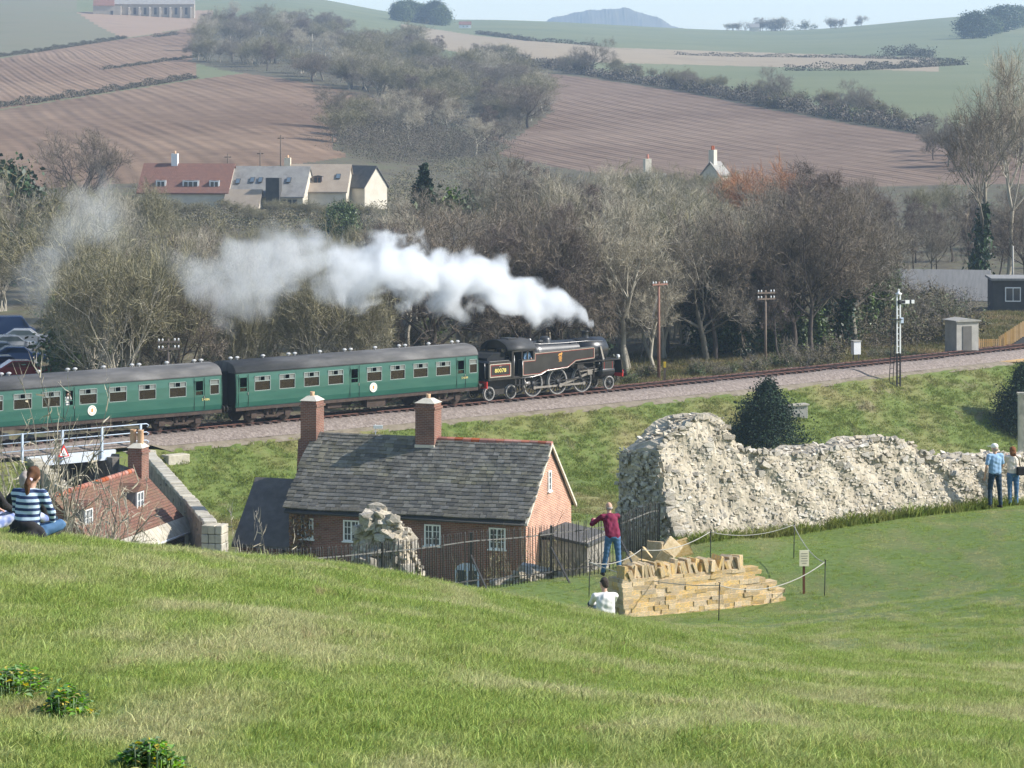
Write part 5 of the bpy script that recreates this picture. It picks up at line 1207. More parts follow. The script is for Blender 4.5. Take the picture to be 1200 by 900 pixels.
def blob(name, shapes, mat, parent, voxel=.014, wrinkle=0.0):
    "one continuous surface from tapered limbs (p0,p1,r0,r1) and ellipsoids (c,(rx,ry,rz))"
    b = MB()
    for s in shapes:
        if len(s) == 2: b.ell(s[0], s[1], 16, 10)
        else:
            p0, p1, r0, r1 = Vector(s[0]), Vector(s[1]), s[2], s[3]; d = (p1 - p0); L = d.length or 1e-4; d = d / L
            pts, rs = [], []
            for k in range(5): a = -math.pi / 2 + k * math.pi / 8; pts.append(p0 + d * r0 * math.sin(a)); rs.append(max(.001, r0 * math.cos(a)))
            for k in range(1, 4): pts.append(p0 + d * L * k / 4); rs.append(r0 + (r1 - r0) * k / 4)
            for k in range(5): a = k * math.pi / 8; pts.append(p1 + d * r1 * math.sin(a)); rs.append(max(.001, r1 * math.cos(a)))
            b.tube(pts, rs, 12)
    o = put(name, b.mesh(name, mat)); md = o.modifiers.new('r', 'REMESH'); md.mode = 'VOXEL'; md.voxel_size = voxel; md.use_smooth_shade = True
    sm = o.modifiers.new('s', 'SMOOTH'); sm.factor = .5; sm.iterations = 7
    if parent is not None: o.parent = parent
    PENDING.append((o, wrinkle, mat)); return o
PENDING = []
def flush_blobs():
    bpy.context.view_layer.update(); dg = bpy.context.evaluated_depsgraph_get(); res = []
    for o, wr, mat in PENDING: res.append(bpy.data.meshes.new_from_object(o.evaluated_get(dg)))
    for (o, wr, mat), me in zip(PENDING, res):
        me.name = o.name
        if wr:
            n = len(me.vertices); co = np.zeros(n * 3); me.vertices.foreach_get('co', co); co = co.reshape(-1, 3); no = np.zeros(n * 3); me.vertices.foreach_get('normal', no); no = no.reshape(-1, 3)
            f = np.sin(co[:, 0] * 37 + co[:, 2] * 23 + 3 * np.sin(co[:, 1] * 21)) * np.sin(co[:, 2] * 31 - co[:, 0] * 17); co += no * (f * wr)[:, None]; me.vertices.foreach_set('co', co.ravel()); me.update()
        if not me.materials: me.materials.append(MAT[mat])
        o.modifiers.clear(); o.data = me
    PENDING.clear()
def hand(sh, wrist, direction, side, curl=.35):
    w = Vector(wrist); d = Vector(direction).normalized(); a = d.cross(Vector((0, 0, 1)));
    if a.length < .1: a = d.cross(Vector((0, 1, 0)))
    a.normalize(); n = a.cross(d)
    palm = w + d * .085; sh.append((tuple(w + d * .02), tuple(palm), .03, .034))
    for k, L in enumerate((.068, .08, .074, .058)):
        off = a * (k - 1.5) * .02; k0 = palm + off; k1 = k0 + (d - n * curl).normalized() * L * .55; k2 = k1 + (d - n * curl * 3).normalized() * L * .5; sh += [(tuple(k0), tuple(k1), .0105, .01), (tuple(k1), tuple(k2), .01, .008)]
    t0 = w + d * .035 + a * side * .03; t1 = t0 + (d + a * side * 1.1).normalized() * .05; sh += [(tuple(t0), tuple(t1), .013, .011), (tuple(t1), tuple(t1 + d * .03), .011, .009)]
def human(label, loc, rz, J, top, legs, hair, hs='short', shoes='shoe', group=None, top_mat=None, sleeves=1.0, scl=1.0, female=False, extras=None, jacket=False):
    P = dict(pelvis=(0, 0, .95), waist=(0, 0, 1.08), chest=(0, 0, 1.3), neck=(0, .0, 1.47), head=(0, .02, 1.63), sL=(-.19, 0, 1.42), sR=(.19, 0, 1.42), eL=(-.25, -.03, 1.13), eR=(.25, -.03, 1.13), wL=(-.25, .08, .88), wR=(.25, .08, .88),
             hL=(-.095, 0, .92), hR=(.095, 0, .92), kL=(-.1, .02, .5), kR=(.1, .02, .5), aL=(-.1, -.02, .09), aR=(.1, -.02, .09), look=(0, 1, 0), hdL=None, hdR=None); P.update(J)
    V_ = {k: Vector(v) for k, v in P.items() if v is not None}
    o = thing('person', label, 'person', loc, rz, group, scl); w = .88 if female else 1.0
    look = V_['look'].normalized(); hd = V_['head']; up_ = (hd - V_['neck']).normalized(); rt = look.cross(up_).normalized()
    body = []
    # head with nose, ears, jaw
    body += [(tuple(hd + look * -.005), (.078, .092, .108)), (tuple(hd + look * .03 - up_ * .055), (.058, .06, .062)), (tuple(hd + look * .088 - up_ * .02), tuple(hd + look * .108 - up_ * .035), .012, .014), (tuple(hd + rt * .078 - up_ * .012), (.012, .022, .032)), (tuple(hd - rt * .078 - up_ * .012), (.012, .022, .032))]
    body += [(tuple(hd + look * .08 - up_ * .072 - rt * .018), tuple(hd + look * .08 - up_ * .072 + rt * .018), .008, .008)]
    body += [(tuple(V_['neck'] - up_ * .04), tuple(hd - up_ * .06), .055, .052), (tuple(V_['chest']), (.15 * w, .1, .17)), (tuple(V_['waist']), (.135 * w, .095, .13)), (tuple(V_['pelvis']), (.15, .105, .12)), (tuple(V_['sL']), tuple(V_['sR']), .06, .06)]
    for s in 'LR':
        body += [(tuple(V_['s' + s]), tuple(V_['e' + s]), .047 * w, .038 * w), (tuple(V_['e' + s]), tuple(V_['w' + s]), .038 * w, .026 * w), (tuple(V_['h' + s]), tuple(V_['k' + s]), .078, .053), (tuple(V_['k' + s]), tuple(V_['a' + s]), .053, .035)]
        d = V_.get('hd' + s) or (V_['w' + s] - V_['e' + s]); hand(body, V_['w' + s], d, 1 if s == 'L' else -1)
    blob('body', body, 'skin', o, .011)
    # eyes
    for k in (-1, 1): MB().ell(tuple(hd + look * .084 + rt * k * .032 + up_ * .005), (.011, .011, .009), 8, 6).build('eye', 'shirt_white', o)
    tp = [(tuple(V_['chest']), (.175 * w, .125, .19)), (tuple(V_['waist']), (.16 * w, .118, .15)), (tuple(V_['pelvis'] + Vector((0, 0, .03))), (.165, .125, .1)), (tuple(V_['sL']), tuple(V_['sR']), .068, .068), (tuple(V_['neck'] - up_ * .06), tuple(V_['neck'] - up_ * .03), .085, .062)]
    for k in (-.065, .065): tp.append((tuple(V_['chest'] + Vector((k, 0, .02))), tuple(V_['pelvis'] + Vector((k, 0, .03))), .115 * w, .118 * w))
    if female: tp.append((tuple(V_['chest'] + Vector((0, .08, 0))), (.13, .07, .08)))
    for s in 'LR':
        tp.append((tuple(V_['s' + s]), tuple(V_['e' + s]) if sleeves > .5 else tuple(V_['s' + s].lerp(V_['e' + s], .75)), .066 * w, .056 * w))
        if sleeves > .5: tp.append((tuple(V_['e' + s]), tuple(V_['e' + s].lerp(V_['w' + s], .92)), .054 * w, .04 * w))
    blob('shirt', tp, top, o, .015, .006)
    lg = [(tuple(V_['pelvis']), (.168, .122, .115))]
    for s in 'LR': lg += [(tuple(V_['h' + s]), tuple(V_['k' + s]), .096, .07), (tuple(V_['k' + s]), tuple(V_['a' + s] + Vector((0, 0, .02))), .07, .056)]
    blob('trousers', lg, legs, o, .015, .006)
    for s in 'LR':
        a = V_['a' + s]; f_ = V_.get('f' + s) or Vector((0, 1, 0)); blob('shoe', [(tuple(a - f_ * .05 - Vector((0, 0, .05))), tuple(a + f_ * .15 - Vector((0, 0, .055))), .042, .036), (tuple(a), tuple(a - Vector((0, 0, .04))), .045, .04)], shoes, o, .014)
    hr = []
    if hs == 'short': hr = [(tuple(hd - look * .018 + up_ * .028), (.084, .094, .094)), (tuple(hd - look * .05 - up_ * .02), (.07, .05, .075))]
    if hs == 'bald': hr = [(tuple(hd - look * .045 - up_ * .035), (.082, .06, .05))]
    if hs == 'bob': hr = [(tuple(hd - look * .02 + up_ * .03), (.1, .108, .105)), (tuple(hd - look * .05 - up_ * .06), (.1, .07, .1)), (tuple(hd - look * .03 - up_ * .12), (.09, .06, .07))]
    if hs == 'tail': hr = [(tuple(hd - look * .02 + up_ * .02), (.088, .1, .104)), (tuple(hd - look * .1), tuple(hd - look * .14 - up_ * .1), .04, .045), (tuple(hd - look * .14 - up_ * .1), tuple(hd - look * .1 - up_ * .3 + rt * .03), .045, .02)]
    if hr: blob('hair', hr, hair, o, .014, .004)
    return o, V_, hd, look, up_, rt
def ground_at(u, Y): return on(u, Y)
# man at the fence
human('man in maroon jumper and blue jeans leaning on the iron fence', on(716, 72.9), R(12), dict(pelvis=(.02, -.12, .94), waist=(0, -.08, 1.08), chest=(-.02, -.0, 1.3), neck=(-.03, .06, 1.46), head=(-.03, .1, 1.62), sL=(-.22, .02, 1.4), sR=(.17, .04, 1.4), eL=(-.42, .2, 1.2), eR=(.1, .36, 1.22), wL=(-.32, .5, 1.28), wR=(-.12, .56, 1.27), hdL=(1, .35, -.1), hdR=(-1, .2, -.1), hL=(-.08, -.12, .92), hR=(.11, -.12, .92), kL=(-.13, -.06, .5), kR=(.15, -.1, .5), aL=(-.2, -.02, .09), aR=(.17, -.16, .09), look=(-.2, 1, -.15)), 'maroon', 'denim', 'hair_grey', 'bald')
# man in white shirt sitting below the crest
human('man in white shirt sitting on the grass beside the golden wall end', on(708, 57.4, -.02), R(12), dict(pelvis=(0, -.1, .11), waist=(0, -.12, .26), chest=(0, -.1, .5), neck=(0, -.03, .68), head=(0, .02, .84), sL=(-.19, -.06, .62), sR=(.19, -.06, .62), eL=(-.2, .16, .46), eR=(.2, .16, .46), wL=(-.08, .36, .42), wR=(.08, .36, .42), hL=(-.1, -.08, .1), hR=(.1, -.08, .1), kL=(-.17, .34, .4), kR=(.17, .34, .4), aL=(-.13, .62, .06), aR=(.13, .62, .06), look=(-.35, 1, -.05)), 'shirt_white', 'dark_denim', 'hair_dark', 'short')
# couple by the ruin
pm = on(1166, 83.6, .02); pw = on(1187, 84.4, .02)
o, V_, hd, look, up_, rt = human('man in white cap, blue shirt and dark jeans beside the ruin', pm, R(20), dict(eL=(-.27, -.02, 1.14), wL=(-.27, .06, .88), eR=(.27, .05, 1.14), wR=(.2, .18, .95), kL=(-.12, .06, .5), aL=(-.15, .0, .09), kR=(.12, -.04, .5), aR=(.14, -.06, .09), look=(-.4, 1, -.1)), 'shirt_blue', 'dark_denim', 'hair_grey', 'bald', sleeves=.3)
cp = MB(); Rm = Matrix((rt, look, up_)).transposed(); cp.ell(tuple(hd + up_ * .045), (.094, .108, .085), 14, 8, Rm); cp.cbox((0, 0, 0), (.15, .14, .02), Matrix.Translation(hd + look * .14 + up_ * .05) @ Rm.to_4x4()); cp.build('cap', 'cap_white', o)
o, V_, hd, look, up_, rt = human('woman in cream top and jeans with a black shoulder bag', pw, R(10), dict(eL=(-.22, .14, 1.18), wL=(-.12, .26, 1.38), eR=(.22, .14, 1.18), wR=(.1, .27, 1.4), kL=(-.09, .02, .5), kR=(.1, -.02, .5), look=(.1, 1, 0), head=(0, .02, 1.6)), 'cream_top', 'denim', 'hair_auburn', 'bob', scl=.95, female=True)
bag = thing('shoulder_bag', 'black leather shoulder bag hanging at the woman in cream', 'bag', pw, R(10)); MB().cbox((.17, -.16, .98), (.24, .1, .24)).build('pouch', 'black_cloth', bag, .03); MB().tube([(.17, -.12, 1.1), (.12, -.125, 1.3), (.02, -.1, 1.45), (-.1, -.02, 1.5)], .012, 6).build('strap', 'black_cloth', bag)
# picnic group on the crest
pg = on(34, 35.6)
o, V_, hd, look, up_, rt = human('woman with ponytail in striped blue jumper sitting on the slope', pg + Vector((0, 0, -.03)), R(-20), dict(pelvis=(0, -.06, .1), waist=(.0, -.08, .24), chest=(.02, -.05, .45), neck=(.02, .01, .63), head=(.04, .05, .79), sL=(-.17, -.02, .57), sR=(.2, .0, .57), eL=(-.24, .1, .34), eR=(.3, .04, .34), wL=(-.14, .3, .25), wR=(.22, .22, .16), hL=(-.1, -.02, .09), hR=(.1, -.02, .09), kL=(-.26, .3, .2), kR=(.3, .26, .16), aL=(-.1, .44, .06), aR=(.12, .4, .06), look=(-.1, 1, -.05)), 'striped', 'denim', 'hair_brown', 'tail', female=True, scl=.93)
blob('scrunchie', [(tuple(hd - look * .12 - up_ * .04), (.05, .04, .04))], 'scrunchie', o)
blob('jacket_at_waist', [((0, -.1, .16), (.2, .13, .13)), ((-.08, -.17, .06), (.16, .1, .08)), ((.12, -.16, .05), (.12, .1, .07)), ((.2, -.08, .12), (.3, -.14, .03), .06, .04)], 'black_cloth', o, .016, .008)
human('grey haired person sitting close behind the woman in stripes', on(27, 38.4, -.16), R(-15), dict(pelvis=(0, 0, .1), waist=(0, 0, .25), chest=(0, .03, .48), neck=(0, .06, .66), head=(-.0, .09, .82), sL=(-.18, .04, .6), sR=(.18, .04, .6), eL=(-.24, .16, .36), eR=(.24, .16, .36), wL=(-.14, .36, .3), wR=(.14, .36, .3), hL=(-.1, .02, .09), hR=(.1, .02, .09), kL=(-.25, .36, .3), kR=(.25, .36, .3), aL=(-.15, .6, .06), aR=(.15, .6, .06)), 'black_cloth', 'dark_denim', 'hair_grey', 'short')
human('person in patterned trousers reclining beside the woman in stripes', on(-16, 37.0), R(-40), dict(pelvis=(0, 0, .1), waist=(0, -.05, .24), chest=(0, -.1, .46), neck=(0, -.08, .64), head=(0, -.05, .8), sL=(-.18, -.08, .58), sR=(.18, -.08, .58), eL=(-.24, .06, .34), eR=(.24, .06, .34), wL=(-.16, .28, .24), wR=(.16, .28, .24), hL=(-.1, .02, .09), hR=(.1, .02, .09), kL=(-.13, .45, .13), kR=(.13, .45, .2), aL=(-.12, .85, .06), aR=(.12, .82, .06)), 'black_cloth', 'patterned', 'hair_brown', 'short')
# people aboard the train
def aboard(label, coach_mat, lx, ly, seat_z, top, hair, J=None, rz=math.pi):
    p = coach_mat @ Vector((lx, ly, seat_z)); a = math.atan2(coach_mat[1][0], coach_mat[0][0])
    d = dict(look=(0, 1, 0)); d.update(J or {})
    return human(label, p, a + rz, d, top, 'dark_denim', hair, 'short')
SEAT = dict(hL=(-.1, 0, .92), hR=(.1, 0, .92), kL=(-.12, .42, .94), kR=(.12, .42, .94), aL=(-.12, .45, .5), aR=(.12, .45, .5), wL=(-.15, .3, 1.0), wR=(.15, .3, 1.0), eL=(-.24, .06, 1.12), eR=(.24, .06, 1.12))
bpy.context.view_layer.update()
coaches = [o for o in COL.objects if o.name.startswith('railway_carriage')]
cB = [c for c in coaches if 'leaning' in c['label']][0].matrix_basis.copy(); cA = [c for c in coaches if 'coupled' in c['label']][0].matrix_basis.copy()
aboard('passenger in white shirt leaning out of the carriage door window with a camera', cB, -1.0, -1.12, 1.02, 'shirt_white', 'hair_dark', dict(eL=(-.22, .12, 1.25), eR=(.22, .12, 1.25), wL=(-.08, .26, 1.5), wR=(.08, .26, 1.5), head=(0, .08, 1.62), neck=(0, .05, 1.46)))
aboard('driver in blue overalls at the engine cab window', loco.matrix_basis, -2.45, -1.0, 1.5, 'shirt_blue', 'hair_dark', dict(eL=(-.25, .1, 1.15), wL=(-.12, .26, 1.12)))

aboard('seated passenger in red seen through a window of the rear carriage', cB, -5.9, -.75, .62, 'maroon', 'hair_dark', SEAT, 2.2)
aboard('seated passenger in white beside the leaning one', cB, .1, -.75, .62, 'shirt_white', 'hair_brown', SEAT, 1.2)
aboard('seated passenger in blue in the front carriage', cA, 2.9, -.75, .62, 'shirt_blue', 'hair_grey', SEAT, 1.6)
aboard('seated passenger in cream at the rear of the front carriage', cA, -4.0, -.75, .62, 'cream_top', 'hair_brown', SEAT, 2.0)
flush_blobs()
# ------------------------------------------------------------------ trees
M('bark', [(0.115,0.098,0.075), (0.195,0.172,0.132), (0.230,0.212,0.161)], 2, jitter=.12); M('bark_pale', [(0.280,0.252,0.196), (0.420,0.378,0.294)], 2, jitter=.12); M('bark_dark', [(0.063,0.049,0.041), (0.115,0.092,0.075)], 2, jitter=.12)
M('twig_grey', [(0.161,0.135,0.103), (0.241,0.207,0.155)], .8, jitter=.3); M('twig_olive', [(0.166,0.149,0.080), (0.264,0.235,0.132)], .8, jitter=.3); M('twig_purple', [(.135,.102,.085), (.195,.148,.122)], .8, jitter=.3); M('twig_orange', [(0.344,0.149,0.063), (0.482,0.230,0.103)], .8, jitter=.3); M('twig_brown', [(.16,.125,.088), (.23,.185,.135)], .8, jitter=.3); M('twig_pale', [(0.336,0.294,0.217), (0.462,0.406,0.294)], .8, jitter=.25)
M('ivy', [(.012,.026,.01), (.028,.055,.018), (.05,.085,.03)], 1.5, jitter=.4, rough=.45); M('ivy_light', [(.05,.085,.02), (.1,.14,.035)], 1.5, jitter=.4, rough=.5); M('conifer', [(.012,.03,.014), (.025,.05,.022)], 1.5, jitter=.4); M('bramble', [(.09,.085,.035), (.14,.115,.055), (.08,.1,.03)], 1, jitter=.4); M('bud', [(.3,.29,.08), (.4,.36,.12)], 2, jitter=.3)
M('twig_far', [(.09,.075,.058), (.14,.115,.088), (.1,.105,.065)], .3, jitter=.2); M('twig_thicket', [(.11,.085,.06), (.17,.135,.1), (.12,.12,.07)], .3, jitter=.45); M('twig_thicket_olive', [(.13,.115,.06), (.2,.17,.1), (.12,.13,.06)], .3, jitter=.45)
M('hedge_leaf', [(.055,.055,.032), (.09,.078,.05), (.06,.075,.035)], .5, jitter=.45)
class Grow:
    def __init__(s, seed, wob=.16, up=.1, kids=(8, 5, 5), twigs=9, tw=.012, tl=(.5, 1.0), ratio=.62, spread=.8):
        s.r = np.random.default_rng(seed); s.wob, s.up, s.kids, s.twigs, s.tw, s.tl, s.ratio, s.spread = wob, up, kids, twigs, tw, tl, ratio, spread
        s.b = MB(); s.tp = []; s.td = []; s.tips = []
    def nrm(s, v): return v / (np.linalg.norm(v) + 1e-9)
    def limb(s, p, d, L, r, lev, r_end=.45):
        n = 6 if lev == 0 else 4 if lev < 3 else 3; pts = [p]; rs = [r]; dirs = [d]
        for i in range(n):
            d = s.nrm(d + s.r.normal(0, s.wob, 3) + np.array([0, 0, s.up])); p = p + d * L / n; pts.append(p); dirs.append(d); rs.append(r * (1 - (1 - r_end) * (i + 1) / n))
        s.b.tube([tuple(q) for q in pts], rs, 7 if lev == 0 else 5 if lev == 1 else 3, False)
        return np.array(pts), np.array(dirs), rs
    def at(s, pts, dirs, t):
        f = t * (len(pts) - 1); i = min(int(f), len(pts) - 2); return pts[i] + (pts[i + 1] - pts[i]) * (f - i), dirs[min(i + 1, len(dirs) - 1)]
    def rec(s, p, d, L, r, lev):
        pts, dirs, rs = s.limb(p, d, L, r, lev); s.tips.append(pts[-1])
        if lev >= len(s.kids): s.twig(pts, dirs, L, s.twigs); return
        if lev == len(s.kids) - 1: s.twig(pts, dirs, L, 3)
        for k in range(s.kids[lev]):
            t = s.r.uniform(.25, 1.0) if k else 1.0; q, dd = s.at(pts, dirs, t)
            side = s.r.normal(0, 1, 3); side -= dd * side.dot(dd); c = s.nrm(dd * (1 - s.spread * .55) + s.nrm(side) * s.spread * s.r.uniform(.5, 1))
            s.rec(q, c, L * s.ratio * s.r.uniform(.75, 1.2) * (1.15 - .35 * t), r * (.7 - .22 * t) * s.r.uniform(.85, 1.1), lev + 1)
    def twig(s, pts, dirs, L, n):
        for _ in range(n):
            q, dd = s.at(pts, dirs, s.r.uniform(.15, 1)); c = s.nrm(dd * .7 + s.r.normal(0, .45, 3) + np.array([0, 0, s.up])); s.tp.append(q); s.td.append(c * s.r.uniform(*s.tl))
    def crown(s, name, mat):
        P = np.array(s.tp); D = np.array(s.td); n = len(P); R_ = s.r
        side = np.cross(D, R_.normal(0, 1, (n, 3))); side /= np.linalg.norm(side, axis=1)[:, None] + 1e-9; w = s.tw * R_.uniform(.7, 1.3, (n, 1))
        mid = P + D * .55 + R_.normal(0, .06, (n, 3)); end = P + D + R_.normal(0, .05, (n, 3))
        V = np.stack([P - side * w, P + side * w, mid + side * w * .6, mid - side * w * .6, end], 1).reshape(-1, 3)
        o = np.arange(n)[:, None] * 5; Fq = np.concatenate([o + np.array([[0, 1, 2]]), o + np.array([[0, 2, 3]]), o + np.array([[3, 2, 4]])])
        # side shoots
        q = P + D * R_.uniform(.3, .9, (n, 1)); d2 = D * .3 + R_.normal(0, .22, (n, 3)); s2 = np.cross(d2, R_.normal(0, 1, (n, 3))); s2 /= np.linalg.norm(s2, axis=1)[:, None] + 1e-9
        V2 = np.stack([q - s2 * w * .6, q + s2 * w * .6, q + d2], 1).reshape(-1, 3); F2 = np.arange(n * 3).reshape(-1, 3) + len(V)
        return np_mesh(name, np.concatenate([V, V2]), np.concatenate([Fq, F2]), mat)
def leaves(name, pts, size, mat, seed=0, flat=0.0):
    rng = np.random.default_rng(seed); P = np.array(pts); n = len(P); nn = rng.normal(0, 1, (n, 3)); nn[:, 2] += flat; nn /= np.linalg.norm(nn, axis=1)[:, None]
    a = np.cross(nn, rng.normal(0, 1, (n, 3))); a /= np.linalg.norm(a, axis=1)[:, None]; c = np.cross(nn, a); s = size * rng.uniform(.5, 1.4, (n, 1))
    V = np.stack([P + a * s, P + c * s * .6, P - a * s, P - c * s * .6], 1).reshape(-1, 3)
    return np_mesh(name, V, np.arange(n * 4).reshape(-1, 4), mat)
def root_at(name, parts):
    "prototype: dict of part -> mesh; never linked itself"
    return name, parts
def proto_tree(seed, Ht, trunk_frac, tr, kids, limb_len, spread0, bark, twigm, excurrent=False, nl=9, ivy=0, stems=1, ivym='ivy', **kw):
    g = Grow(seed, **dict(dict(kids=kids), **kw)); r = g.r; ivp = []
    for st in range(stems):
        b0 = np.array([r.normal(0, .35), r.normal(0, .35), -.3]) if stems > 1 else np.array([0, 0, -.4]); d0 = g.nrm(np.array([r.normal(0, .25), r.normal(0, .25), 1])) if stems > 1 else np.array([r.normal(0, .04), r.normal(0, .04), 1.])
        TL = Ht * (.82 if excurrent else trunk_frac + .18); pts, dirs, rs = g.limb(b0, g.nrm(d0), TL, tr, 0, .12 if excurrent else .55)
        for k in range(nl):
            t = (trunk_frac + (1 - trunk_frac) * ((k + r.uniform(0, .8)) / nl)) if excurrent else r.uniform(.55, 1)
            q, dd = g.at(pts, dirs, min(t, 1)); az = 2.4 * k + r.uniform(-.5, .5); el = r.uniform(*spread0)
            c = np.array([math.cos(az) * math.cos(el), math.sin(az) * math.cos(el), math.sin(el)])
            L = limb_len * r.uniform(.75, 1.15) * ((1.25 - t * .75) if excurrent else 1); g.rec(q, c, L, tr * (.28 if excurrent else .45) * (1.1 - .5 * t), 1)
        if ivy:
            for _ in range(ivy):
                t = r.beta(1.1, 1.3) * .8; q, dd = g.at(pts, dirs, t); a = r.uniform(0, 6.28); rad = abs(r.normal(0, .55)) * (1.25 - t); ivp.append(q + np.array([math.cos(a) * rad, math.sin(a) * rad, r.normal(0, .2)]))
    V = g.b; me_t = bpy.data.meshes.new('trunk'); me_t.from_pydata(V.v, [], V.f); me_t.polygons.foreach_set('use_smooth', [True] * len(V.f)); me_t.materials.append(MAT[bark]); me_t.update()
    d = {'trunk': me_t, 'crown': g.crown('crown', twigm)}
    if ivy: d['ivy'] = leaves('ivy', ivp, .16, ivym, seed)
    return d
def blob_tree(seed, Ht, Wd, n, size, mat, shape, bark='bark_dark'):
    "evergreen: many leaf faces in clumps through the crown"
    rng = np.random.default_rng(seed); P = []; nc = 70
    for i in range(nc):
        t = rng.uniform(.03, 1) ** (.8); rad = shape(t) * Wd / 2; a = rng.uniform(0, 6.28); rr_ = rad * math.sqrt(rng.uniform(.25, 1)); c = np.array([rr_ * math.cos(a), rr_ * math.sin(a), t * Ht]); cs = Wd * .085 * (.5 + shape(t))
        P.append(c + rng.normal(0, 1, (n // nc, 3)) * np.array([cs, cs, cs * 1.25]))
    P = np.concatenate(P); P = P[P[:, 2] > 0]
    tk = MB().tube([(0, 0, -.3), (.03, 0, Ht * .5), (0, 0, Ht * .95)], [Wd * .035, Wd * .025, .02], 7); me = tk.mesh('trunk', bark)
    return {'trunk': me, 'crown': leaves('crown', P, size, mat, seed)}
def bush(seed, Ht, Wd, n, mat, twigm, leafn=600, leafs=.09, tw=.011, sr=.03):
    g = Grow(seed, kids=(4, 4), twigs=8, tw=tw, tl=(.3, .7), up=.12); r = g.r
    for k in range(n):
        a = r.uniform(0, 6.28); q = np.array([math.cos(a), math.sin(a), 0]) * Wd * .3 * math.sqrt(r.uniform(0, 1)); g.rec(q + np.array([0, 0, -.2]), g.nrm(np.array([math.cos(a) * .6, math.sin(a) * .6, 1]) + r.normal(0, .2, 3)), Ht * r.uniform(.45, .7), sr, 1)
    V = g.b; me_t = bpy.data.meshes.new('stems'); me_t.from_pydata(V.v, [], V.f); me_t.materials.append(MAT['bark']); me_t.update(); d = {'trunk': me_t, 'crown': g.crown('crown', twigm)}
    if leafn:
        tips = np.array(g.tp)[r.integers(0, len(g.tp), leafn)] + r.normal(0, .12, (leafn, 3)); tips[:, 2] *= .85; d['leaves'] = leaves('leaves', tips, leafs, mat, seed)
    return d
PT = {
 'oak': [proto_tree(s, 13, .22, .32, (0, 5, 5, 4), 4.6, (.25, 1.0), 'bark', 'twig_grey', nl=9, twigs=7, up=.09, spread=.85, tl=(.5, 1.1)) for s in (1, 2)],
 'ash': [proto_tree(s, 14, .3, .24, (0, 5, 4, 4), 4.4, (.6, 1.2), 'bark_pale', 'twig_pale', nl=8, twigs=7, up=.16, spread=.65, tl=(.5, 1.1)) for s in (3, 4)],
 'alder': [proto_tree(s, 15, .28, .2, (0, 5, 4), 2.7, (.25, .8), 'bark_dark', 'twig_purple', True, nl=26, twigs=11, up=.05, spread=.8, tl=(.35, .8)) for s in (5, 6)],
 'scrub': [proto_tree(s, 8, .1, .11, (0, 5, 4), 3.3, (.7, 1.3), 'bark_pale', 'twig_olive', nl=4, stems=6, twigs=10, up=.12, spread=.7, tl=(.4, 1.0)) for s in (7, 8, 9)],
 'willow': [proto_tree(11, 9, .15, .2, (0, 5, 5), 3.6, (.5, 1.2), 'twig_orange', 'twig_orange', nl=12, twigs=12, up=.14, spread=.6, tl=(.5, 1.2))],
 'ivied': [proto_tree(s, 13, .3, .22, (0, 5, 4, 3), 4.0, (.4, 1.1), 'bark', 'twig_brown', nl=8, twigs=7, up=.12, spread=.75, ivy=2600, ivym=i) for s, i in ((13, 'ivy'), (14, 'ivy_light'))],
 'brown': [proto_tree(s, 11, .2, .24, (0, 5, 5, 3), 4.0, (.35, 1.1), 'bark_dark', 'twig_brown', nl=9, twigs=7, up=.1, spread=.8, tl=(.45, 1.0)) for s in (15, 16)],
 'cypress': [blob_tree(21, 11, 2.6, 9000, .17, 'conifer', lambda t: min(1, 2.5 * (1 - t)) * (.75 + .25 * math.sin(t * 9)))],
 'holly': [blob_tree(22, 7, 5.5, 9000, .2, 'ivy', lambda t: math.sin(math.pi * min(.98, .12 + t * .85)) ** .6), blob_tree(23, 6, 6, 8000, .19, 'ivy_light', lambda t: math.sin(math.pi * min(.98, .15 + t * .82)) ** .6)],
 'yew': [blob_tree(24, 4.7, 4.3, 26000, .075, 'conifer', lambda t: min(1, 1.5 * (1.02 - t) ** 1.05) * (.85 + .15 * math.sin(t * 14)))],
 'bush': [bush(31, 3, 3.4, 9, 'bramble', 'twig_brown', 900, .1), bush(32, 2.6, 3, 9, 'ivy_light', 'twig_olive', 800, .09), bush(33, 3.2, 3, 10, 'bramble', 'twig_grey', 300, .09)],
 'sapling': [bush(41, 6.5, 3, 7, 'bud', 'twig_pale', 0, tw=.02, sr=.05), bush(42, 5.5, 3.4, 5, 'bud', 'twig_olive', 700, .03, tw=.012, sr=.035)],
}
def plant(kind, p, h, label, group=None, var=None, rz=None, cat='tree', w=1.0, nm=None):
    v = PT[kind]; d = v[var % len(v)] if var is not None else rnd.choice(v); base = {'oak': 13, 'ash': 14, 'alder': 15, 'scrub': 8, 'willow': 9, 'ivied': 13, 'brown': 11, 'cypress': 11, 'holly': 7, 'yew': 4.7, 'bush': 3, 'sapling': 6}[kind]
    s = h / base; nm = nm or {'bush': 'bush', 'yew': 'yew_bush', 'sapling': 'bare_sapling', 'cypress': 'cypress_tree', 'holly': 'holly_tree', 'alder': 'alder_tree', 'willow': 'willow_tree', 'ivied': 'ivy_clad_tree', 'scrub': 'scrub_tree', 'ash': 'ash_tree', 'brown': 'thorn_tree'}.get(kind, 'bare_tree')
    o = bpy.data.objects.new(nm, None); COL.objects.link(o); o.location = p; o.rotation_euler = (0, 0, rnd.uniform(0, 6.28) if rz is None else rz); o.scale = (s * w, s * w, s); o.empty_display_size = .3
    tag(o, label, cat, group)
    for part, me in d.items(): put(part, me, o)
    return o
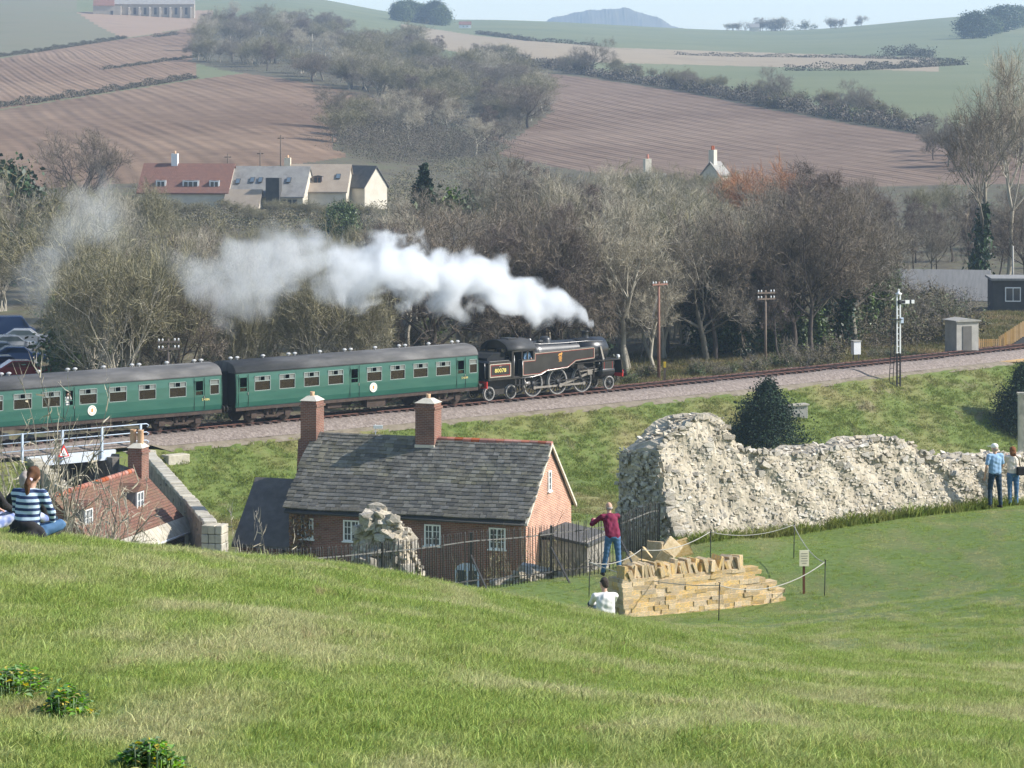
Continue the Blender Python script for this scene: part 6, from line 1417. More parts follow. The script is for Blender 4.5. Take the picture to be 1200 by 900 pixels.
LBL = {'oak': 'bare spreading grey tree in the wood behind the railway', 'ash': 'bare pale upright tree in the wood behind the railway', 'alder': 'bare purple brown alder in the wood behind the railway', 'scrub': 'bare multi-stemmed olive scrub tree behind the railway', 'ivied': 'bare tree with ivy clad trunk behind the railway', 'brown': 'bare brown twiggy tree in the wood behind the railway', 'holly': 'dark evergreen holly among the bare trees', 'willow': 'orange twigged willow behind the railway'}
tr_ = random.Random(77)
TOPV = [(-80,160),(0,150),(60,168),(120,165),(165,195),(195,236),(300,254),(440,246),(465,205),(520,190),(560,172),(640,162),(700,180),(760,190),(800,200),(850,205),(900,190),(960,180),(1010,180),(1060,200),(1100,205),(1150,205),(1280,205)]
def topv(u): return float(np.interp(u, [a for a, _ in TOPV], [b_ for _, b_ in TOPV]))
def track_Y(u):
    x = x_at_u(u); return ty(x)
def wood_label(kind, h, u, Y):
    where = ['by the parked vehicles', 'behind the rear carriage', 'behind the leaning passenger', 'behind the carriage gap', 'behind the front carriage', 'behind the steam', 'behind the locomotive', 'by the reddish telegraph pole', 'by the big forked tree', 'by the straight telegraph pole', 'near the white cabinet', 'near the signal', 'above the long shed'][sum(u > q for q in (70, 140, 230, 300, 400, 520, 620, 720, 800, 880, 960, 1030))]
    dep = 'at the trackside' if Y < track_Y(u) + 22 else 'well back' if Y < track_Y(u) + 70 else 'at the back of the wood'
    look = {'oak': 'spreading grey tree', 'ash': 'pale upright tree', 'alder': 'purple brown alder', 'scrub': 'olive scrub tree', 'ivied': 'tree with ivied trunk', 'brown': 'brown twiggy tree', 'holly': 'holly', 'willow': 'orange willow'}[kind]
    return ('tall' if h > 12 else 'short' if h < 7 else 'middling') + ' bare ' + look + ' ' + dep + ' ' + where
def hill_label(kind, h, u, v):
    look = {'oak': 'spreading grey tree', 'ash': 'pale upright tree', 'alder': 'purple brown tree', 'scrub': 'olive scrub tree', 'brown': 'brown twiggy tree'}[kind]
    where = 'below the church' if u < 300 and v < 60 else 'along the ploughed field edge' if u < 420 and v < 110 else 'near the stubble field' if v < 75 else 'by the vine field corner' if u > 560 else 'above the farm' if v > 140 else 'in the middle of the wood'
    return ('tall' if h > 9.5 else 'low') + ' hazy ' + look + ' in the hillside wood ' + where
n_t = 0; spots = []
while n_t < 205:
    u = tr_.uniform(-70, 1270); Y = track_Y(u) + 14 + 160 * tr_.random() ** 1.2
    if u < 75 and Y < 290: continue
    if u > 1030 and Y < 305: continue
    if any(abs(u - a) < 9 and abs(Y - c) < 9 for a, c in spots): continue
    p = on(u, Y)
    if 165 < u < 455 and Y > 395: continue
    hmax = zv(topv(u) + tr_.uniform(0, 45), Y) - p.z; h = min(hmax, tr_.uniform(8, 16))
    if h < 4: 
        spots.append((u, Y)); n_t += .2; continue
    if u < 170: kind = tr_.choice(('ash', 'scrub', 'scrub', 'oak', 'scrub'))
    elif u < 440: kind = tr_.choice(('scrub', 'scrub', 'scrub', 'brown', 'ash'))
    elif u < 700: kind = tr_.choice(('oak', 'brown', 'brown', 'scrub', 'ash', 'alder'))
    elif u < 890: kind = tr_.choice(('ash', 'oak', 'ash', 'scrub', 'brown'))
    else: kind = tr_.choice(('brown', 'alder', 'brown', 'ivied', 'oak', 'alder'))
    if kind == 'ivied': pass
    if h < 7 and kind in ('oak', 'ash', 'alder'): kind = 'scrub'
    spots.append((u, Y)); plant(kind, p, h, wood_label(kind, h, u, Y), 'trees in the wood behind the railway', w=tr_.uniform(.7, 1.1)); n_t += 1
for i in range(85):                                         # understorey along the line and in the wood
    u = tr_.uniform(-60, 1260); Y = track_Y(u) + 6.5 + 60 * tr_.random() ** 1.8
    if (u > 1060 and Y > track_Y(u) + 7) or u < 70 or (985 < u < 1022 and Y < 240) or (755 < u < 790 and Y < 232) or (885 < u < 910 and Y < 233): continue
    plant('bush', on(u, Y), tr_.uniform(1.6, 4.2), 'tangled brown and green bramble bush under the trees behind the railway', 'bushes under the trees', cat='bush')
for i in range(46):
    u = tr_.uniform(700, 1095); Y = track_Y(u) + tr_.uniform(5.5, 13); 
    if (985 < u < 1022) or (762 < u < 784) or (888 < u < 906): continue
    plant('bush', on(u, Y), tr_.uniform(.8, 1.7), 'low straggling bramble on the far side of the track', 'low brambles along the far side of the track', cat='bush', w=1.3)
SP = [('oak', 640, 275, 160, 'large dark reddish tree above the steam'), ('alder', 968, 247, 158, 'tallest purple alder with ivy on its lower trunk'), ('alder', 930, 245, 185, 'shorter purple alder beside the tallest one'), ('willow', 905, 330, 178, 'orange twigged willow behind the alders'), ('willow', 885, 345, 188, 'second orange willow below the vine field'),
      ('cypress', 497, 300, 196, 'slender dark ivy covered column beside the farm buildings'), ('ivied', 545, 290, 205, 'ivy covered tree with a pale broken limb'), ('ivied', 1142, 300, 48, 'very tall bare tree with ivied trunk above the station'), ('ash', 1180, 310, 40, 'tallest bare forked tree above the station'), ('oak', 830, 236, 250, 'big forked bare tree behind the telegraph poles'), ('ash', 132, 222, 290, 'pale straight trunked tree behind the first carriage'), ('holly', 1030, 262, 300, 'dark holly between the signal and the alders'), ('holly', 850, 240, 320, 'green ivy thicket behind the big forked tree'), ('holly', 105, 226, 330, 'light green ivy thicket beside the pale straight tree'), ('ivied', 905, 241, 250, 'ivied tree left of the shorter alder'), ('ivied', 950, 243, 215, 'ivied tree between the two alders'), ('ivied', 990, 246, 205, 'ivied tree right of the tallest alder'), ('ivied', 925, 262, 200, 'ivied tree behind the shorter alder'), ('ivied', 1015, 258, 230, 'ivied tree behind the white cabinet'), ('ivied', 700, 232, 235, 'ivied tree rising in front of the engine smokebox'), ('ivied', 600, 240, 225, 'ivied tree behind the middle of the steam'), ('ash', 735, 228, 215, 'pale tall tree just ahead of the engine'), ('ash', 660, 246, 190, 'pale tall tree above the engine chimney'), ('ash', 800, 250, 200, 'pale tall tree left of the big forked tree'), ('ash', 470, 235, 235, 'pale tree above the middle of the steam'), ('holly', 275, 224, 385, 'dark evergreen bush just above the carriage roof'), ('holly', 0, 330, 200, 'dark evergreen clump above the parked vehicles'), ('holly', 400, 400, 236, 'green holly beside the farm buildings'), ('holly', 540, 300, 225, 'dark evergreen beside the slender column'), ('alder', 690, 262, 195, 'purple brown tree left of the house chimney'), ('ivied', 870, 238, 300, 'short ivied tree near the telegraph pole'), ('ivied', 975, 240, 240, 'ivy hung tree below the tall alders'), ('alder', 600, 320, 172, 'broad reddish brown tree beyond the steam'), ('brown', 100, 420, 132, 'purplish bare tree standing up before the ploughed field')]
WID = {('holly', 1160): .5, ('ivied', 1142): .66, ('ash', 1180): .62, ('holly', 1030): .8}
for kind, u, Y, vt, lb in SP:
    p = on(u, Y); plant(kind, p, max(2.5, zv(vt, Y) - p.z), lb, w=WID.get((kind, u), 1.2 if kind == 'alder' else 1.0))
for u, Y, vt in [(748, 392, 191), (766, 398, 189), (800, 396, 193), (815, 400, 196), (830, 398, 198), (848, 396, 197), (862, 402, 193), (785, 404, 190), (824, 388, 200), (842, 386, 202), (756, 385, 194)]:
    p = on(u, Y); plant('scrub', p, zv(vt, Y) - p.z, 'bare scrub tree hiding the house below the vine field', 'trees hiding the houses', w=.9)
for i in range(20):
    u = 160 + i * 14.5; Y = tr_.uniform(418, 436); p = on(u, Y); plant('scrub', p, max(2.5, zv(tr_.uniform(228, 243), Y) - p.z), 'olive scrub tree in front of the farm buildings', 'scrub before the farm', w=1.3)
for i in range(34):
    u = tr_.uniform(985, 1125); Y = tr_.uniform(248, 284); plant('bush', on(u, Y), tr_.uniform(2.2, 3.6), 'brown bramble bush before the long shed', 'brambles before the long shed', cat='bush', w=1.2)
# wood on the hillside between the ploughed fields
def thicket(name, label, polys, n, h, mat, sz, seed, y0=430):
    rng = np.random.default_rng(seed); P = []
    for poly in polys:
        us = [a for a, _ in poly]; vs_ = [c for _, c in poly]; got = 0; cl = []
        while got < n:
            u, v = rng.uniform(min(us), max(us)), rng.uniform(min(vs_), max(vs_))
            if inpoly(np.array([u]), np.array([v]), poly)[0]: cl.append(hit(u, v, y0)); got += 1
        for p in cl:
            hh = h * rng.uniform(.5, 1.3); m_ = 120; q = rng.normal(0, 1, (m_, 3)) * np.array([hh * .5, hh * .5, 0]); q[:, 2] = hh * rng.uniform(0, 1, m_) ** 1.2; P.append(np.array(p) + q)
    o = put(name, leaves(name, np.concatenate(P), sz, mat, seed)); tag(o, label, 'scrub', kind='stuff'); return o
thicket('hillside_thicket', 'brown tangled undergrowth filling the hillside wood', WP, 800, 4.6, 'twig_far', .1, 51)
thicket('house_thicket', 'olive brown scrub around the farm buildings', [[(150,275),(160,225),(180,250),(430,254),(470,205),(560,190),(560,225),(470,275)]], 380, 1.7, 'twig_thicket_olive', .1, 52, 360)
thicket('station_thicket', 'brown bramble thicket between the railway and the long shed', [[(960,415),(960,372),(1010,345),(1130,352),(1150,372),(1120,385),(1090,405),(1020,412)]], 330, 1.5, 'twig_thicket', .055, 53, 225)
k = 0
while k < 185:
    j = 0 if tr_.random() < .8 else 1; u, v = tr_.uniform(220, 650), tr_.uniform(22, 196)
    if not inpoly(np.array([u]), np.array([v]), WP[j])[0]: continue
    p = hit(u, v, 430); kd = tr_.choice(('brown', 'scrub', 'oak', 'alder', 'ash', 'scrub')); hh = tr_.uniform(7, 11) * (1.2 if v < 60 else 1); plant(kd, p, hh, hill_label(kd, hh, u, v), 'trees in the hillside wood', w=1.5); k += 1
for i in range(85):
    u = tr_.uniform(552, 1090); v = float(np.interp(u, [552, 700, 800, 900, 1000, 1090], [70, 92, 106, 126, 142, 158])) + tr_.uniform(-9, 0); p = hit(u, v, 430)
    kd = tr_.choice(('brown', 'scrub', 'scrub', 'bush', 'bush', 'bush')); hh = tr_.uniform(3.5, 6.5); plant(kd, p, hh, ('tall ' if hh > 5 else 'low ') + {'brown': 'brown tree', 'scrub': 'olive scrub tree', 'bush': 'dark bramble bush'}[kd] + ' in the hedgerow above the vine field ' + ('near the leaning tree' if u < 760 else 'near the rounded bare tree' if u < 950 else 'near the lone oak'), 'hedgerow trees above the vine field', w=1.15)
for u, v, hh, kd, lb in [(690, 88, 13, 'oak', 'leaning bare tree rising from the hedgerow above the vine field'), (912, 124, 11, 'oak', 'tall rounded bare tree in the hedgerow over the vine field'), (1008, 138, 10, 'oak', 'rounded bare oak standing alone below the green pasture'), (660, 86, 7, 'oak', 'smaller bare tree beside the leaning hedgerow tree')]: plant(kd, hit(u, v, 430), hh, lb, w=1.2)
for i in range(22):
    u = tr_.uniform(845, 1010); Y = 2290; plant(tr_.choice(('scrub', 'brown', 'bush')), on(u, Y), tr_.uniform(4, 12), 'faint bare tree on the far skyline', 'trees on the far skyline', w=1.3)
for i in range(9):
    u = 466 + i * 6.5; Y = 1950 + tr_.uniform(-20, 20); p = on(u, Y); plant('holly', p, tr_.uniform(11, 15), 'dark tree in the clump on the near skyline', 'dark clump on the skyline')
for i in range(26):
    u = tr_.uniform(1085, 1260); v = tr_.uniform(165, 205); plant(tr_.choice(('brown', 'oak', 'alder')), hit(u, v, 400), tr_.uniform(6, 9), 'hazy bare tree at the right edge of the vine field', 'trees beside the vine field')
for i in range(7):
    u = 1140 + i * 9; plant('holly', hit(u, 45 - i * 2.5, 430), tr_.uniform(9, 14), 'dark hazy copse tree on the far pasture', 'copse on the far pasture', w=1.5)
def hedge(label, uv, h, w, dens=22, name='hedge', mat='hedge_leaf', y0=430, sz=.19):
    pts = [hit(u, v, y0) for u, v in uv]; P = []; r_ = np.random.default_rng(len(label) + abs(int(uv[0][0])))
    for a, c in zip(pts[:-1], pts[1:]):
        L = (c - a).length; n = min(9000, int(L * dens * h)); t = r_.uniform(0, 1, n); hh = h * (.75 + .35 * np.sin(t * L * .31 + a.x) * np.sin(t * L * .13))
        qx, qy = a.x + (c.x - a.x) * t, a.y + (c.y - a.y) * t; P.append(np.stack([qx + r_.normal(0, w * .3, n), qy + r_.normal(0, w * .3, n), H(qx, qy) + hh * r_.uniform(0, 1, n)], 1))
    o = put(name, leaves(name, np.concatenate(P), sz, mat, 3)); tag(o, label, 'hedge', 'field hedges on the hillside'); return o
hedge('dark hedge between the olive meadow and the harrowed field', [(-60,74),(0,67),(40,62),(90,54),(148,45)], 1.7, 1.6)
hedge('long dark hedge along the top of the ploughed field', [(-60,137),(0,126),(40,121),(60,118),(120,109),(180,100),(230,92)], 2.0, 1.8)
hedge('short hedge branching into the harrowed field', [(120,82),(160,77),(215,69),(240,66)], 1.2, 1.5)
hedge('small hedge stub near the church', [(180,44),(208,41)], 1.6, 2)
hedge('thin straight hedge across the far pasture', [(790,64),(900,67),(1000,68),(1120,72)], 1.8, 2.2, 14, sz=.28)
hedge('thick dark hedge below the stubble field', [(920,83),(1000,83),(1060,80),(1130,76)], 3.2, 3, 14, sz=.3)
hedge('dark hedge line far above the stubble field', [(560,40),(620,48),(700,54)], 2.2, 3, 12, sz=.32)
hedge('bushy far hedge on the rising pasture', [(1035,66),(1060,65),(1092,67)], 5, 5, 10, sz=.36)
hedge('continuous brown hedgerow along the top of the vine field', [(552,68),(640,80),(700,90),(800,105),(900,125),(1000,142),(1090,157)], 3.4, 3.5, 16, mat='twig_far', sz=.26)
# bushes near the castle ditch and bank
plant('yew', on(900, 207, -.1), 4.6, 'dark conical yew bush on the grass bank behind the ruin', cat='bush', rz=.5, w=1.2)
plant('yew', on(1200, 225, -.1), 4.9, 'dark conifer at the foot of the grass bank by a wooden post', cat='bush', rz=2)
for u, Y, vt, lb in [(30, 105, 432, 'bare pale sapling rising before the carriages by the bridge'), (62, 112, 470, 'bare pale sapling in front of the bridge railing'), (100, 118, 540, 'bare twiggy sapling over the red tiled roof'), (48, 100, 500, 'bare pale sapling before the wing wall'), (8, 100, 445, 'bare pale sapling behind the seated group'), (268, 118, 598, 'thin pale sapling left of the brick cottage'), (296, 120, 606, 'thin pale sapling before the dark wing of the cottage'), (318, 124, 625, 'low bare shrub at the foot of the cottage wall')]:
    p = on(u, Y); plant('sapling', p, max(1.5, zv(vt, Y) - p.z), lb, var=0, w=.55)
for u, Y, vt, lb in [(560, 80, 632, 'budding shrub behind the fence below the cottage windows'), (600, 84, 588, 'tall budding shrub behind the fence before the cottage corner'), (640, 82, 592, 'dense budding shrub before the brick gable'), (670, 83, 572, 'budding shrub with pale twigs right of the brick gable'), (692, 80, 598, 'twiggy shrub behind the man in maroon'), (515, 86, 628, 'low twiggy shrub right of the ruin stump'), (620, 92, 600, 'budding bush deep in the ditch below the gable')]:
    p = on(u, Y); plant('sapling', p, max(1.5, zv(vt, Y) - p.z), lb, var=1, w=.85, nm='budding_shrub', cat='shrub')
# ------------------------------------------------------------------ buildings and lineside things
M('far_slate', [(.2,.19,.175), (.27,.255,.235), (.31,.3,.27)], .8, jitter=.1); M('far_tan_roof', [(.3,.24,.18), (.37,.3,.23)], .8); M('church_stone', [(.33,.29,.23), (.42,.37,.3)], .5); M('pale_wall', [(.5,.45,.36), (.6,.55,.45)], 1); M('chimney_white', [(.75,.75,.73)]); M('concrete', [(.3,.285,.25), (.4,.38,.34)], 2, bump=.01); M('concrete_dark', [(.26,.25,.225), (.34,.325,.29)], 2); M('shed_roof', [(.2,.195,.185), (.27,.26,.245)], .8, stretch=(6, 1, 1)); M('shed_wall', [(.1,.095,.085), (.15,.14,.125)], 1); M('dark_clad', [(.05,.05,.05), (.08,.078,.075)], 1); M('new_timber', [(.5,.3,.11), (.6,.38,.16)], 3, jitter=.15); M('pole_wood', [(.12,.09,.07), (.19,.145,.11)], 3); M('pole_red', [(.2,.1,.07), (.26,.14,.1)], 3); M('insulator', [(.7,.7,.68)]); M('signal_white', [(.68,.68,.66), (.76,.76,.74)], 3); M('signal_black', [(.02,.02,.022)]); M('car_white', [(.75,.76,.77)], rough=.25, coat=.5); M('car_blue', [(.02,.04,.1)], rough=.25, coat=.5); M('car_silver', [(.35,.37,.4)], rough=.25, coat=.5); M('car_red', [(.3,.03,.03)], rough=.25, coat=.5); M('tyre', [(.02,.02,.02)]); M('tarp', [(.7,.71,.72), (.78,.78,.78)], 4); glass_mat('skylight', (.12, .16, .2), .1); M('yellow_top', [(.75,.5,.04)])
def gable_house(name, label, base, rz, L, W, eave, ridge, wall, roof, over=.3, cat='house'):
    o = thing(name, label, cat, base, rz)
    b = MB(); b.prism([(-W/2, -2.0), (W/2, -2.0), (W/2, eave), (0, ridge - .1), (-W/2, eave)], -L/2, L/2, 'X'); b.build('walls', wall, o)
    r = MB(); k = (ridge - eave) / (W/2); e = eave - over * k
    r.prism([(-W/2 - over, e), (0, ridge), (W/2 + over, e), (W/2 + over, e + .18), (0, ridge + .2), (-W/2 - over, e + .18)], -L/2 - .2, L/2 + .2, 'X'); r.build('roof', roof, o)
    return o
def simple_window(o, x, y, z, w, h, frame='frame_white', n=2, fac='front'):
    b = MB(); b.box(x - w/2, x + w/2, y - .06, y + .02, z, z + h); f = b.build('window', frame, o)
    for k in range(n): a = x - w/2 + w * k / n; MB().box(a + .07, a + w/n - .07, y - .08, y - .061, z + .08, z + h - .08).build('pane', 'house_glass', f)
    return f
def sky_light(o, x, yc, zc, pit, w=.7, h=1.0):
    Mx = Matrix.Translation((x, yc, zc)) @ Matrix.Rotation(pit, 4, 'X'); f = MB().box(-w/2, w/2, -h/2, h/2, 0, .08, Mx).build('rooflight', 'dark_clad', o); MB().box(-w/2 + .08, w/2 - .08, -h/2 + .08, h/2 - .08, .081, .1, Mx).build('pane', 'skylight', f)
# farm at the foot of the ploughed field
YH = 446; s_ = YH / F
def fx(u): return xu(u, YH)
gb = zv(262, YH)
h1 = gable_house('farmhouse', 'red roofed farmhouse with white dormers and white chimney', (fx(222), YH, gb), R(-8), 13.2, 8, zv(224, YH) - gb, zv(193, YH) - gb, 'pale_wall', 'clay_tile_far')
e_, r_ = zv(224, YH) - gb, zv(193, YH) - gb; p1 = math.atan2(r_ - e_, 4)
for lx, w in ((-3.4, 1.4), (1.0, 2.3), (4.5, 1.4)):
    d = dormer(h1, lx, -3.2, e_ + .5, w, 1.15, 4, r_, p1, 'clay_tile_far', up=-.15)
    MB().box(lx - w/2 - .05, lx + w/2 + .05, -3.3, -3.15, e_ + .45, e_ + 1.7).build('dormer_front', 'frame_white', d); simple_window(d, lx, -3.3, e_ + .55, w - .2, 1.0, n=max(2, int(w / .6)))
MB().box(-2.6, -1.7, -.4, .4, r_ - 1, r_ + 1.6).build('chimney', 'chimney_white', h1); MB().lathe([(.18, r_ + 1.6), (.16, r_ + 2.0), (0, r_ + 2.0)], 8, (-2.15, 0, 0)).build('chimney_pot', 'pot', h1)
MB().box(-2, 3, -4.3, -4.02, .6, 2.2).build('conservatory', 'frame_white', h1)
h2 = gable_house('slate_barn', 'long grey slated house with four rooflights beside the red farmhouse', (fx(318), YH - 1, gb), R(-10), 11.5, 8, zv(228, YH) - gb, zv(196, YH) - gb, 'pale_wall', 'far_slate')
e_, r_ = zv(228, YH) - gb, zv(196, YH) - gb; p2 = math.atan2(r_ - e_, 4)
for lx, t_ in ((-4.3, .45), (-2.2, .5), (-1.0, .5), (3.2, .5)): sky_light(h2, lx, -4 * (1 - t_) - .1, e_ + (r_ - e_) * t_ + .22, p2)
MB().box(.5, 2.5, -4.9, -3.4, -1, e_ + 2.6).build('entrance_bay', 'dark_clad', h2)
for lx in (3.0, 3.8, 4.6): simple_window(h2, lx, -4.05, e_ - 1.6, .6, 1.1, 'pole_wood', 1)
h3 = gable_house('lean_to_house', 'small tan roofed lean-to in front of the slated barn', (fx(290), YH - 5, gb), R(-10), 5, 4.5, zv(240, YH) - gb - .2, zv(222, YH) - gb, 'pale_wall', 'far_tan_roof')
h4 = gable_house('stone_cottage', 'stone cottage with tan roof, yellow chimney and dark dormer', (fx(372), YH + 1, gb), R(-6), 9.5, 7.5, zv(223, YH) - gb, zv(194, YH) - gb, 'pale_wall', 'far_tan_roof')
e_, r_ = zv(223, YH) - gb, zv(194, YH) - gb
MB().box(-4.9, -4.0, -.4, .4, r_ - 1, r_ + 1.1).build('chimney', 'render_cream', h4); MB().lathe([(.2, r_ + 1.1), (.17, r_ + 1.5), (0, r_ + 1.5)], 8, (-4.45, 0, 0)).build('chimney_pot', 'pot', h4)
d = dormer(h4, .4, -2.6, e_ + .9, 1.3, 1.2, 3.75, r_, math.atan2(r_ - e_, 3.75), 'dark_clad', up=-.1); simple_window(d, .4, -2.65, e_ + 1.0, 1.1, 1.0, 'brick_brown')
sky_light(h4, 3.3, -1.9, (e_ + r_) / 2 + .25, math.atan2(r_ - e_, 3.75)); simple_window(h4, -2.2, -3.8, e_ - 1.4, 1.0, 1.1)
h5 = gable_house('dark_gabled_house', 'dark roofed house with a pale gable beside the stone cottage', (fx(418), YH + 3, gb), R(-38), 7, 5, zv(218, YH) - gb, zv(196, YH) - gb, 'pale_wall', 'dark_slate'); simple_window(h5, 0, -2.55, 2.5, 1, 1.2)
for i, (u, vt) in enumerate([(267, 180), (305, 176), (329, 158)]):
    p = on(u, 462 + i * 6); o = thing('telegraph_pole', ['short pole behind the red farmhouse roof', 'pole behind the slated barn', 'tall pole behind the barn roof before the ploughed field'][i], 'pole', p, 0, 'poles behind the farm'); MB().tube([(0, 0, -.5), (0, 0, zv(vt, p.y) - p.z)], [.14, .1], 6).build('shaft', 'pole_wood', o); MB().box(-.5, .5, -.05, .05, zv(vt, p.y) - p.z - .6, zv(vt, p.y) - p.z - .45).build('crossarm', 'pole_wood', o)
for i, (u, vt, vb) in enumerate([(270, 42, 70), (366, 40, 70), (238, 42, 55)]):
    p = hit(u, vb, 430); o = thing('telegraph_pole', ['pale pole at the edge of the hillside wood', 'pale pole standing against the hillside wood', 'short dark pole by the church track'][i], 'pole', p, 0, 'poles by the hillside wood'); MB().tube([(0, 0, -.5), (0, 0, zv(vt, p.y) - p.z)], [.2, .14], 6).build('shaft', 'pale_stone' if i < 2 else 'pole_wood', o); MB().box(-.6, .6, -.06, .06, zv(vt, p.y) - p.z - .6, zv(vt, p.y) - p.z - .4).build('crossarm', 'pole_wood', o)
# house hidden in trees on the right, only chimney and gable clear
p = on(838, 420); hh = zv(178, 420) - p.z; h6 = gable_house('hidden_house', 'pale house among the trees with only its chimney and gable showing', p, R(60), 3.0, 2.4, hh - 2.9, hh - 1.5, 'pale_wall', 'far_slate')
MB().box(-1.2, -.2, -.4, .4, hh - 2.5, hh + .3).build('chimney', 'pale_wall', h6)
for k in (-.95, -.45): MB().lathe([(.14, hh + .3), (.12, hh + .85), (0, hh + .85)], 8, (k, 0, 0)).build('chimney_pot', 'ridge_red', h6)
p = on(759, 420); hh = zv(186, 420) - p.z; h7 = gable_house('hidden_cottage', 'house among the trees with a red chimney pot just showing', p, R(20), 5, 4, hh - 4.2, hh - 2.2, 'pale_wall', 'far_slate'); MB().box(-.5, .4, -.4, .4, hh - 2.5, hh).build('chimney', 'pale_wall', h7); MB().lathe([(.2, hh), (.17, hh + .6), (0, hh + .6)], 8, (0, 0, 0)).build('chimney_pot', 'ridge_red', h7)
# church on the hill
Yc = hit(165, 19, 430).y; pc = Vector((xu(170, Yc), Yc, zv(20, Yc))); k_ = Yc / F
ch = thing('hilltop_church', 'long pale stone building with buttresses on the hilltop', 'church', pc, R(4))
Lc = 115 * k_; b = MB(); b.box(-Lc/2, Lc/2, 0, 12, -4, 15 * k_); b.build('wall', 'church_stone', ch); b = MB(); b.prism([(-.6, 15 * k_), (6, 24 * k_), (12.6, 15 * k_)], -Lc/2, Lc/2, 'X'); b.build('roof', 'far_slate', ch)
MB().box(-Lc/2 - 1, -Lc/2 + 30 * k_, -5, -.01, -4, 13 * k_).build('porch', 'church_stone', ch); MB().prism([(-5.5, 13 * k_), (-2.4, 20 * k_), (.5, 13 * k_)], -Lc/2 - 1, -Lc/2 + 22 * k_, 'X').build('porch_roof', 'clay_tile_far', ch)
for i in range(7): x = -Lc/2 + (38 + i * 12) * k_; MB().prism([(-2.2, -4), (-.01, -4), (-.01, 12 * k_), (-.8, 11 * k_)], x, x + 2.2 * k_, 'X').build('buttress', 'church_stone', ch)
for i in range(6): x = -Lc/2 + (44 + i * 12) * k_; MB().box(x, x + 3 * k_, -.12, -.02, 3 * k_, 11 * k_).build('window', 'dark_clad', ch)
MB().box(-Lc/2 + 18 * k_, -Lc/2 + 21 * k_, -5.12, -5.02, 1 * k_, 7 * k_).build('door', 'dark_clad', ch)
# far white house
p = hit(545, 33, 430); k_ = p.y / F; fh = gable_house('far_white_house', 'tiny white house with red roof on the far hillside', p, R(0), 14 * k_ + 0, 5 * k_, 4.5 * k_, 7.5 * k_, 'chimney_white', 'clay_tile_far'); simple_window(fh, -2 * k_, -2.55 * k_, 1.5 * k_, 1.5 * k_, 1.5 * k_); simple_window(fh, 2.5 * k_, -2.55 * k_, 1.5 * k_, 1.5 * k_, 1.5 * k_)
p = Vector((xu(884, 2250), 2250, H(xu(884, 2250), 2250))); fb = gable_house('far_barn', 'faint grey barn among the skyline trees', p, 0, 7, 5, 3, 5.5, 'pale_wall', 'far_slate', cat='barn')
# long shed and dark building by the station
Ys = 292; sh = gable_house('long_shed', 'long low shed with grey sheet roof behind the brambles', (xu(1098, Ys), Ys, zv(368, Ys)), R(-14), 9.8, 5.2, zv(348, Ys) - zv(368, Ys), zv(318, Ys) - zv(368, Ys), 'shed_wall', 'shed_roof', cat='shed')
simple_window(sh, 4.0, -2.65, .4, 1.0, .9)
Yd = 276; db = thing('dark_timber_building', 'dark clad flat roofed building with a white framed window', 'building', (xu(1206, Yd), Yd, zv(364, Yd)), R(-3)); MB().box(-3.2, 5, 0, 5, -1, 2.7).build('walls', 'dark_clad', db); MB().box(-3.4, 5.2, -.3, 5.3, 2.7, 2.9).build('roof', 'shed_roof', db)
w = MB().box(-2.15, -.75, -.08, .02, .8, 2.1).build('window', 'frame_white', db)
for a in (-2.05, -1.4): MB().box(a, a + .57, -.1, -.081, .9, 2.0).build('pane', 'house_glass', w)
# concrete hut
Yu = 240; hu = thing('concrete_hut', 'grey concrete lineside hut with a flat roof', 'hut', (xu(1127, Yu), Yu, H(xu(1127, Yu), Yu)), R(24)); zt = zv(376, Yu) - hu.location.z
MB().box(-1.0, 1.0, -.85, .85, -.3, zt).build('walls', 'concrete', hu); MB().prism([(-1.15, zt), (1.15, zt), (1.15, zt + .1), (0, zt + .26), (-1.15, zt + .1)], -1.0, 1.0, 'Y').build('roof', 'concrete_dark', hu); MB().box(-.45, .35, -.9, -.852, -.1, zt - .35).build('door', 'shed_wall', hu); MB().box(1.001, 1.05, -.3, .3, .9, 1.4).build('vent', 'shed_wall', hu)  # hut roof in slightly darker concrete
# timber fence and ramp wall
Yt = 243; tf = thing('timber_fence', 'new orange timber picket fence beside the concrete hut', 'fence', on(1162, Yt), R(5))
for i in range(13): MB().box(-1.0 + i * .15, -.9 + i * .15, -.02, .02, -.1, 1.15).build('picket', 'new_timber', tf)
for z in (.3, .9): MB().box(-1.05, 1.0, .021, .06, z, z + .09).build('rail', 'new_timber', tf)
for x in (-1.05, 1.0): MB().box(x - .05, x + .05, -.05, .08, -.2, 1.3).build('post', 'new_timber', tf)
rp_ = thing('timber_ramp', 'orange boarded ramp side rising towards the station platform', 'ramp', on(1176, Yt + 2), R(6))
for i in range(26):
    x = -.4 + i * .16; z1 = 1.2 + 1.6 * min(1, i / 16); MB().box(x, x + .15, -.02, .02, max(-.1, z1 - 1.25), z1).build('board', 'new_timber', rp_)
MB().add([(-.4, .03, -.3), (3.8, .03, -.3), (3.8, .03, 1.4), (2.2, .03, 1.4), (-.4, .03, .0), (-.4, 3, -.3), (3.8, 3, -.3), (3.8, 3, 1.4), (2.2, 3, 1.4), (-.4, 3, .0)], [(0,1,2,3,4),(9,8,7,6,5),(0,5,6,1),(1,6,7,2),(2,7,8,3),(3,8,9,4),(4,9,5,0)]).build('ramp_base', 'tarmac', rp_)
for i in range(5): o = MB().box(-1.6, 1.6, -.12, .12, 0, .1).build('timber_plank', 'new_timber'); p = on(1182, 237 + i * .35); o.location = p + Vector((0, 0, .05)); o.rotation_euler = (0, 0, R(18 + i)); tag(o, 'pale timber plank lying by the track below the ramp', 'plank', 'planks by the ramp')
